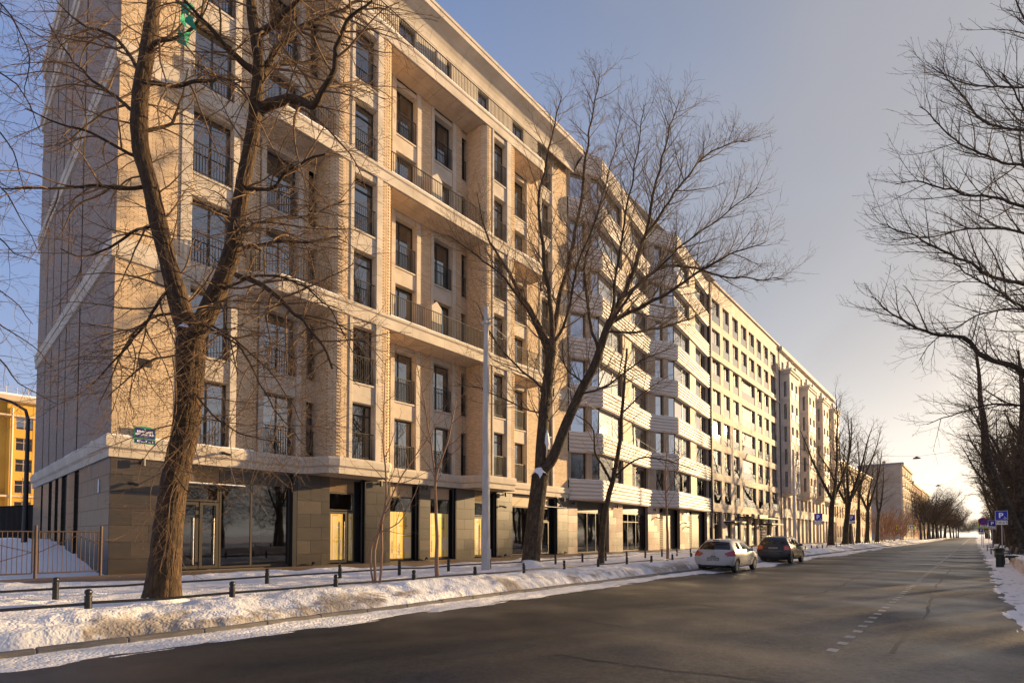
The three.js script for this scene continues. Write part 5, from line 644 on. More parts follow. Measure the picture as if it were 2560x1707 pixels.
{ // the big forked tree
  const t = thing('elm_tree', -13.24, 0.14, 3.5, 'big forked bare tree with furrowed trunk leaning right, in front of the corner house', 'tree', undefined), R = rng(101), g = new Geo();
  const tp = smooth(PT.t1, 0.035), rt = tp.map((_, i) => { const k = i / (tp.length - 1); return 0.86 * lerp(lerp(0.385, 0.30, sstep(0, 0.45, k)), 0.335, sstep(0.75, 1, k)); }); barkTube(g, tp, rt, 110, 0.022, 301, 0.10);
  for (const [p, r0, r1, sd] of [[PT.t1L, 0.215, 0.12, 302], [PT.t1R, 0.20, 0.08, 303]]) { const q = smooth(p, 0.05), w = q.map((_, i) => lerp(r0, r1, i / (q.length - 1)) * (1 + 0.16 * (fbm(i * 0.05, sd, 3) - 0.5) * 2)); barkTube(g, q, w, 64, 0.018, sd); }
  furrow(g.build('trunk', M.bark1, t));
  const tw = new Geo();
  const limb = (p, r0, r1) => { const q = wobble(smooth(p, 0.16), 0.10, R), l = new Geo(); l.tube(q, taper(q, r0, r1), 10, false, 1); l.build('limb', M.bark1, t); sprout(tw, q, r0, r1, elmLv, 0, R, 0.12); };
  PT.t1Rl.forEach((p, i) => limb(p, [0.115, 0.085, 0.08, 0.055, 0.06, 0.045, 0.075, 0.04, 0.045][i], 0.018)); PT.t1Ll.forEach((p, i) => limb(p, [0.05, 0.05, 0.045, 0.04, 0.035, 0.035, 0.055, 0.05, 0.04][i], 0.012)); PT.t1Tl.forEach((p) => limb(p, 0.028, 0.008));
  for (const p of [[[-12.3, 7.0, 4.2], [-11.4, 7.2, 4.6], [-10.4, 6.9, 5.0], [-9.6, 6.2, 5.3], [-9.0, 5.2, 5.5]], [[-12.4, 6.8, 4.1], [-11.6, 6.4, 4.0], [-10.9, 5.6, 3.9], [-10.4, 4.7, 3.9]], [[-12.0, 8.0, 4.4], [-11.0, 8.0, 4.0], [-10.2, 7.4, 3.8], [-9.6, 6.6, 3.7]], [[-13.0, 6.6, 3.7], [-13.4, 6.3, 3.1], [-13.6, 5.4, 2.7], [-13.7, 4.4, 2.4]], [[-12.6, 6.4, 3.9], [-12.3, 6.0, 4.6], [-11.9, 5.2, 5.3], [-11.6, 4.2, 5.8]]]) limb(p, 0.03, 0.008);
  const short = [{ ...elmLv[0], d: 3.4, len: [0.8, 2.2] }, elmLv[1], elmLv[2]]; sprout(tw, smooth(PT.t1L, 0.2), 0.2, 0.1, short, 0, R, 0.05); sprout(tw, smooth(PT.t1R, 0.2), 0.2, 0.1, short, 0, R, 0.03); sprout(tw, smooth(PT.t1, 0.2), 0.3, 0.3, [{ ...elmLv[0], d: 1.1, len: [0.6, 1.6] }, elmLv[1], elmLv[2]], 0, R, 0.62);
  tw.build('crown', M.twig1, t);
  const sn = new Geo(); sn.grid(14, 14, (u, v) => { const x = -12.84 + (u - 0.5) * 0.34, s = 3.72 + (v - 0.5) * 0.34; return [x, 6.12 + 0.16 * Math.cos((u - 0.5) * 3) * Math.cos((v - 0.5) * 3) + 0.05 * fbm(u * 5, v * 5, 3), s]; }, () => [1, 1, 1]); sn.build('snow_patch', M.snow, t);
  const bs = new Geo(); bs.grid(26, 26, (u, v) => { const x = -13.2 + (u - 0.5) * 1.7, s = 3.45 + (v - 0.5) * 1.7, r = Math.hypot(u - 0.5, v - 0.5) * 2; return [x, 0.2 + 0.22 * Math.exp(-r * r * 3.2) - 0.12 * r + 0.07 * fbm(u * 7, v * 7, 3), s]; }, () => [0.97, 0.96, 0.95]); bs.build('snow_mound', M.snow, t);
}
const mapleLv = [
  { d: 4.0, len: [1.2, 3.4], ang: 0.62, r: 0.0095, rmin: 0.006, seg: 9, wand: 0.16, trop: 0.05, taper: 0.5, sides: 5, lift: 0.35 },
  { d: 3.8, len: [0.6, 1.5], ang: 0.65, r: 0.006, rmin: 0.006, seg: 5, wand: 0.2, trop: 0.05, lift: 0.25 },
  { d: 3.8, len: [0.18, 0.55], ang: 0.6, r: 0.005, rmin: 0.0048, seg: 3, wand: 0.25, trop: 0.05 },
];
{ // the forked maple in the middle
  const t = thing('maple_tree', -15.18, 0.2, 18.42, 'tall bare tree forking low with snow in the fork, right of the pale pole', 'tree'), R = rng(202), g = new Geo();
  const tp = smooth(PT.t2, 0.05), rt = tp.map((_, i) => lerp(0.40, 0.38, i / tp.length)); barkTube(g, tp, rt, 72, 0.016, 401, 0.16);
  for (const [p, r0, r1, sd] of [[PT.t2L, 0.27, 0.22, 402], [PT.t2R, 0.25, 0.17, 403]]) { const q = smooth(p, 0.07); barkTube(g, q, taper(q, r0, r1), 44, 0.012, sd); } furrow(g.build('trunk', M.bark2, t));
  const tw = new Geo(), limb = (p, r0, r1) => { const q = wobble(smooth(p, 0.3), 0.22, R), l = new Geo(); l.tube(q, taper(q, r0, r1), 9); l.build('limb', M.bark2, t); sprout(tw, q, r0, r1, mapleLv, 0, R, 0.1); };
  PT.t2Ll.forEach((p, i) => limb(p, [0.13, 0.12, 0.14, 0.085, 0.06, 0.08, 0.04][i], 0.02)); PT.t2Rl.forEach((p, i) => limb(p, [0.13, 0.10, 0.075, 0.085, 0.08, 0.075, 0.05, 0.07, 0.04, 0.06][i], 0.016));
  sprout(tw, smooth(PT.t2L, 0.2), 0.2, 0.2, mapleLv, 0, R, 0.3); sprout(tw, smooth(PT.t2R, 0.2), 0.2, 0.15, mapleLv, 0, R, 0.35); tw.build('crown', M.twig2, t);
  const sn = new Geo(); for (const [x, y, s, w, h] of [[-14.78, 4.55, 18.6, 0.42, 0.38], [-14.62, 6.05, 18.95, 0.2, 0.8]]) sn.grid(16, 16, (u, v) => { const r = Math.hypot(u - 0.5, v - 0.5) * 2; return [x + (u - 0.5) * w * 1.4, y + h * (0.5 - 0.8 * r * r) + 0.12 * fbm(u * 6 + x, v * 6, 3), s + (v - 0.5) * w * 1.6]; }, () => [1, 1, 1]);
  const q = smooth(PT.t2R, 0.1); for (let i = 6; i < q.length - 20; i++) { const p = q[i]; if (fbm(i * 0.13, 9, 2) < 0.45) continue; sn.lathe(p[0] - 0.15, p[1] + 0.17, p[2] - 0.02, [[0, -0.05], [0.055, 0], [0.04, 0.045], [0, 0.06]], 7); } sn.C = null; sn.build('snow_patch', M.cleansnow, t);
  const bs = new Geo(); bs.grid(26, 26, (u, v) => { const x = -15.1 + (u - 0.5) * 2.4, s = 18.3 + (v - 0.5) * 2.4, r = Math.hypot(u - 0.5, v - 0.5) * 2; return [x, 0.19 + 0.42 * Math.exp(-r * r * 3) - 0.14 * r + 0.07 * fbm(u * 7, v * 7, 3), s]; }, () => [0.9, 0.87, 0.84]); bs.build('snow_mound', M.snow, t);
}
function smallTree(name, label, cat, lines, radii, lv, bark, twig, seed, dens = 1) {
  const b = lines[0][0], t = thing(name, b[0], b[1], b[2], label, cat), R = rng(seed), tw = new Geo();
  lines.forEach((p, i) => { const q = wobble(smooth(p, 0.2), 0.06, R), l = new Geo(); l.tube(q, taper(q, radii[i][0], radii[i][1]), 10); l.build(i ? 'limb' : 'trunk', bark, t); sprout(tw, q, radii[i][0], radii[i][1], lv, 0, R, radii[i][2] ?? 0.3); });
  tw.build('crown', twig, t); return t;
}
const youngLv = [{ d: 1.9, len: [0.7, 2.0], ang: 0.65, r: 0.007, rmin: 0.005, seg: 7, wand: 0.18, trop: 0.04, sides: 4, lift: 0.3 }, { d: 2.2, len: [0.25, 0.8], ang: 0.7, r: 0.005, rmin: 0.0036, seg: 4, wand: 0.2, trop: 0.03 }, { d: 2.4, len: [0.1, 0.3], ang: 0.7, r: 0.004, rmin: 0.003, seg: 2, wand: 0.2, trop: 0.03 }];
smallTree('young_tree', 'slim dark tree with crooked limbs between the forked tree and the parked cars', 'tree', PT.t3, [[0.17, 0.05, 0.3], [0.07, 0.02], [0.06, 0.012], [0.05, 0.012]], [{ ...mapleLv[0], d: 2.6, len: [0.8, 2.4], ang: 0.9 }, mapleLv[1], mapleLv[2]], M.bark2, M.twig2, 303);
smallTree('sapling', 'single-stemmed sapling in front of the second yellow window', 'tree', PT.sap, [[0.075, 0.014, 0.5], [0.035, 0.01, 0.1]], youngLv, M.sapling, M.twig1, 304);
smallTree('bush', 'many-stemmed young tree splitting at the ground before the first yellow window', 'tree', PT.shrub, [[0.045, 0.01, 0.35], [0.04, 0.01, 0.35], [0.03, 0.008, 0.4]], youngLv, M.sapling, M.twig1, 305);
smallTree('young_tree', 'slender pale-barked young tree just left of the white car', 'tree', PT.t4, [[0.085, 0.02, 0.45], [0.04, 0.012, 0.2]], [{ ...youngLv[0], d: 3.4, len: [1.0, 2.4] }, youngLv[1], youngLv[2]], M.sapling, M.twigred, 306);

// park and street trees further off: a few grown forms, turned and scaled per tree
function grownTree(seed, H, o = {}) {
  const R = rng(seed), root = new THREE.Group(); root.origin = [0, 0, 0]; const tk = new Geo(), tw = new Geo(), r0 = o.r || 0.28, fork = H * (o.fork || 0.32), lean = [(R() - 0.5) * 0.10, (R() - 0.5) * 0.10];
  const tr = branchPts([0, 0, 0], [lean[0], 1, lean[1]], fork, 8, 0.05, 0, R); tk.tube(tr, tr.map((_, i) => r0 * (1.15 - 0.35 * i / 8) + (i === 0 ? r0 * 0.35 : 0)), 12);
  const top = tr[8], n = o.n || 3; const lv = [{ d: 2.3 * (o.dens || 1), len: [H * 0.13, H * 0.26], ang: o.ang || 0.75, r: 0.012, rmin: 0.010, seg: 7, wand: 0.17, trop: o.trop ?? 0.05, taper: 0.5, sides: 4, lift: 0.2 }, { d: 2.6 * (o.dens || 1), len: [H * 0.05, H * 0.11], ang: 0.7, r: 0.009, rmin: 0.008, seg: 4, wand: 0.22, trop: 0.04 }, { d: 2.3, len: [0.3, 0.75], ang: 0.7, r: 0.008, rmin: o.thin || 0.0065, seg: 2, wand: 0.22, trop: 0.03 }];
  for (let i = 0; i < n; i++) { const a = i * 6.28 / n + R(), sp = (o.spread || 0.45) * (0.6 + 0.7 * R()); const q = branchPts(top, [Math.cos(a) * sp, 1, Math.sin(a) * sp], (H - fork) * (0.8 + 0.3 * R()), 12, 0.12, 0.03, R), rr = r0 * 0.62; tk.tube(q, taper(q, rr, 0.03), 9); sprout(tw, q, rr, 0.03, lv, 0, R, 0.05); }
  sprout(tw, tr, r0, r0 * 0.8, [{ ...lv[0], d: 0.8 }, lv[1], lv[2]], 0, R, 0.55);
  tk.build('trunk', o.bark || M.barkfar, root); tw.build('crown', o.twig || M.twigfar, root); return root;
}
const FORMS = [grownTree(11, 15, { n: 3 }), grownTree(12, 16, { n: 4, spread: 0.6, trop: 0.01, ang: 0.95 }), grownTree(13, 14, { n: 2, spread: 0.35, r: 0.25 }), grownTree(14, 13, { n: 3, spread: 0.7, trop: -0.02, ang: 1.0, dens: 1.15 })];
FORMS.push(grownTree(16, 16, { n: 6, spread: 0.9, dens: 1.5, ang: 1.0, trop: 0.01, thin: 0.012, r: 0.3 }));
const HEDGE = grownTree(15, 5, { n: 7, fork: 0.12, r: 0.10, spread: 0.8, dens: 1.9, twig: M.twigred, bark: M.sapling, thin: 0.006 });
function plant(form, name, x, y, s, k, turn, label, group, cat = 'tree') { const g = form.clone(); g.name = numbered(name); g.position.set(x, y, -s); g.rotation.y = turn; g.scale.set(k * 0.97, k, k * 1.03); g.userData = { label, category: cat }; if (group) g.userData.group = group; scene.add(g); return g; }
const ORD = ['first', 'second', 'third', 'fourth', 'fifth', 'sixth', 'seventh', 'eighth', 'ninth', 'tenth', 'eleventh', 'twelfth', 'thirteenth', 'fourteenth', 'fifteenth', 'sixteenth', 'seventeenth', 'eighteenth'];
// left row beyond the cars
for (const [x, s, f, k, tn, lb] of [[-15.1, 85, 0, 1.35, 0.3, 'dark leaning tree nearest beyond the black car, beside the first blue parking sign'], [-14.7, 93, 2, 1.45, 2.1, 'dark forked tree just left of the second blue parking sign on the left'], [-15.4, 103, 1, 1.3, 4.0, 'dark tree just right of the second blue parking sign on the left'], [-15.8, 113, 2, 1.4, 1.1, 'twin-stemmed dark tree standing before the cream stone house'], [-15.6, 122, 0, 1.3, 5.2, 'curving dark tree before the gap after the cream stone house'], [-15.0, 131, 2, 1.35, 3.3, 'last big dark tree of the left row, leaning over the road']]) plant(FORMS[f], 'street_tree', x, 0.15, s, k, tn, lb);
for (const [x, s] of [[-14.8, 142], [-16.2, 150], [-14.6, 158], [-16.4, 168], [-15.2, 180], [-16, 196]]) plant(HEDGE, 'reddish_shrub', x, 0.1, s, 1.5 + 0.5 * hash(s, 1), s, ORD[[142, 150, 158, 168, 180, 196].indexOf(s)] + ' reddish bare shrub, counting away, in the row before the tan house', 'reddish shrubs on the left far down the street', 'shrub');
let fi = 0;
for (const [x, s] of [[-13.4, 224], [-12.2, 236], [-13.6, 246], [-11.6, 252], [-12.9, 262], [-11.2, 272], [-12.6, 284], [-10.8, 296], [-12.2, 310], [-10.4, 330], [-11.5, 352], [-9.6, 380], [-9.0, 410], [-8.4, 440], [-8, 470]]) plant(FORMS[s > 250 ? 4 : [1, 3, 0][Math.floor(s) % 3]], 'far_tree', x, 0.1, s, (s > 250 ? 1.12 : 0.95) + 0.25 * hash(s, 2), s * 1.7, ORD[fi++] + ' dark tree, counting away, of the clump closing the left side of the street', 'dark trees at the far end of the street');
{ // the wood that closes the street, one grey-brown mass
  const R = rng(909), src = FORMS[3].children[1].geometry, inst = new THREE.InstancedMesh(src, M.twigfar, 300), m = new THREE.Matrix4(); for (let i = 0; i < 300; i++) { const k = 0.8 + 0.5 * R(), far = i < 150; m.compose(far ? new THREE.Vector3(-60 + R() * 120, 0, -(480 + R() * 110)) : new THREE.Vector3(42 + R() * 40, -1, 60 - (i - 150) * 2.6 - R() * 6), new THREE.Quaternion().setFromAxisAngle(new THREE.Vector3(0, 1, 0), R() * 6.28), new THREE.Vector3(k * 1.5, k, k * 1.5)); inst.setMatrixAt(i, m); } inst.name = 'far_wood'; inst.userData = { kind: 'stuff', label: 'grey-brown bare wood closing the street and the far side of the park', category: 'wood' }; scene.add(inst);
}
{ // near tree of the park whose boughs hang over the right of the picture
  const t = thing('park_tree', 2.9, 0.1, 24.6, 'large tree whose long bare boughs hang over the road from the right edge', 'tree'), R = rng(505), tw = new Geo(), g = new Geo();
  const tr = smooth([[2.9, 0.1, 24.6], [2.95, 3, 24.7], [2.85, 6.5, 24.8], [2.9, 10, 24.9], [2.8, 14, 25.1], [2.6, 18, 25.2], [2.4, 21.5, 25.2]], 0.3); g.tube(tr, taper(tr, 0.42, 0.06), 16); g.build('trunk', M.barkfar, t);
  const lv = [{ d: 5.0, len: [0.9, 2.8], ang: 0.7, r: 0.009, rmin: 0.007, seg: 8, wand: 0.16, trop: 0.045, taper: 0.4, sides: 4, lift: 0.2 }, { d: 4.0, len: [0.4, 1.1], ang: 0.7, r: 0.006, rmin: 0.0055, seg: 4, wand: 0.2, trop: 0.05, lift: 0.2 }, { d: 4.0, len: [0.1, 0.34], ang: 0.8, r: 0.005, rmin: 0.0036, seg: 2, wand: 0.25, trop: 0.04 }];
  const limbs = [[[[2.9, 5.6, 24.8], [1.77, 6.76, 24.93], [1.19, 7.37, 24.7], [0.79, 7.65, 24.64], [0.28, 8.05, 24.47], [-0.03, 8.51, 24.49], [-0.88, 8.88, 24.01], [-1.87, 9.56, 23.43], [-2.65, 10.47, 23.03]], 0.13], [[[2.8, 11.6, 25], [1.9, 12.54, 25.05], [0.88, 12.92, 23.64], [-0.12, 12.87, 22.26], [-1.07, 12.95, 20.92], [-1.61, 12.63, 19.94]], 0.06], [[[2.8, 14, 25.1], [1.97, 15.48, 25.11], [1.17, 15.79, 24.73], [0.56, 16.31, 24.53], [-0.06, 17.54, 24.32], [-0.69, 18.73, 24.09]], 0.06], [[[2.9, 9.4, 24.9], [1.9, 10.29, 25.71], [0.64, 10.59, 24.27], [-0.37, 11.15, 23.04], [-1.36, 11.7, 21.83], [-2.13, 11.96, 20.81]], 0.08], [[[2.7, 16, 25.1], [2.07, 17.4, 25.86], [1.25, 17.86, 25.64], [0.17, 18.28, 25.18], [-0.84, 19.65, 25.29]], 0.05], [[[2.9, 10.2, 24.9], [1.83, 11.42, 24.32], [0.87, 12.05, 23.96], [0.05, 12.27, 23.75], [-1.01, 12.21, 23.31], [-2, 12.28, 22.93]], 0.055], [[[2.9, 8.4, 24.9], [1.93, 9.65, 26.41], [0.87, 9.91, 25.8], [-0.01, 9.57, 25.36], [-1.04, 8.77, 24.79], [-1.4, 8.25, 24.8]], 0.05], [[[2.8, 12.6, 25], [1.94, 14.08, 25.08], [0.91, 14.31, 23.84], [0.11, 14.54, 22.79], [-0.76, 15.29, 21.69], [-1.03, 15.55, 21.12]], 0.055], [[[2.5, 18, 25.2], [2.05, 18.73, 25.18], [1.66, 19.58, 24.83], [1.46, 20.01, 24.66], [1.28, 20.8, 24.5]], 0.05], [[[2.9, 5.2, 24.8], [1.75, 5.94, 24.91], [0.75, 6.16, 24.48], [-0.29, 5.96, 24], [-1.16, 5.61, 23.68]], 0.06], [[[2.9, 7, 24.8], [2.2, 8, 24], [1.4, 8.6, 22.6], [0.4, 9.2, 21], [-0.4, 9.6, 19.6]], 0.06], [[[2.8, 13, 25], [2.2, 14, 23.6], [1.5, 14.4, 22], [0.9, 15, 20.4]], 0.06], [[[2.9, 6, 24.8], [3.2, 7.5, 23.2], [2.7, 8.5, 21.4], [1.8, 9, 19.6]], 0.07]];
  for (const [p, r] of limbs) { const q = wobble(smooth(p, 0.25), 0.22, R), l = new Geo(); l.tube(q, taper(q, r, 0.012), 8); l.build('limb', M.barkfar, t); sprout(tw, q, r, 0.012, lv, 0, R, 0.08); }
  tw.build('crown', M.twigfar, t);
}
{ // thick tree leaning over the pavement far right
  const t = thing('park_tree', 3.0, 0.1, 60, 'thick dark trunk leaning left over the large parking sign on the right', 'tree'), R = rng(606), tw = new Geo(), g = new Geo();
  const tr = smooth([[3.02, 0.1, 60.1], [2.45, 2.24, 59.6], [1.84, 4.45, 59.0], [1.38, 6.2, 58.6], [0.97, 7.89, 58.3], [0.84, 10.95, 58.1], [0.65, 12.86, 58], [0.62, 14.86, 57.95], [0.43, 17.55, 57.8]], 0.3); g.tube(tr, tr.map((_, i) => lerp(0.75, 0.06, Math.pow(i / (tr.length - 1), 0.6))), 14); const t2 = smooth([[2.9, 0.1, 60.3], [3.1, 3, 60.2], [3.0, 7, 60.4], [3.3, 12, 60.3], [3.1, 17, 60]], 0.3); g.tube(t2, taper(t2, 0.62, 0.06), 12); g.build('trunk', M.barkfar, t);
  const lv = [{ d: 2.6, len: [2.2, 5.2], ang: 0.95, r: 0.012, rmin: 0.009, seg: 8, wand: 0.17, trop: 0.02, taper: 0.5, sides: 4 }, { d: 3.0, len: [0.8, 2.0], ang: 0.75, r: 0.008, rmin: 0.007, seg: 4, wand: 0.22, trop: 0.03 }, { d: 2.4, len: [0.3, 0.8], ang: 0.7, r: 0.007, rmin: 0.006, seg: 2, wand: 0.22, trop: 0.03 }];
  sprout(tw, tr, 0.3, 0.06, lv, 0, R, 0.35); sprout(tw, t2, 0.3, 0.06, lv, 0, R, 0.3); tw.build('crown', M.twigfar, t);
}
for (const [x, s, f, k, lb] of [[-62, -5, 1, 0.9, 'bare tree behind the fence left of the end wall, nearest to it'], [-74, -11, 3, 1.0, 'bare tree behind the fence left of the end wall, farther off'], [-66, 1.5, 0, 0.8, 'bare tree before the dark shed and the ochre house'], [-92, 8.5, 2, 0.62, 'small bare tree before the windows of the ochre house']]) plant(FORMS[f], 'yard_tree', x, 0.3, s, k, s, lb);
// rows of the park on the right: they stand beside and behind the right edge and shade the road
{
  const R = rng(707), spots = [];
  for (let row = 0; row < 5; row++) for (let s = 16 + row * 2.3; s < 175; s += 6.2 + 0.5 * row) { const x = [4.4, 8.6, 13.5, 19.5, 27][row] + (R() - 0.5) * 1.6, q = s + (R() - 0.5) * 2.4; const gap = [[25, 49], [37, 61], [50, 75], [67, 91], [88, 112]][row]; if (q > gap[0] && q < gap[1] && R() < 0.3) continue; if (vnoise(q * 0.085 + row * 7.3, row) > 0.7) continue; if (row === 0 && (q < 22 || Math.abs(q - 24.6) < 2.5 || Math.abs(q - 60) < 2.5)) continue; spots.push([x, q, row]); }
  for (const [x, s, row] of spots) { const q2 = s; plant(FORMS[Math.floor(R() * 4)], 'park_tree', x, 0.08, s, (row === 0 ? (q2 > 58 ? 1.05 : 0.62) : [0, 0.74, 0.92, 1.1, 1.2][row]) * (0.88 + 0.24 * R()), R() * 6.28, 'dark bare tree among the dense rows of the park at the right edge', 'bare trees in the rows of the park'); }
  for (let s = 58, k = 0; s < 150; s += 5.5) plant(FORMS[Math.floor(R() * 4)], 'park_tree', 3.1 + R() * 1.2, 0.08, s + R() * 2, 0.95 + 0.25 * R(), R() * 6.28, ORD[k++] + ' dark tree, counting away, of the row lining the right pavement past the bin', 'dark trees lining the right pavement');
  for (let s = -34; s < 14; s += 7.5) plant(FORMS[Math.floor(R() * 4)], 'park_tree', 11 + R() * 10, 0.08, s, 0.9, R() * 6, 'dark bare tree among the dense rows of the park at the right edge', 'bare trees in the rows of the park');
  for (let s = 180; s < 420; s += 9) plant(FORMS[Math.floor(R() * 4)], 'park_tree', 4.5 + R() * 5, 0.08, s, 0.8 + 0.25 * R(), R() * 6.28, 'dark bare tree among the dense rows of the park at the right edge', 'bare trees in the rows of the park');
}
{ // tree beyond the left edge whose long twigs hang into the picture
  const t = thing('elm_tree', -14.2, 0.2, -3.4, 'tree whose thin drooping twigs hang against the sky at the left edge', 'tree'), R = rng(808), tw = new Geo(), g = new Geo();
  const tr = smooth([[-14.2, 0.1, -3.4], [-14.3, 3, -3.3], [-14.5, 6, -3], [-14.8, 9, -2.8], [-15, 13, -2.6], [-15.2, 16, -2.2]], 0.3); g.tube(tr, taper(tr, 0.36, 0.1), 14); g.build('trunk', M.bark1, t);
  const lv = [{ d: 2.6, len: [0.7, 1.9], ang: 0.75, r: 0.006, rmin: 0.0042, seg: 9, wand: 0.28, trop: -0.05, sides: 3 }, { d: 3.0, len: [0.25, 0.7], ang: 0.8, r: 0.005, rmin: 0.0032, seg: 5, wand: 0.32, trop: -0.02 }, { d: 4, len: [0.08, 0.22], ang: 0.8, r: 0.004, rmin: 0.0026, seg: 2, wand: 0.3, trop: 0 }];
  for (const p of [[[-15.1, 15, -2.3], [-15.4, 14.6, -0.8], [-15.3, 13.1, 0.48], [-15.09, 12.8, 0.83], [-15.01, 12.49, 1.08], [-14.94, 11.82, 1.3], [-15.19, 11.14, 1.25]], [[-15, 13, -2.6], [-15.4, 12.6, -1], [-15.27, 11.73, 0.51], [-15.07, 11.34, 0.86], [-14.93, 11.11, 1.16], [-14.78, 10.26, 1.48]], [[-14.9, 11, -2.7], [-15.4, 11.2, -1], [-15.23, 10.37, 0.54], [-14.99, 10.03, 0.89], [-14.87, 9.5, 1.13], [-14.87, 8.89, 1.27]], [[-14.6, 7, -2.9], [-15.2, 7.3, -1], [-15.14, 6.52, 0.62], [-14.97, 6.01, 0.97], [-14.8, 5.73, 1.33], [-14.68, 5.15, 1.83]], [[-14.5, 6, -3], [-15.2, 6.4, -1], [-15.12, 5.53, 0.65], [-14.85, 5.23, 0.98], [-14.7, 4.84, 1.22], [-14.27, 4.38, 1.8]], [[-14.7, 8.4, -2.9], [-15.3, 8.8, -1], [-15.18, 8.02, 0.59], [-14.66, 7.63, 0.92], [-14.21, 7.24, 1.18], [-13.83, 7.11, 1.38]], [[-14.8, 9, -2.8], [-15.4, 9.7, -1], [-15.2, 9.19, 0.57], [-15.01, 8.86, 0.91], [-14.81, 8.18, 1.28], [-14.79, 7.74, 1.47]], [[-14.6, 7.6, -2.9], [-15.3, 7.8, -1], [-15.15, 6.94, 0.62], [-14.87, 6.72, 0.95], [-14.71, 6.42, 1.18], [-14.54, 6.03, 1.42]], [[-15, 12.4, -2.6], [-15.8, 13.4, -1.2], [-15.9, 13.2, 0.2], [-15.6, 13.0, 1.0], [-15.2, 12.6, 1.7]]]) { const q = wobble(smooth(p, 0.2), 0.12, R), l = new Geo(); l.tube(q, taper(q, 0.045, 0.006), 6); l.build('limb', M.bark1, t); sprout(tw, q, 0.03, 0.006, lv, 0, R, 0.35); }
  tw.build('crown', M.twig2, t);
}
// ---------------------------------------------------------------- parked cars, lofted from cross-sections
function cr(a, b, c, d, t) { return 0.5 * (2 * b + (c - a) * t + (2 * a - 5 * b + 4 * c - d) * t * t + (3 * b - a - 3 * c + d) * t * t * t); }
function lathX(g, x, y, s, prof, sides = 20) { // ring profile [(radius, dx)] round an axle along x
  const base = g.n, w = sides + 1; prof.forEach(([r, dx], i) => { const a = prof[Math.max(0, i - 1)], b = prof[Math.min(prof.length - 1, i + 1)], dl = Math.hypot(b[0] - a[0], b[1] - a[1]) || 1, nr = (b[1] - a[1]) / dl, nx = -(b[0] - a[0]) / dl; for (let k = 0; k <= sides; k++) { const q = k / sides * 6.28319; g.vert(x + dx, y + Math.cos(q) * r, s + Math.sin(q) * r, nx, Math.cos(q) * nr, Math.sin(q) * nr, k / sides, i); } });
  for (let i = 0; i < prof.length - 1; i++) for (let k = 0; k < sides; k++) { const a = base + i * w + k; g.I.push(a, a + 1, a + w, a + 1, a + w + 1, a + w); }
}
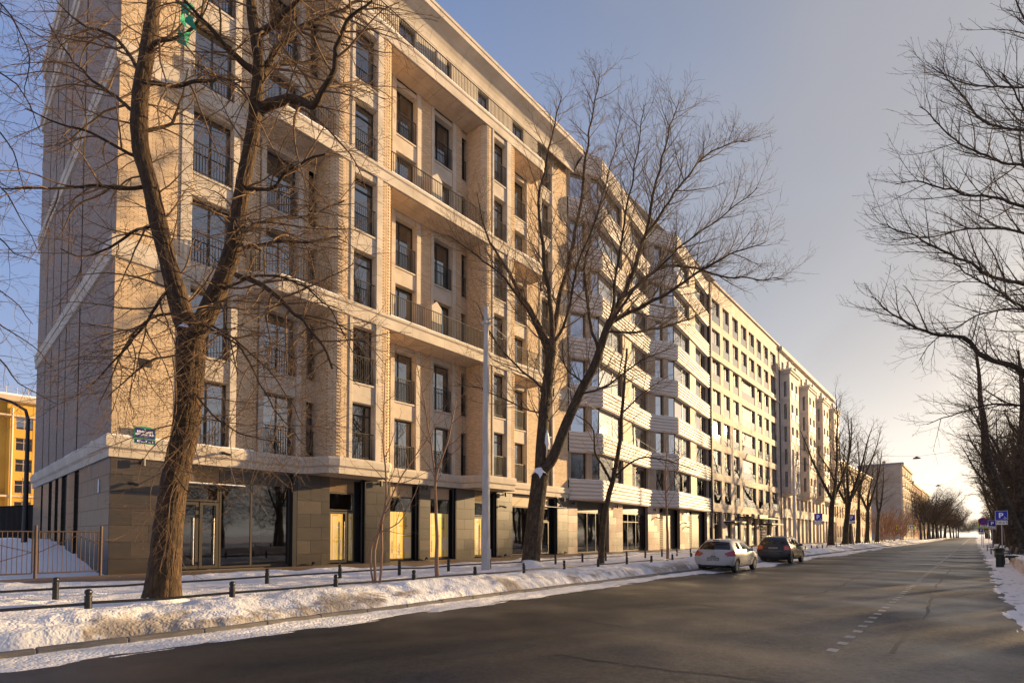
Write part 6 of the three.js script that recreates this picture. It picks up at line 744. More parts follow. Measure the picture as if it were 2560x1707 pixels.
function car(name, label, cx, s0, st, C) {
  const t = thing(name, cx, 0, s0, label, 'car'), NA = 8, NB = 5, n = st.length, at = (arr, i) => arr[clamp(i, 0, n - 1)];
  const rows = []; for (let i = 0; i < n - 1; i++) for (let u = 0; u < NA + (i === n - 2 ? 1 : 0); u++) { const f = u / NA, q = (k, j) => cr(at(st, i - 1)[k][j], st[i][k][j], st[i + 1][k][j], at(st, i + 2)[k][j], f); const soft = (i === 0 || i === n - 2); const v = []; for (let j = 0; j < 7; j++) v.push(soft ? [lerp(st[i].s[j], st[i + 1].s[j], f), lerp(st[i].w[j], st[i + 1].w[j], i === 0 ? Math.sqrt(f) : 1 - Math.sqrt(1 - f) ), lerp(st[i].y[j], st[i + 1].y[j], f)] : [q('s', j), Math.max(0, q('w', j)), q('y', j)]); const ring = []; for (let j = 0; j < 6; j++) for (let m = 0; m < NB; m++) { const g = m / NB, a = v[Math.max(0, j - 1)], b = v[j], c = v[j + 1], d = v[Math.min(6, j + 2)]; ring.push([0, 1, 2].map((e) => cr(a[e], b[e], c[e], d[e], g))); } ring.push(v[6].slice()); ring.a = i + f; rows.push(ring); }
  const J = rows[0].length, pos = (i, j, side) => [cx + side * rows[i][j][1], rows[i][j][2], s0 + rows[i][j][0]];
  const nor = (i, j, side) => { const a = pos(Math.max(0, i - 1), j, side), b = pos(Math.min(rows.length - 1, i + 1), j, side), c = j ? pos(i, j - 1, side) : pos(i, j, side), d = j < J - 1 ? pos(i, j + 1, side) : pos(i, j - 1, -side); const u = [b[0] - a[0], b[1] - a[1], b[2] - a[2]], v = [d[0] - c[0], d[1] - c[1], d[2] - c[2]]; let m = [u[1] * v[2] - u[2] * v[1], u[2] * v[0] - u[0] * v[2], u[0] * v[1] - u[1] * v[0]]; const l = Math.hypot(...m) || 1, p = pos(i, j, side), out = (p[0] - cx) * m[0] + (p[1] - 0.7) * m[1] + (p[2] - s0 - C.L / 2) * 0.4 * m[2]; return m.map((e) => e / l * (out < 0 ? -1 : 1)); };
  const sets = {}; const quad = (kind, i, j, side, off = 0) => { const g = sets[kind] || (sets[kind] = new Geo()); const ids = [[i, j], [i + 1, j], [i + 1, j + 1], [i, j + 1]].map(([a, b]) => { const p = pos(a, b, side), m = nor(a, b, side); return g.vert(p[0] + m[0] * off, p[1] + m[1] * off, p[2] + m[2] * off, ...m, p[2], p[1]); }); g.I.push(ids[0], ids[1], ids[2], ids[0], ids[2], ids[3]); };
  for (let i = 0; i < rows.length - 1; i++) for (let j = 0; j < J - 1; j++) for (const side of [-1, 1]) {
    const p = pos(i, j, side), q = pos(i + 1, j + 1, side), ls = (p[2] + q[2]) / 2 - s0, y = (p[1] + q[1]) / 2, b = (j + 0.5) / NB, a = (rows[i].a + rows[i + 1].a) / 2, lat = Math.abs((p[0] + q[0]) / 2 - cx);
    if (b < 2.9 && C.wheels.some((w) => Math.hypot(ls - w, y - C.wr) < C.wr + 0.055)) continue;
    const kind = C.glass(a, b, ls, y, lat) ? 'window' : C.dark(a, b, ls, y, lat) ? 'bumper_trim' : 'body'; quad(kind, i, j, side); if (C.lamp(a, b, ls, y, lat)) quad('tail_lamp', i, j, side, 0.010);
  }
  sets.body.build('body', C.paint, t); sets.window.build('window', M.carglass, t); if (sets.bumper_trim) sets.bumper_trim.build('bumper_trim', M.metal, t); if (sets.tail_lamp) sets.tail_lamp.build('tail_lamp', C.red, t);
  const un = new Geo(); un.box(cx - 0.62, cx + 0.62, 0.2, 0.62, s0 + 0.25, s0 + C.L - 0.3); for (const w of C.wheels) for (const sd of [-1, 1]) un.box(cx + sd * (C.hw - 0.28) - 0.04, cx + sd * (C.hw - 0.28) + 0.04, 0.3, 0.85, s0 + w - C.wr - 0.04, s0 + w + C.wr + 0.04); un.build('underbody', M.dark, t);
  for (const w of C.wheels) for (const sd of [-1, 1]) { const x = cx + sd * (C.hw - 0.115), ty = new Geo(); lathX(ty, x, C.wr, s0 + w, [[C.wr * 0.66, -0.09], [C.wr * 0.93, -0.098], [C.wr, -0.07], [C.wr, 0.07], [C.wr * 0.93, 0.098], [C.wr * 0.66, 0.09]], 24); const wh = ty.build('wheel', std('dusty tyre', L(0.045, 0.042, 0.04), 0.85), t); const rm = new Geo(); lathX(rm, x + sd * 0.062, C.wr, s0 + w, [[0.0, 0.012 * sd], [0.05, 0.012 * sd], [0.06, 0], [C.wr * 0.56, -0.012 * sd], [C.wr * 0.63, 0.022 * sd], [C.wr * 0.68, 0.02 * sd]], 20); for (let k = 0; k < 7; k++) { const q = k * 0.8976, c = Math.cos(q), z = Math.sin(q); rm.obox([x + sd * 0.062, C.wr + c * 0.05 - z * 0.022, s0 + w + z * 0.05 + c * 0.022], [0, c * C.wr * 0.56, z * C.wr * 0.56], [sd * 0.028, 0, 0], [0, z * 0.044, -c * 0.044]); } rm.build('rim', C.rim, wh); }
  for (const sd of [-1, 1]) { const mr = new Geo(), mx = cx + sd * (C.hw + 0.05); mr.box(mx - 0.1, mx + 0.1, C.mir - 0.07, C.mir + 0.07, s0 + C.ms, s0 + C.ms + 0.16, 0.03); mr.box(Math.min(mx, mx - sd * 0.16), Math.max(mx, mx - sd * 0.16), C.mir - 0.06, C.mir - 0.02, s0 + C.ms + 0.05, s0 + C.ms + 0.12); mr.build('mirror', C.mirPaint, t); for (const ds of C.doors) { const h = new Geo(); const hx = cx + sd * (C.hw - 0.012); h.box(hx - 0.02, hx + 0.02, C.hy, C.hy + 0.035, s0 + ds, s0 + ds + 0.2, 0.012); h.build('door_handle', C.paint, t); } for (const z of C.seams) { const h = new Geo(); const hx = cx + sd * (C.hw - 0.004); h.box(hx - 0.012, hx + 0.004, 0.36, 0.94, s0 + z, s0 + z + 0.012); h.build('door_seam', M.metal, t); } }
  const pl = canvas(256, 64, (c, w, h) => { c.fillStyle = '#b9b3a8'; c.fillRect(0, 0, w, h); c.strokeStyle = '#222'; c.lineWidth = 4; c.strokeRect(3, 3, w - 6, h - 6); c.fillStyle = '#181818'; c.font = 'bold 44px sans-serif'; c.fillText(C.plate, 12, 48, 176); c.fillRect(192, 4, 3, h - 8); c.font = 'bold 30px sans-serif'; c.fillText('98', 202, 34); });
  const pb = new Geo(); pb.box(cx - 0.27, cx + 0.27, C.py - 0.015, C.py + 0.125, s0 + C.pz, s0 + C.pz + 0.03, 0.006); pb.build('plate_holder', M.metal, t); plateMesh('number_plate', std('number plate', L(0.8, 0.8, 0.8), 0.5, { map: pl }), t, [cx - 0.26, C.py, s0 + C.pz - 0.004], [cx + 0.26, C.py, s0 + C.pz - 0.004], [cx + 0.26, C.py + 0.11, s0 + C.pz - 0.004], [cx - 0.26, C.py + 0.11, s0 + C.pz - 0.004]);
  return t;
}
const W0 = [0, 0, 0, 0, 0, 0, 0];
{
  const paint = std('dusty white car paint', L(0.44, 0.42, 0.39), 0.4, { clearcoat: 0.5, clearcoatRoughness: 0.25 }), S = (s) => Array(7).fill(s);  // white toned down: the shade on the car is put into the paint
  const t = car('white_hatchback', 'white three-door hatchback parked at the snowy kerb, nearer of the two cars', -8.80, 23.55, [
    { s: [0.06, 0.02, 0.02, 0.09, 0.12, 0.14, 0.15], w: W0, y: [0.26, 0.36, 0.62, 0.86, 0.94, 0.97, 0.975] },
    { s: [0.14, 0.10, 0.10, 0.20, 0.22, 0.21, 0.19], w: [0.60, 0.74, 0.83, 0.80, 0.70, 0.42, 0], y: [0.24, 0.34, 0.62, 0.87, 0.96, 0.985, 0.99] },
    { s: [0.5, 0.5, 0.5, 0.52, 0.58, 0.55, 0.53], w: [0.62, 0.80, 0.865, 0.835, 0.60, 0.40, 0], y: [0.22, 0.30, 0.62, 0.92, 1.33, 1.40, 1.415] },
    { s: S(1.25), w: [0.62, 0.81, 0.86, 0.835, 0.615, 0.42, 0], y: [0.2, 0.28, 0.6, 0.92, 1.40, 1.475, 1.49] },
    { s: [2.2, 2.2, 2.2, 2.2, 2.15, 2.1, 2.08], w: [0.62, 0.81, 0.855, 0.835, 0.62, 0.42, 0], y: [0.2, 0.28, 0.6, 0.91, 1.36, 1.44, 1.46] },
    { s: [3.05, 3.05, 3.05, 3.05, 3.02, 3.0, 2.98], w: [0.62, 0.81, 0.86, 0.83, 0.70, 0.46, 0], y: [0.2, 0.28, 0.6, 0.89, 0.97, 1.0, 1.02] },
    { s: S(3.7), w: [0.6, 0.76, 0.80, 0.74, 0.60, 0.36, 0], y: [0.2, 0.28, 0.5, 0.74, 0.80, 0.83, 0.84] },
    { s: S(3.93), w: [0.5, 0.62, 0.62, 0.56, 0.44, 0.28, 0], y: [0.24, 0.32, 0.5, 0.64, 0.68, 0.70, 0.70] },
    { s: S(3.99), w: W0, y: [0.28, 0.34, 0.48, 0.58, 0.62, 0.64, 0.64] }],
  { L: 3.99, hw: 0.855, wr: 0.30, wheels: [0.70, 3.21], paint, mirPaint: paint, rim: std('silver wheel', L(0.42, 0.41, 0.4), 0.4, { metalness: 0.4 }), red: std('red lamp lens', L(0.35, 0.012, 0.014), 0.15, { clearcoat: 1 }), plate: 'Р 161 УС', py: 0.545, pz: 0.015, mir: 0.99, ms: 2.42, hy: 0.80, doors: [1.32], seams: [1.26, 2.5],
    glass: (a, b, s, y, lat) => (a > 1.12 && a < 1.86 && b > 4.2 && y > 1.02) || (b > 3.12 && b < 3.9 && ((s > 0.82 + (y - 0.95) * 0.35 && s < 1.30) || (s > 1.42 && s < 2.62 - (y - 0.95) * 0.9))) || (a > 4.1 && a < 4.93 && b > 4.12), dark: (a, b, s, y) => b < 0.9 && a > 0.9 || (a < 1 && y < 0.33),
    lamp: (a, b, s, y, lat) => s < 0.42 && y > 0.735 + Math.max(0, 0.62 - lat) * 0.3 && y < 0.99 - Math.max(0, 0.8 - lat) * 0.45 && lat > 0.52 });
  const x = -8.80, s = 23.55; const e = new Geo(); e.tube(Array.from({ length: 17 }, (_, i) => [x + Math.cos(i * 0.3927) * 0.058, 0.82 + Math.sin(i * 0.3927) * 0.058, s + 0.055]), 0.008, 6); e.tube([[x - 0.075, 0.81, s + 0.055], [x + 0.0, 0.825, s + 0.052], [x + 0.075, 0.83, s + 0.055]], 0.008, 6); e.build('emblem', M.steel, t);
  bboxGeo(x - 0.13, x + 0.13, 1.425, 1.455, s + 0.42, s + 0.5, 0.008).build('brake_lamp', std('dark red lens', L(0.10, 0.01, 0.01), 0.3), t); bboxGeo(x - 0.12, x + 0.12, 0.70, 0.735, s + 0.02, s + 0.06, 0.01).build('handle', M.metal, t); { const g = new Geo(); g.tube([[x, 1.02, s + 0.18], [x - 0.4, 1.06, s + 0.2]], 0.012, 6); g.build('wiper', M.metal, t); }
}
{
  const paint = std('black car paint', L(0.010, 0.011, 0.013), 0.32, { clearcoat: 0.5, clearcoatRoughness: 0.12 }), S = (s) => Array(7).fill(s);
  const t = car('black_crossover', 'black five-door crossover with roof rails parked beyond the white hatchback', -8.95, 33.5, [
    { s: [0.08, 0.03, 0.03, 0.05, 0.07, 0.09, 0.1], w: W0, y: [0.32, 0.42, 0.68, 0.95, 1.04, 1.07, 1.075] },
    { s: [0.14, 0.10, 0.10, 0.12, 0.14, 0.13, 0.12], w: [0.66, 0.80, 0.865, 0.82, 0.73, 0.45, 0], y: [0.30, 0.40, 0.68, 0.97, 1.06, 1.085, 1.09] },
    { s: [0.42, 0.42, 0.42, 0.44, 0.48, 0.45, 0.43], w: [0.66, 0.83, 0.875, 0.84, 0.635, 0.43, 0], y: [0.28, 0.36, 0.68, 1.0, 1.47, 1.535, 1.55] },
    { s: S(1.3), w: [0.66, 0.84, 0.875, 0.845, 0.65, 0.45, 0], y: [0.27, 0.34, 0.66, 0.99, 1.52, 1.59, 1.60] },
    { s: [2.35, 2.35, 2.35, 2.35, 2.3, 2.26, 2.25], w: [0.66, 0.84, 0.875, 0.845, 0.65, 0.45, 0], y: [0.27, 0.34, 0.66, 0.97, 1.48, 1.56, 1.575] },
    { s: [3.1, 3.1, 3.1, 3.1, 3.06, 3.04, 3.03], w: [0.66, 0.84, 0.875, 0.845, 0.72, 0.5, 0], y: [0.27, 0.34, 0.66, 0.95, 1.04, 1.08, 1.09] },
    { s: S(3.85), w: [0.64, 0.80, 0.82, 0.77, 0.64, 0.4, 0], y: [0.27, 0.34, 0.6, 0.82, 0.9, 0.93, 0.94] },
    { s: S(4.06), w: [0.5, 0.62, 0.62, 0.56, 0.44, 0.28, 0], y: [0.3, 0.38, 0.56, 0.7, 0.74, 0.76, 0.76] },
    { s: S(4.12), w: W0, y: [0.34, 0.4, 0.52, 0.62, 0.66, 0.68, 0.68] }],
  { L: 4.12, hw: 0.868, wr: 0.325, wheels: [0.75, 3.25], paint, mirPaint: paint, rim: std('grey wheel', L(0.2, 0.2, 0.2), 0.4, { metalness: 0.4 }), red: std('orange red lamp lens', L(0.55, 0.05, 0.02), 0.15, { clearcoat: 1 }), plate: 'О 808 КУ', py: 0.86, pz: 0.02, mir: 1.08, ms: 2.5, hy: 0.90, doors: [0.95, 1.85], seams: [0.98, 1.78, 2.6],
    glass: (a, b, s, y, lat) => (a > 1.14 && a < 1.9 && b > 4.15) || (b > 3.12 && b < 3.9 && ((s > 0.62 && s < 0.95) || (s > 1.02 && s < 1.74) || (s > 1.84 && s < 2.72 - (y - 1.0) * 0.8))) || (a > 4.1 && a < 4.93 && b > 4.12), dark: (a, b, s, y) => b < 1.5 || (a < 1.1 && y < 0.52),
    lamp: (a, b, s, y, lat) => s < 0.4 && y > 0.80 && y < 1.06 && lat > 0.60 });
  const x = -8.95, s = 33.5; for (const sd of [-1, 1]) { const g = new Geo(); g.tube([[x + sd * 0.6, 1.53, s + 0.6], [x + sd * 0.6, 1.61, s + 0.72], [x + sd * 0.61, 1.63, s + 1.4], [x + sd * 0.6, 1.58, s + 2.1], [x + sd * 0.6, 1.5, s + 2.2]], 0.02, 8); g.build('roof_rail', M.steel, t); }
  bboxGeo(x - 0.62, x + 0.62, 0.735, 0.75, s + 0.015, s + 0.05, 0.005).build('chrome_strip', std('copper trim', L(0.5, 0.3, 0.2), 0.3, { metalness: 0.6 }), t); { const g = new Geo(); g.tube([[x - 0.05, 1.05, s + 0.085], [x + 0.045, 1.03, s + 0.08], [x - 0.045, 1.0, s + 0.08], [x + 0.05, 0.985, s + 0.075]], 0.01, 6); g.build('emblem', M.steel, t); }
}
// ---------------------------------------------------------------- low rail fences with ball-topped posts
const postProf = [[0.058, -0.3], [0.058, 0.335], [0.062, 0.34], [0.062, 0.36], [0.045, 0.37], [0.042, 0.385], [0.055, 0.40], [0.060, 0.43], [0.052, 0.465], [0.03, 0.485], [0, 0.49]];
function lowFence(label, x, s0, s1, step, y, sink) {
  const f = thing('low_fence', x, 0, s0, label, 'fence'); const g = new Geo(); g.lathe(x, y, s0, postProf, 14); const first = g.build('post', M.blackpost, f); let k = 0;
  for (let s = s0; s < s1; s += step, k++) { const dy = (vnoise(s * 0.4, x) - 0.5) * 0.04; if (k) { const c = new THREE.Mesh(first.geometry, M.blackpost); c.name = 'post'; c.position.set(0, dy, -(s - s0)); c.rotation.z = (hash(k, x | 0) - 0.5) * 0.05; c.castShadow = c.receiveShadow = true; f.add(c); } const r = new Geo(); r.tube([[x, y + 0.24 + dy, s + 0.05], [x, y + 0.235 + sink * (hash(k, 8) - 0.5), s + step / 2], [x, y + 0.24, s + step - 0.05]], 0.027, 8); r.build('rail', M.blackpost, f); }
  return f;
}
lowFence('near row of short black ball-topped posts with a low rail along the snow bank', -11.9, -2.84, 66, 2.42, 0.19, 0.03);
lowFence('short black posts with a low rail on the house side of the trees', -15.2, -2.62, 66, 2.3, 0.235, 0.03);
lowFence('short black posts and rail at the foot of the far row of dark street trees', -12.6, 74, 170, 2.5, 0.22, 0.02);
{ // rusty fence and gate panels at the corner
  const f = thing('metal_fence', -22.95, 0.2, 4.2, 'rusty brown steel fence panels with chevron bars closing the passage left of the house corner', 'fence'); const ss = [4.16, 2.46, 0.76, -0.94];
  ss.forEach((s, i) => { const g = new Geo(); g.tube([[-22.9, 0.1, s], [-22.9, 1.98, s]], 0.042, 8, true); g.build('post', M.rust, f); if (i === 3) return; const a = s - 0.08, b = ss[i + 1] + 0.08, fr = new Geo(); for (const y of [0.42, 1.78]) fr.tube([[-22.9, y, a], [-22.9, y, b]], 0.022, 6); for (const q of [a, b]) fr.tube([[-22.9, 0.42, q], [-22.9, 1.78, q]], 0.022, 6); fr.build('frame', M.rust, f); for (let k = 1; k < 13; k++) { const q = lerp(a, b, k / 13), br = new Geo(); br.tube([[-22.9, 0.42, q], [-22.9, 1.78, q]], 0.011, 5); br.build('bar', M.rust, f); } const ch = new Geo(); if (i === 0) { ch.tube([[-22.88, 1.38, a], [-22.88, 1.66, lerp(a, b, 0.36)], [-22.88, 1.1, b]], 0.014, 5); } else { ch.tube([[-22.88, 1.1, a], [-22.88, 1.45, lerp(a, b, 0.7)], [-22.88, 1.6, b]], 0.014, 5); ch.tube([[-22.88, 1.1, a], [-22.88, 0.72, lerp(a, b, 0.7)], [-22.88, 0.6, b]], 0.014, 5); } ch.build('chevron_bar', M.rust, f); });
}
// ---------------------------------------------------------------- poles, lamps, wires
function pole(label, x, s, h, arm) { const p = thing('lamp_post', x, 0.1, s, label, 'pole'), g = new Geo(); g.tube([[x, 0.05, s], [x, 2.6, s], [x, h, s]], [0.19, 0.165, 0.10], 12, true); g.build('shaft', M.concrete, p); if (arm) { const a = new Geo(); a.tube([[x, h - 0.55, s], [x + 0.35, h - 0.5, s + 0.1]], 0.035, 6); a.box(x - 0.14, x + 0.14, h - 0.72, h - 0.62, s - 0.14, s + 0.14, 0.01); a.build('bracket', M.concrete, p); } const b = new Geo(); b.box(x + 0.1, x + 0.185, 0.7, 1.1, s - 0.12, s + 0.12, 0.01); b.build('hatch', M.concrete, p); return p; }
pole('tall pale pole standing in the snow in front of the yellow shop windows', -14.77, 15.1, 11.0, true);
pole('tall pale steel pole behind the black car, left of the first blue parking sign', -14.8, 63.8, 11.1, true);
{ const l = thing('street_lamp', -34.5, 0.4, 3.3, 'black street lamp with a bent arm between the ochre house and the dark end wall', 'street lamp'), g = new Geo(); g.tube([[-34.5, 0.4, 3.3], [-34.5, 3, 3.3], [-34.5, 7.3, 3.3], [-34.5, 7.75, 3.2], [-34.7, 8.1, 2.7], [-35, 8.4, 1.6], [-35.2, 8.5, 0.6]], [0.15, 0.10, 0.075, 0.07, 0.06, 0.05, 0.045], 10); g.build('post', M.metal, l); bboxGeo(-35.35, -35.05, 8.4, 8.55, -0.2, 0.6, 0.04).build('lamp_head', M.metal, l); }
{ const cat = (a, b, sag, n = 14) => Array.from({ length: n + 1 }, (_, i) => { const t = i / n; return [lerp(a[0], b[0], t), lerp(a[1], b[1], t) - sag * 4 * t * (1 - t), lerp(a[2], b[2], t)]; });
  [[96, 'hanging street lamp over the road, nearest on its wire'], [142, 'hanging street lamp over the road, second along the street'], [188, 'hanging street lamp over the road, smallest and farthest']].forEach(([s, lb], i) => { const y = [13.2, 12.4, 12.0][i], l = thing('hanging_lamp', [-6, -5.4, -4.6][i], y, s, lb, 'street lamp', undefined), x = l.origin[0]; const g = new Geo(); g.lathe(x, y - 0.35, s, [[0, 0.02], [0.5, 0.0], [0.42, 0.14], [0.16, 0.24], [0.12, 0.36], [0, 0.37]], 14); g.build('lamp_head', M.roofgrey, l); const w = new Geo(); w.tube(cat([x, y, s], [-18.5, y + 2.6, s + 4], 0.3), 0.018, 4); w.tube(cat([x, y, s], [9, y + 1.5, s - 3], 0.3), 0.018, 4); w.build('span_wire', M.metal, l); });
  const w = thing('cable', -14.7, 10.4, 15.1, 'thin cable running from the pale pole along the front of the houses', 'cable'), g = new Geo(); g.tube(cat([-14.77, 10.45, 15.1], [-22.7, 8.6, 62], 1.2, 24), 0.014, 4); g.build('strand', M.concrete, w); const v = thing('cable', -22.7, 9, 92, 'thin cable between the second pale pole and the stone bays', 'cable'), h = new Geo(); h.tube(cat([-14.8, 9.8, 63.8], [-21.3, 11, 92], 0.5, 16), 0.018, 4); h.build('strand', M.concrete, v); }
// ---------------------------------------------------------------- signs
const signMat = (t) => std('printed sign face', L(1, 1, 1), 0.4, { map: t });
const pTex = (foot) => canvas(128, 128, (c, w, h) => { c.fillStyle = '#d9dcec'; c.fillRect(0, 0, w, h); c.fillStyle = '#1e2fae'; c.fillRect(4, 4, w - 8, h - 8); c.fillStyle = '#fff'; c.font = 'bold 96px sans-serif'; c.fillText('P', foot ? 30 : 36, 98); if (foot) { c.lineWidth = 4; c.strokeStyle = '#e8ecff'; c.beginPath(); c.arc(98, 104, 10, 0, 6.3); c.stroke(); c.beginPath(); c.moveTo(96, 80); c.lineTo(98, 96); c.lineTo(110, 98); c.lineTo(116, 112); c.stroke(); } });
const mTex = (txt) => canvas(128, 56, (c, w, h) => { c.fillStyle = '#e6e2dc'; c.fillRect(0, 0, w, h); c.strokeStyle = '#222'; c.lineWidth = 3; c.strokeRect(2, 2, w - 4, h - 4); c.fillStyle = '#151515'; c.textAlign = 'center'; c.font = 'bold 30px sans-serif'; c.fillText(txt, w / 2, 38); for (const x of [16, w - 16]) { c.fillRect(x - 2, 22, 4, 22); c.beginPath(); c.moveTo(x - 8, 26); c.lineTo(x, 10); c.lineTo(x + 8, 26); c.fill(); } });
function parkingSign(label, x, s, top, foot, txt, w = 0.7) { const p = thing('parking_sign', x, 0, s, label, 'road sign'), g = new Geo(); g.tube([[x, 0, s + 0.04], [x, top - 0.1, s + 0.04]], 0.03, 8); g.build('post', M.concrete, p); const b = new Geo(); b.box(x - w / 2, x + w / 2, top - w, top, s - 0.02, s, 0.005); b.box(x - w / 2, x + w / 2, top - w - 0.36 * w / 0.7, top - w - 0.03, s - 0.02, s, 0.005); b.build('plate', M.concrete, p); const z = s - 0.023; plateMesh('sign_face', signMat(pTex(foot)), p, [x - w / 2, top - w, z], [x + w / 2, top - w, z], [x + w / 2, top, z], [x - w / 2, top, z]); plateMesh('lower_plate', signMat(mTex(txt)), p, [x - w / 2, top - w - 0.36 * w / 0.7, z], [x + w / 2, top - w - 0.36 * w / 0.7, z], [x + w / 2, top - w - 0.03, z], [x - w / 2, top - w - 0.03, z]); return p; }
parkingSign('blue parking sign with a 15 m plate, left of the first dark tree', -10.75, 55, 3.7, true, '15 м', 0.68);
parkingSign('blue parking sign half hidden between the dark tree trunks on the left side', -14.2, 96, 4.9, false, '15 м', 0.95);
parkingSign('largest blue parking sign on the right, with wheelchair mark and 25 m plate', 1.54, 52, 3.45, true, '25 м', 0.68);
parkingSign('smaller blue parking sign left of the largest one on the right', 1.63, 82, 3.4, false, '25 м', 0.68);
parkingSign('third blue parking sign on the right, small and far down the kerb', 0.97, 120, 2.9, false, '25 м', 0.7);
const cross = canvas(96, 96, (c, w, h) => { c.fillStyle = '#d6e813'; c.fillRect(0, 0, w, h); c.fillStyle = '#1a46b8'; c.fillRect(14, 14, 68, 68); c.fillStyle = '#fff'; c.beginPath(); c.moveTo(48, 20); c.lineTo(78, 74); c.lineTo(18, 74); c.fill(); c.fillStyle = '#111'; c.fillRect(45, 36, 6, 20); c.fillRect(38, 56, 6, 14); c.fillRect(52, 56, 6, 14); });
for (const [x, s, lb] of [[-11.4, 162, 'yellow-edged pedestrian crossing sign on the left pavement, right one of the pair'], [-13.8, 160, 'yellow-edged pedestrian crossing sign on the left pavement, left one of the pair'], [1.2, 134, 'yellow-edged pedestrian crossing sign on the right kerb, nearer one'], [2.2, 138, 'yellow-edged pedestrian crossing sign on the right kerb, behind the nearer one']]) { const p = thing('crossing_sign', x, 0, s, lb, 'road sign'), g = new Geo(); g.tube([[x, 0, s + 0.05], [x, 4.3, s + 0.05]], 0.04, 6); g.build('post', M.concrete, p); const b = new Geo(); b.box(x - 0.55, x + 0.55, 3.1, 4.2, s - 0.02, s + 0.01, 0.005); b.build('plate', M.concrete, p); plateMesh('sign_face', signMat(cross), p, [x - 0.55, 3.1, s - 0.024], [x + 0.55, 3.1, s - 0.024], [x + 0.55, 4.2, s - 0.024], [x - 0.55, 4.2, s - 0.024]); }
{ const x = 0.95, s = 92, p = thing('no_stopping_sign', x, 0, s, 'round red and blue no-stopping sign behind the smaller parking sign', 'road sign'), g = new Geo(); g.tube([[x, 0, s + 0.04], [x, 3.9, s + 0.04]], 0.03, 6); g.build('post', M.concrete, p); const d = new Geo(); for (const [r, z, i] of [[0.5, 0, 0], [0.40, 0.012, 1]]) { const q = i ? new Geo() : d; const ring = Array.from({ length: 24 }, (_, k) => [x + Math.cos(k / 24 * 6.2832) * r, 3.5 + Math.sin(k / 24 * 6.2832) * r, s - z]); q.poly(...ring); q.build(i ? 'blue_disc' : 'red_ring', i ? std('sign blue', L(0.03, 0.06, 0.4), 0.4) : std('sign red', L(0.5, 0.03, 0.03), 0.4), p); } const b = new Geo(); for (const e of [-1, 1]) b.poly([x - 0.30 * e - 0.04, 3.22, s - 0.02], [x - 0.30 * e + 0.04, 3.18, s - 0.02], [x + 0.30 * e + 0.04, 3.78, s - 0.02], [x + 0.30 * e - 0.04, 3.82, s - 0.02]); b.build('cross_bars', std('sign red', L(0.5, 0.03, 0.03), 0.4), p); }
// ---------------------------------------------------------------- right pavement: snow wall, bin, benches
{ const g = new Geo(); g.grid(44, 460, (u, v) => { const s = lerp(16, 41, v), q = u * 2.0, n = fbm(s * 1.1, q * 2.2, 4, 1 << 20, 131) - 0.5, rib = Math.abs(fbm(s * 2.6, 3, 3, 1 << 20, 132) - 0.5); const e = sstep(15.8, 17, s) * sstep(41.2, 40.3, s); let x, y; if (q < 0.7) { x = 1.48 + q * 0.16 - 0.16 * rib; y = -0.02 + q / 0.7 * 0.62 * e; } else { x = 1.6 + (q - 0.7) * 1.05; y = (0.62 - Math.max(0, q - 1.1) * 0.48) * e; } return [x + n * 0.14 * (q < 0.9 ? 1 : 0.3), y + n * 0.12 * e, s]; }, (x, y, s) => { const f = sstep(0.62, 0.42, y); return mix3([0.95, 0.93, 0.92], [0.70, 0.58, 0.46], f * (0.55 + 0.45 * fbm(s * 3, y * 5, 3, 1 << 20, 133))); }); g.build('snow_wall', M.snow, scene, STRUCT); }
lowFence('short black posts and rail standing in the snow wall on the right pavement', 1.95, 20, 41, 1.35, 0.42, 0.01);
{ const x = 0.98, s = 36.6, b = thing('litter_bin', x, 0, s, 'dark green cylindrical litter bin with a ringed rim on the right pavement', 'bin'), g = new Geo(); g.lathe(x, 0, s, [[0, 0], [0.155, 0], [0.16, 0.02], [0.16, 0.66], [0.175, 0.68], [0.175, 0.74], [0.16, 0.76], [0.16, 0.9], [0.21, 0.93], [0.21, 1.0], [0.15, 1.02], [0.11, 0.98], [0, 0.96]], 20); const gm = std('dark green enamel', L(0.018, 0.035, 0.03), 0.45); g.build('drum', gm, b); const r = new Geo(); r.lathe(x, 0, s, [[0.165, 0.69], [0.19, 0.70], [0.19, 0.73], [0.165, 0.74]], 20); r.build('ring', std('brass band', L(0.2, 0.16, 0.06), 0.5), b); bboxGeo(x + 0.2, x + 0.7, 0.52, 0.64, s - 0.2, s + 0.2, 0.03).build('shelf', gm, b); }
const benchLabels = ['dark slatted bench with snow on it, first beyond the litter bin', 'dark slatted bench with snow on it, second beyond the litter bin', 'dark slatted bench with snow on it, third beyond the litter bin', 'dark slatted bench with snow on it, fourth beyond the litter bin', 'dark slatted bench with snow on it, farthest along the right kerb']; let bench0;
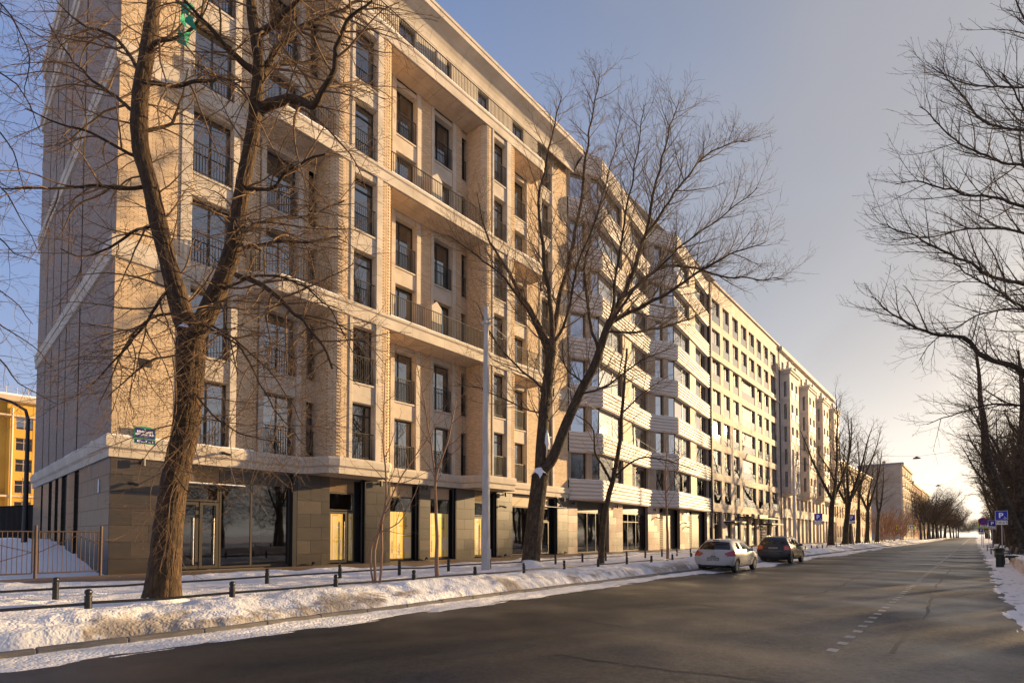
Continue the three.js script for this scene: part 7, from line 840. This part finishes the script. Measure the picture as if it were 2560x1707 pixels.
[39.5, 44.5, 51, 60.5, 74].forEach((s, i) => {
  if (!i) { const x = 1.25, b = bench0 = thing('bench', x, 0, s, benchLabels[0], 'bench', 'benches along the right pavement'), gm = std('dark green slats', L(0.02, 0.03, 0.028), 0.6); for (let k = 0; k < 4; k++) bboxGeo(x - 0.02 + k * 0.11, x + 0.07 + k * 0.11, 0.44, 0.475, s, s + 2.1, 0.006).build('seat_slat', gm, b); for (let k = 0; k < 4; k++) { const g = new Geo(); g.obox([x + 0.42 + k * 0.035, 0.52 + k * 0.12, s], [0.03, 0.095, 0], [0.025, -0.008, 0], [0, 0, 2.1]); g.build('back_slat', gm, b); } for (const q of [0.15, 1.95]) { const g = new Geo(); g.tube([[x, 0, s + q], [x, 0.44, s + q], [x + 0.42, 0.44, s + q], [x + 0.6, 1.0, s + q]], 0.03, 6); g.tube([[x + 0.42, 0.44, s + q], [x + 0.5, 0, s + q]], 0.03, 6); g.tube([[x, 0.44, s + q], [x - 0.02, 0.66, s + q], [x + 0.45, 0.68, s + q]], 0.022, 6); g.build('frame', M.metal, b); } bboxGeo(x, x + 0.4, 0.478, 0.54, s + 0.1, s + 1.9, 0.025).build('snow_cap', M.cleansnow, b); }
  else copyOf(bench0, 1.25 - 0.05 * i, 0, s, benchLabels[i]);
});
// torn green netting caught high in the big tree
{ const n = thing('torn_netting', -12.9, 13.2, 3.7, 'torn green netting caught on a bough high in the big forked tree', 'netting'), g = new Geo(); const c = [-12.98, 13.15, 3.62], P = [[-13.22, 13.75], [-13.05, 13.62], [-12.8, 13.45], [-12.58, 13.28], [-12.62, 13.05], [-12.72, 12.85], [-12.78, 12.68], [-13.0, 12.7], [-13.2, 12.78], [-13.42, 12.92], [-13.12, 12.98], [-13.22, 13.2], [-13.1, 13.5]]; for (let i = 0; i < P.length; i++) { const a = P[i], b = P[(i + 1) % P.length]; if (i === 5 || i === 10) continue; const k = (t, u) => [lerp(c[0], u[0], t), lerp(c[1], u[1], t), 3.62 + 0.10 * Math.sin(i * 2.1 + t * 3)]; const h = hash(i, 3) * 0.3 + 0.25; g.poly(k(h, a), [a[0], a[1], 3.55 + 0.1 * (i % 3)], [b[0], b[1], 3.6 + 0.1 * ((i + 1) % 3)], k(h, b)); } g.build('mesh', M.net, n); }
// steel trellis with planters by the office entrance
{ const x = -20.6, s = 71.8, k = thing('display_rack', x, 0.26, s, 'tall metal lattice rack with pots by the office entrance, behind the black car', 'rack'), g = new Geo(); for (let i = 0; i <= 5; i++) g.tube([[x, 0.26, s + i * 0.42], [x, 3.1 - 0.12 * Math.abs(i - 2.5), s + i * 0.42]], 0.03, 6); for (let j = 0; j < 8; j++) g.tube([[x, 0.5 + j * 0.35, s], [x, 0.5 + j * 0.35, s + 2.1]], 0.022, 5); g.build('lattice', M.rust, k); for (let j = 0; j < 7; j++) for (let i = 0; i < 5; i++) { if (hash(i, j, 5) < 0.2) continue; const p = new Geo(); p.lathe(x + 0.05, 0.55 + j * 0.35, s + 0.2 + i * 0.42, [[0, 0], [0.08, 0], [0.11, 0.17], [0.13, 0.19], [0.08, 0.28], [0, 0.3]], 8); p.build('pot', hash(i, j, 6) < 0.4 ? M.white : M.beige, k); } }
renderer.render(scene, camera);
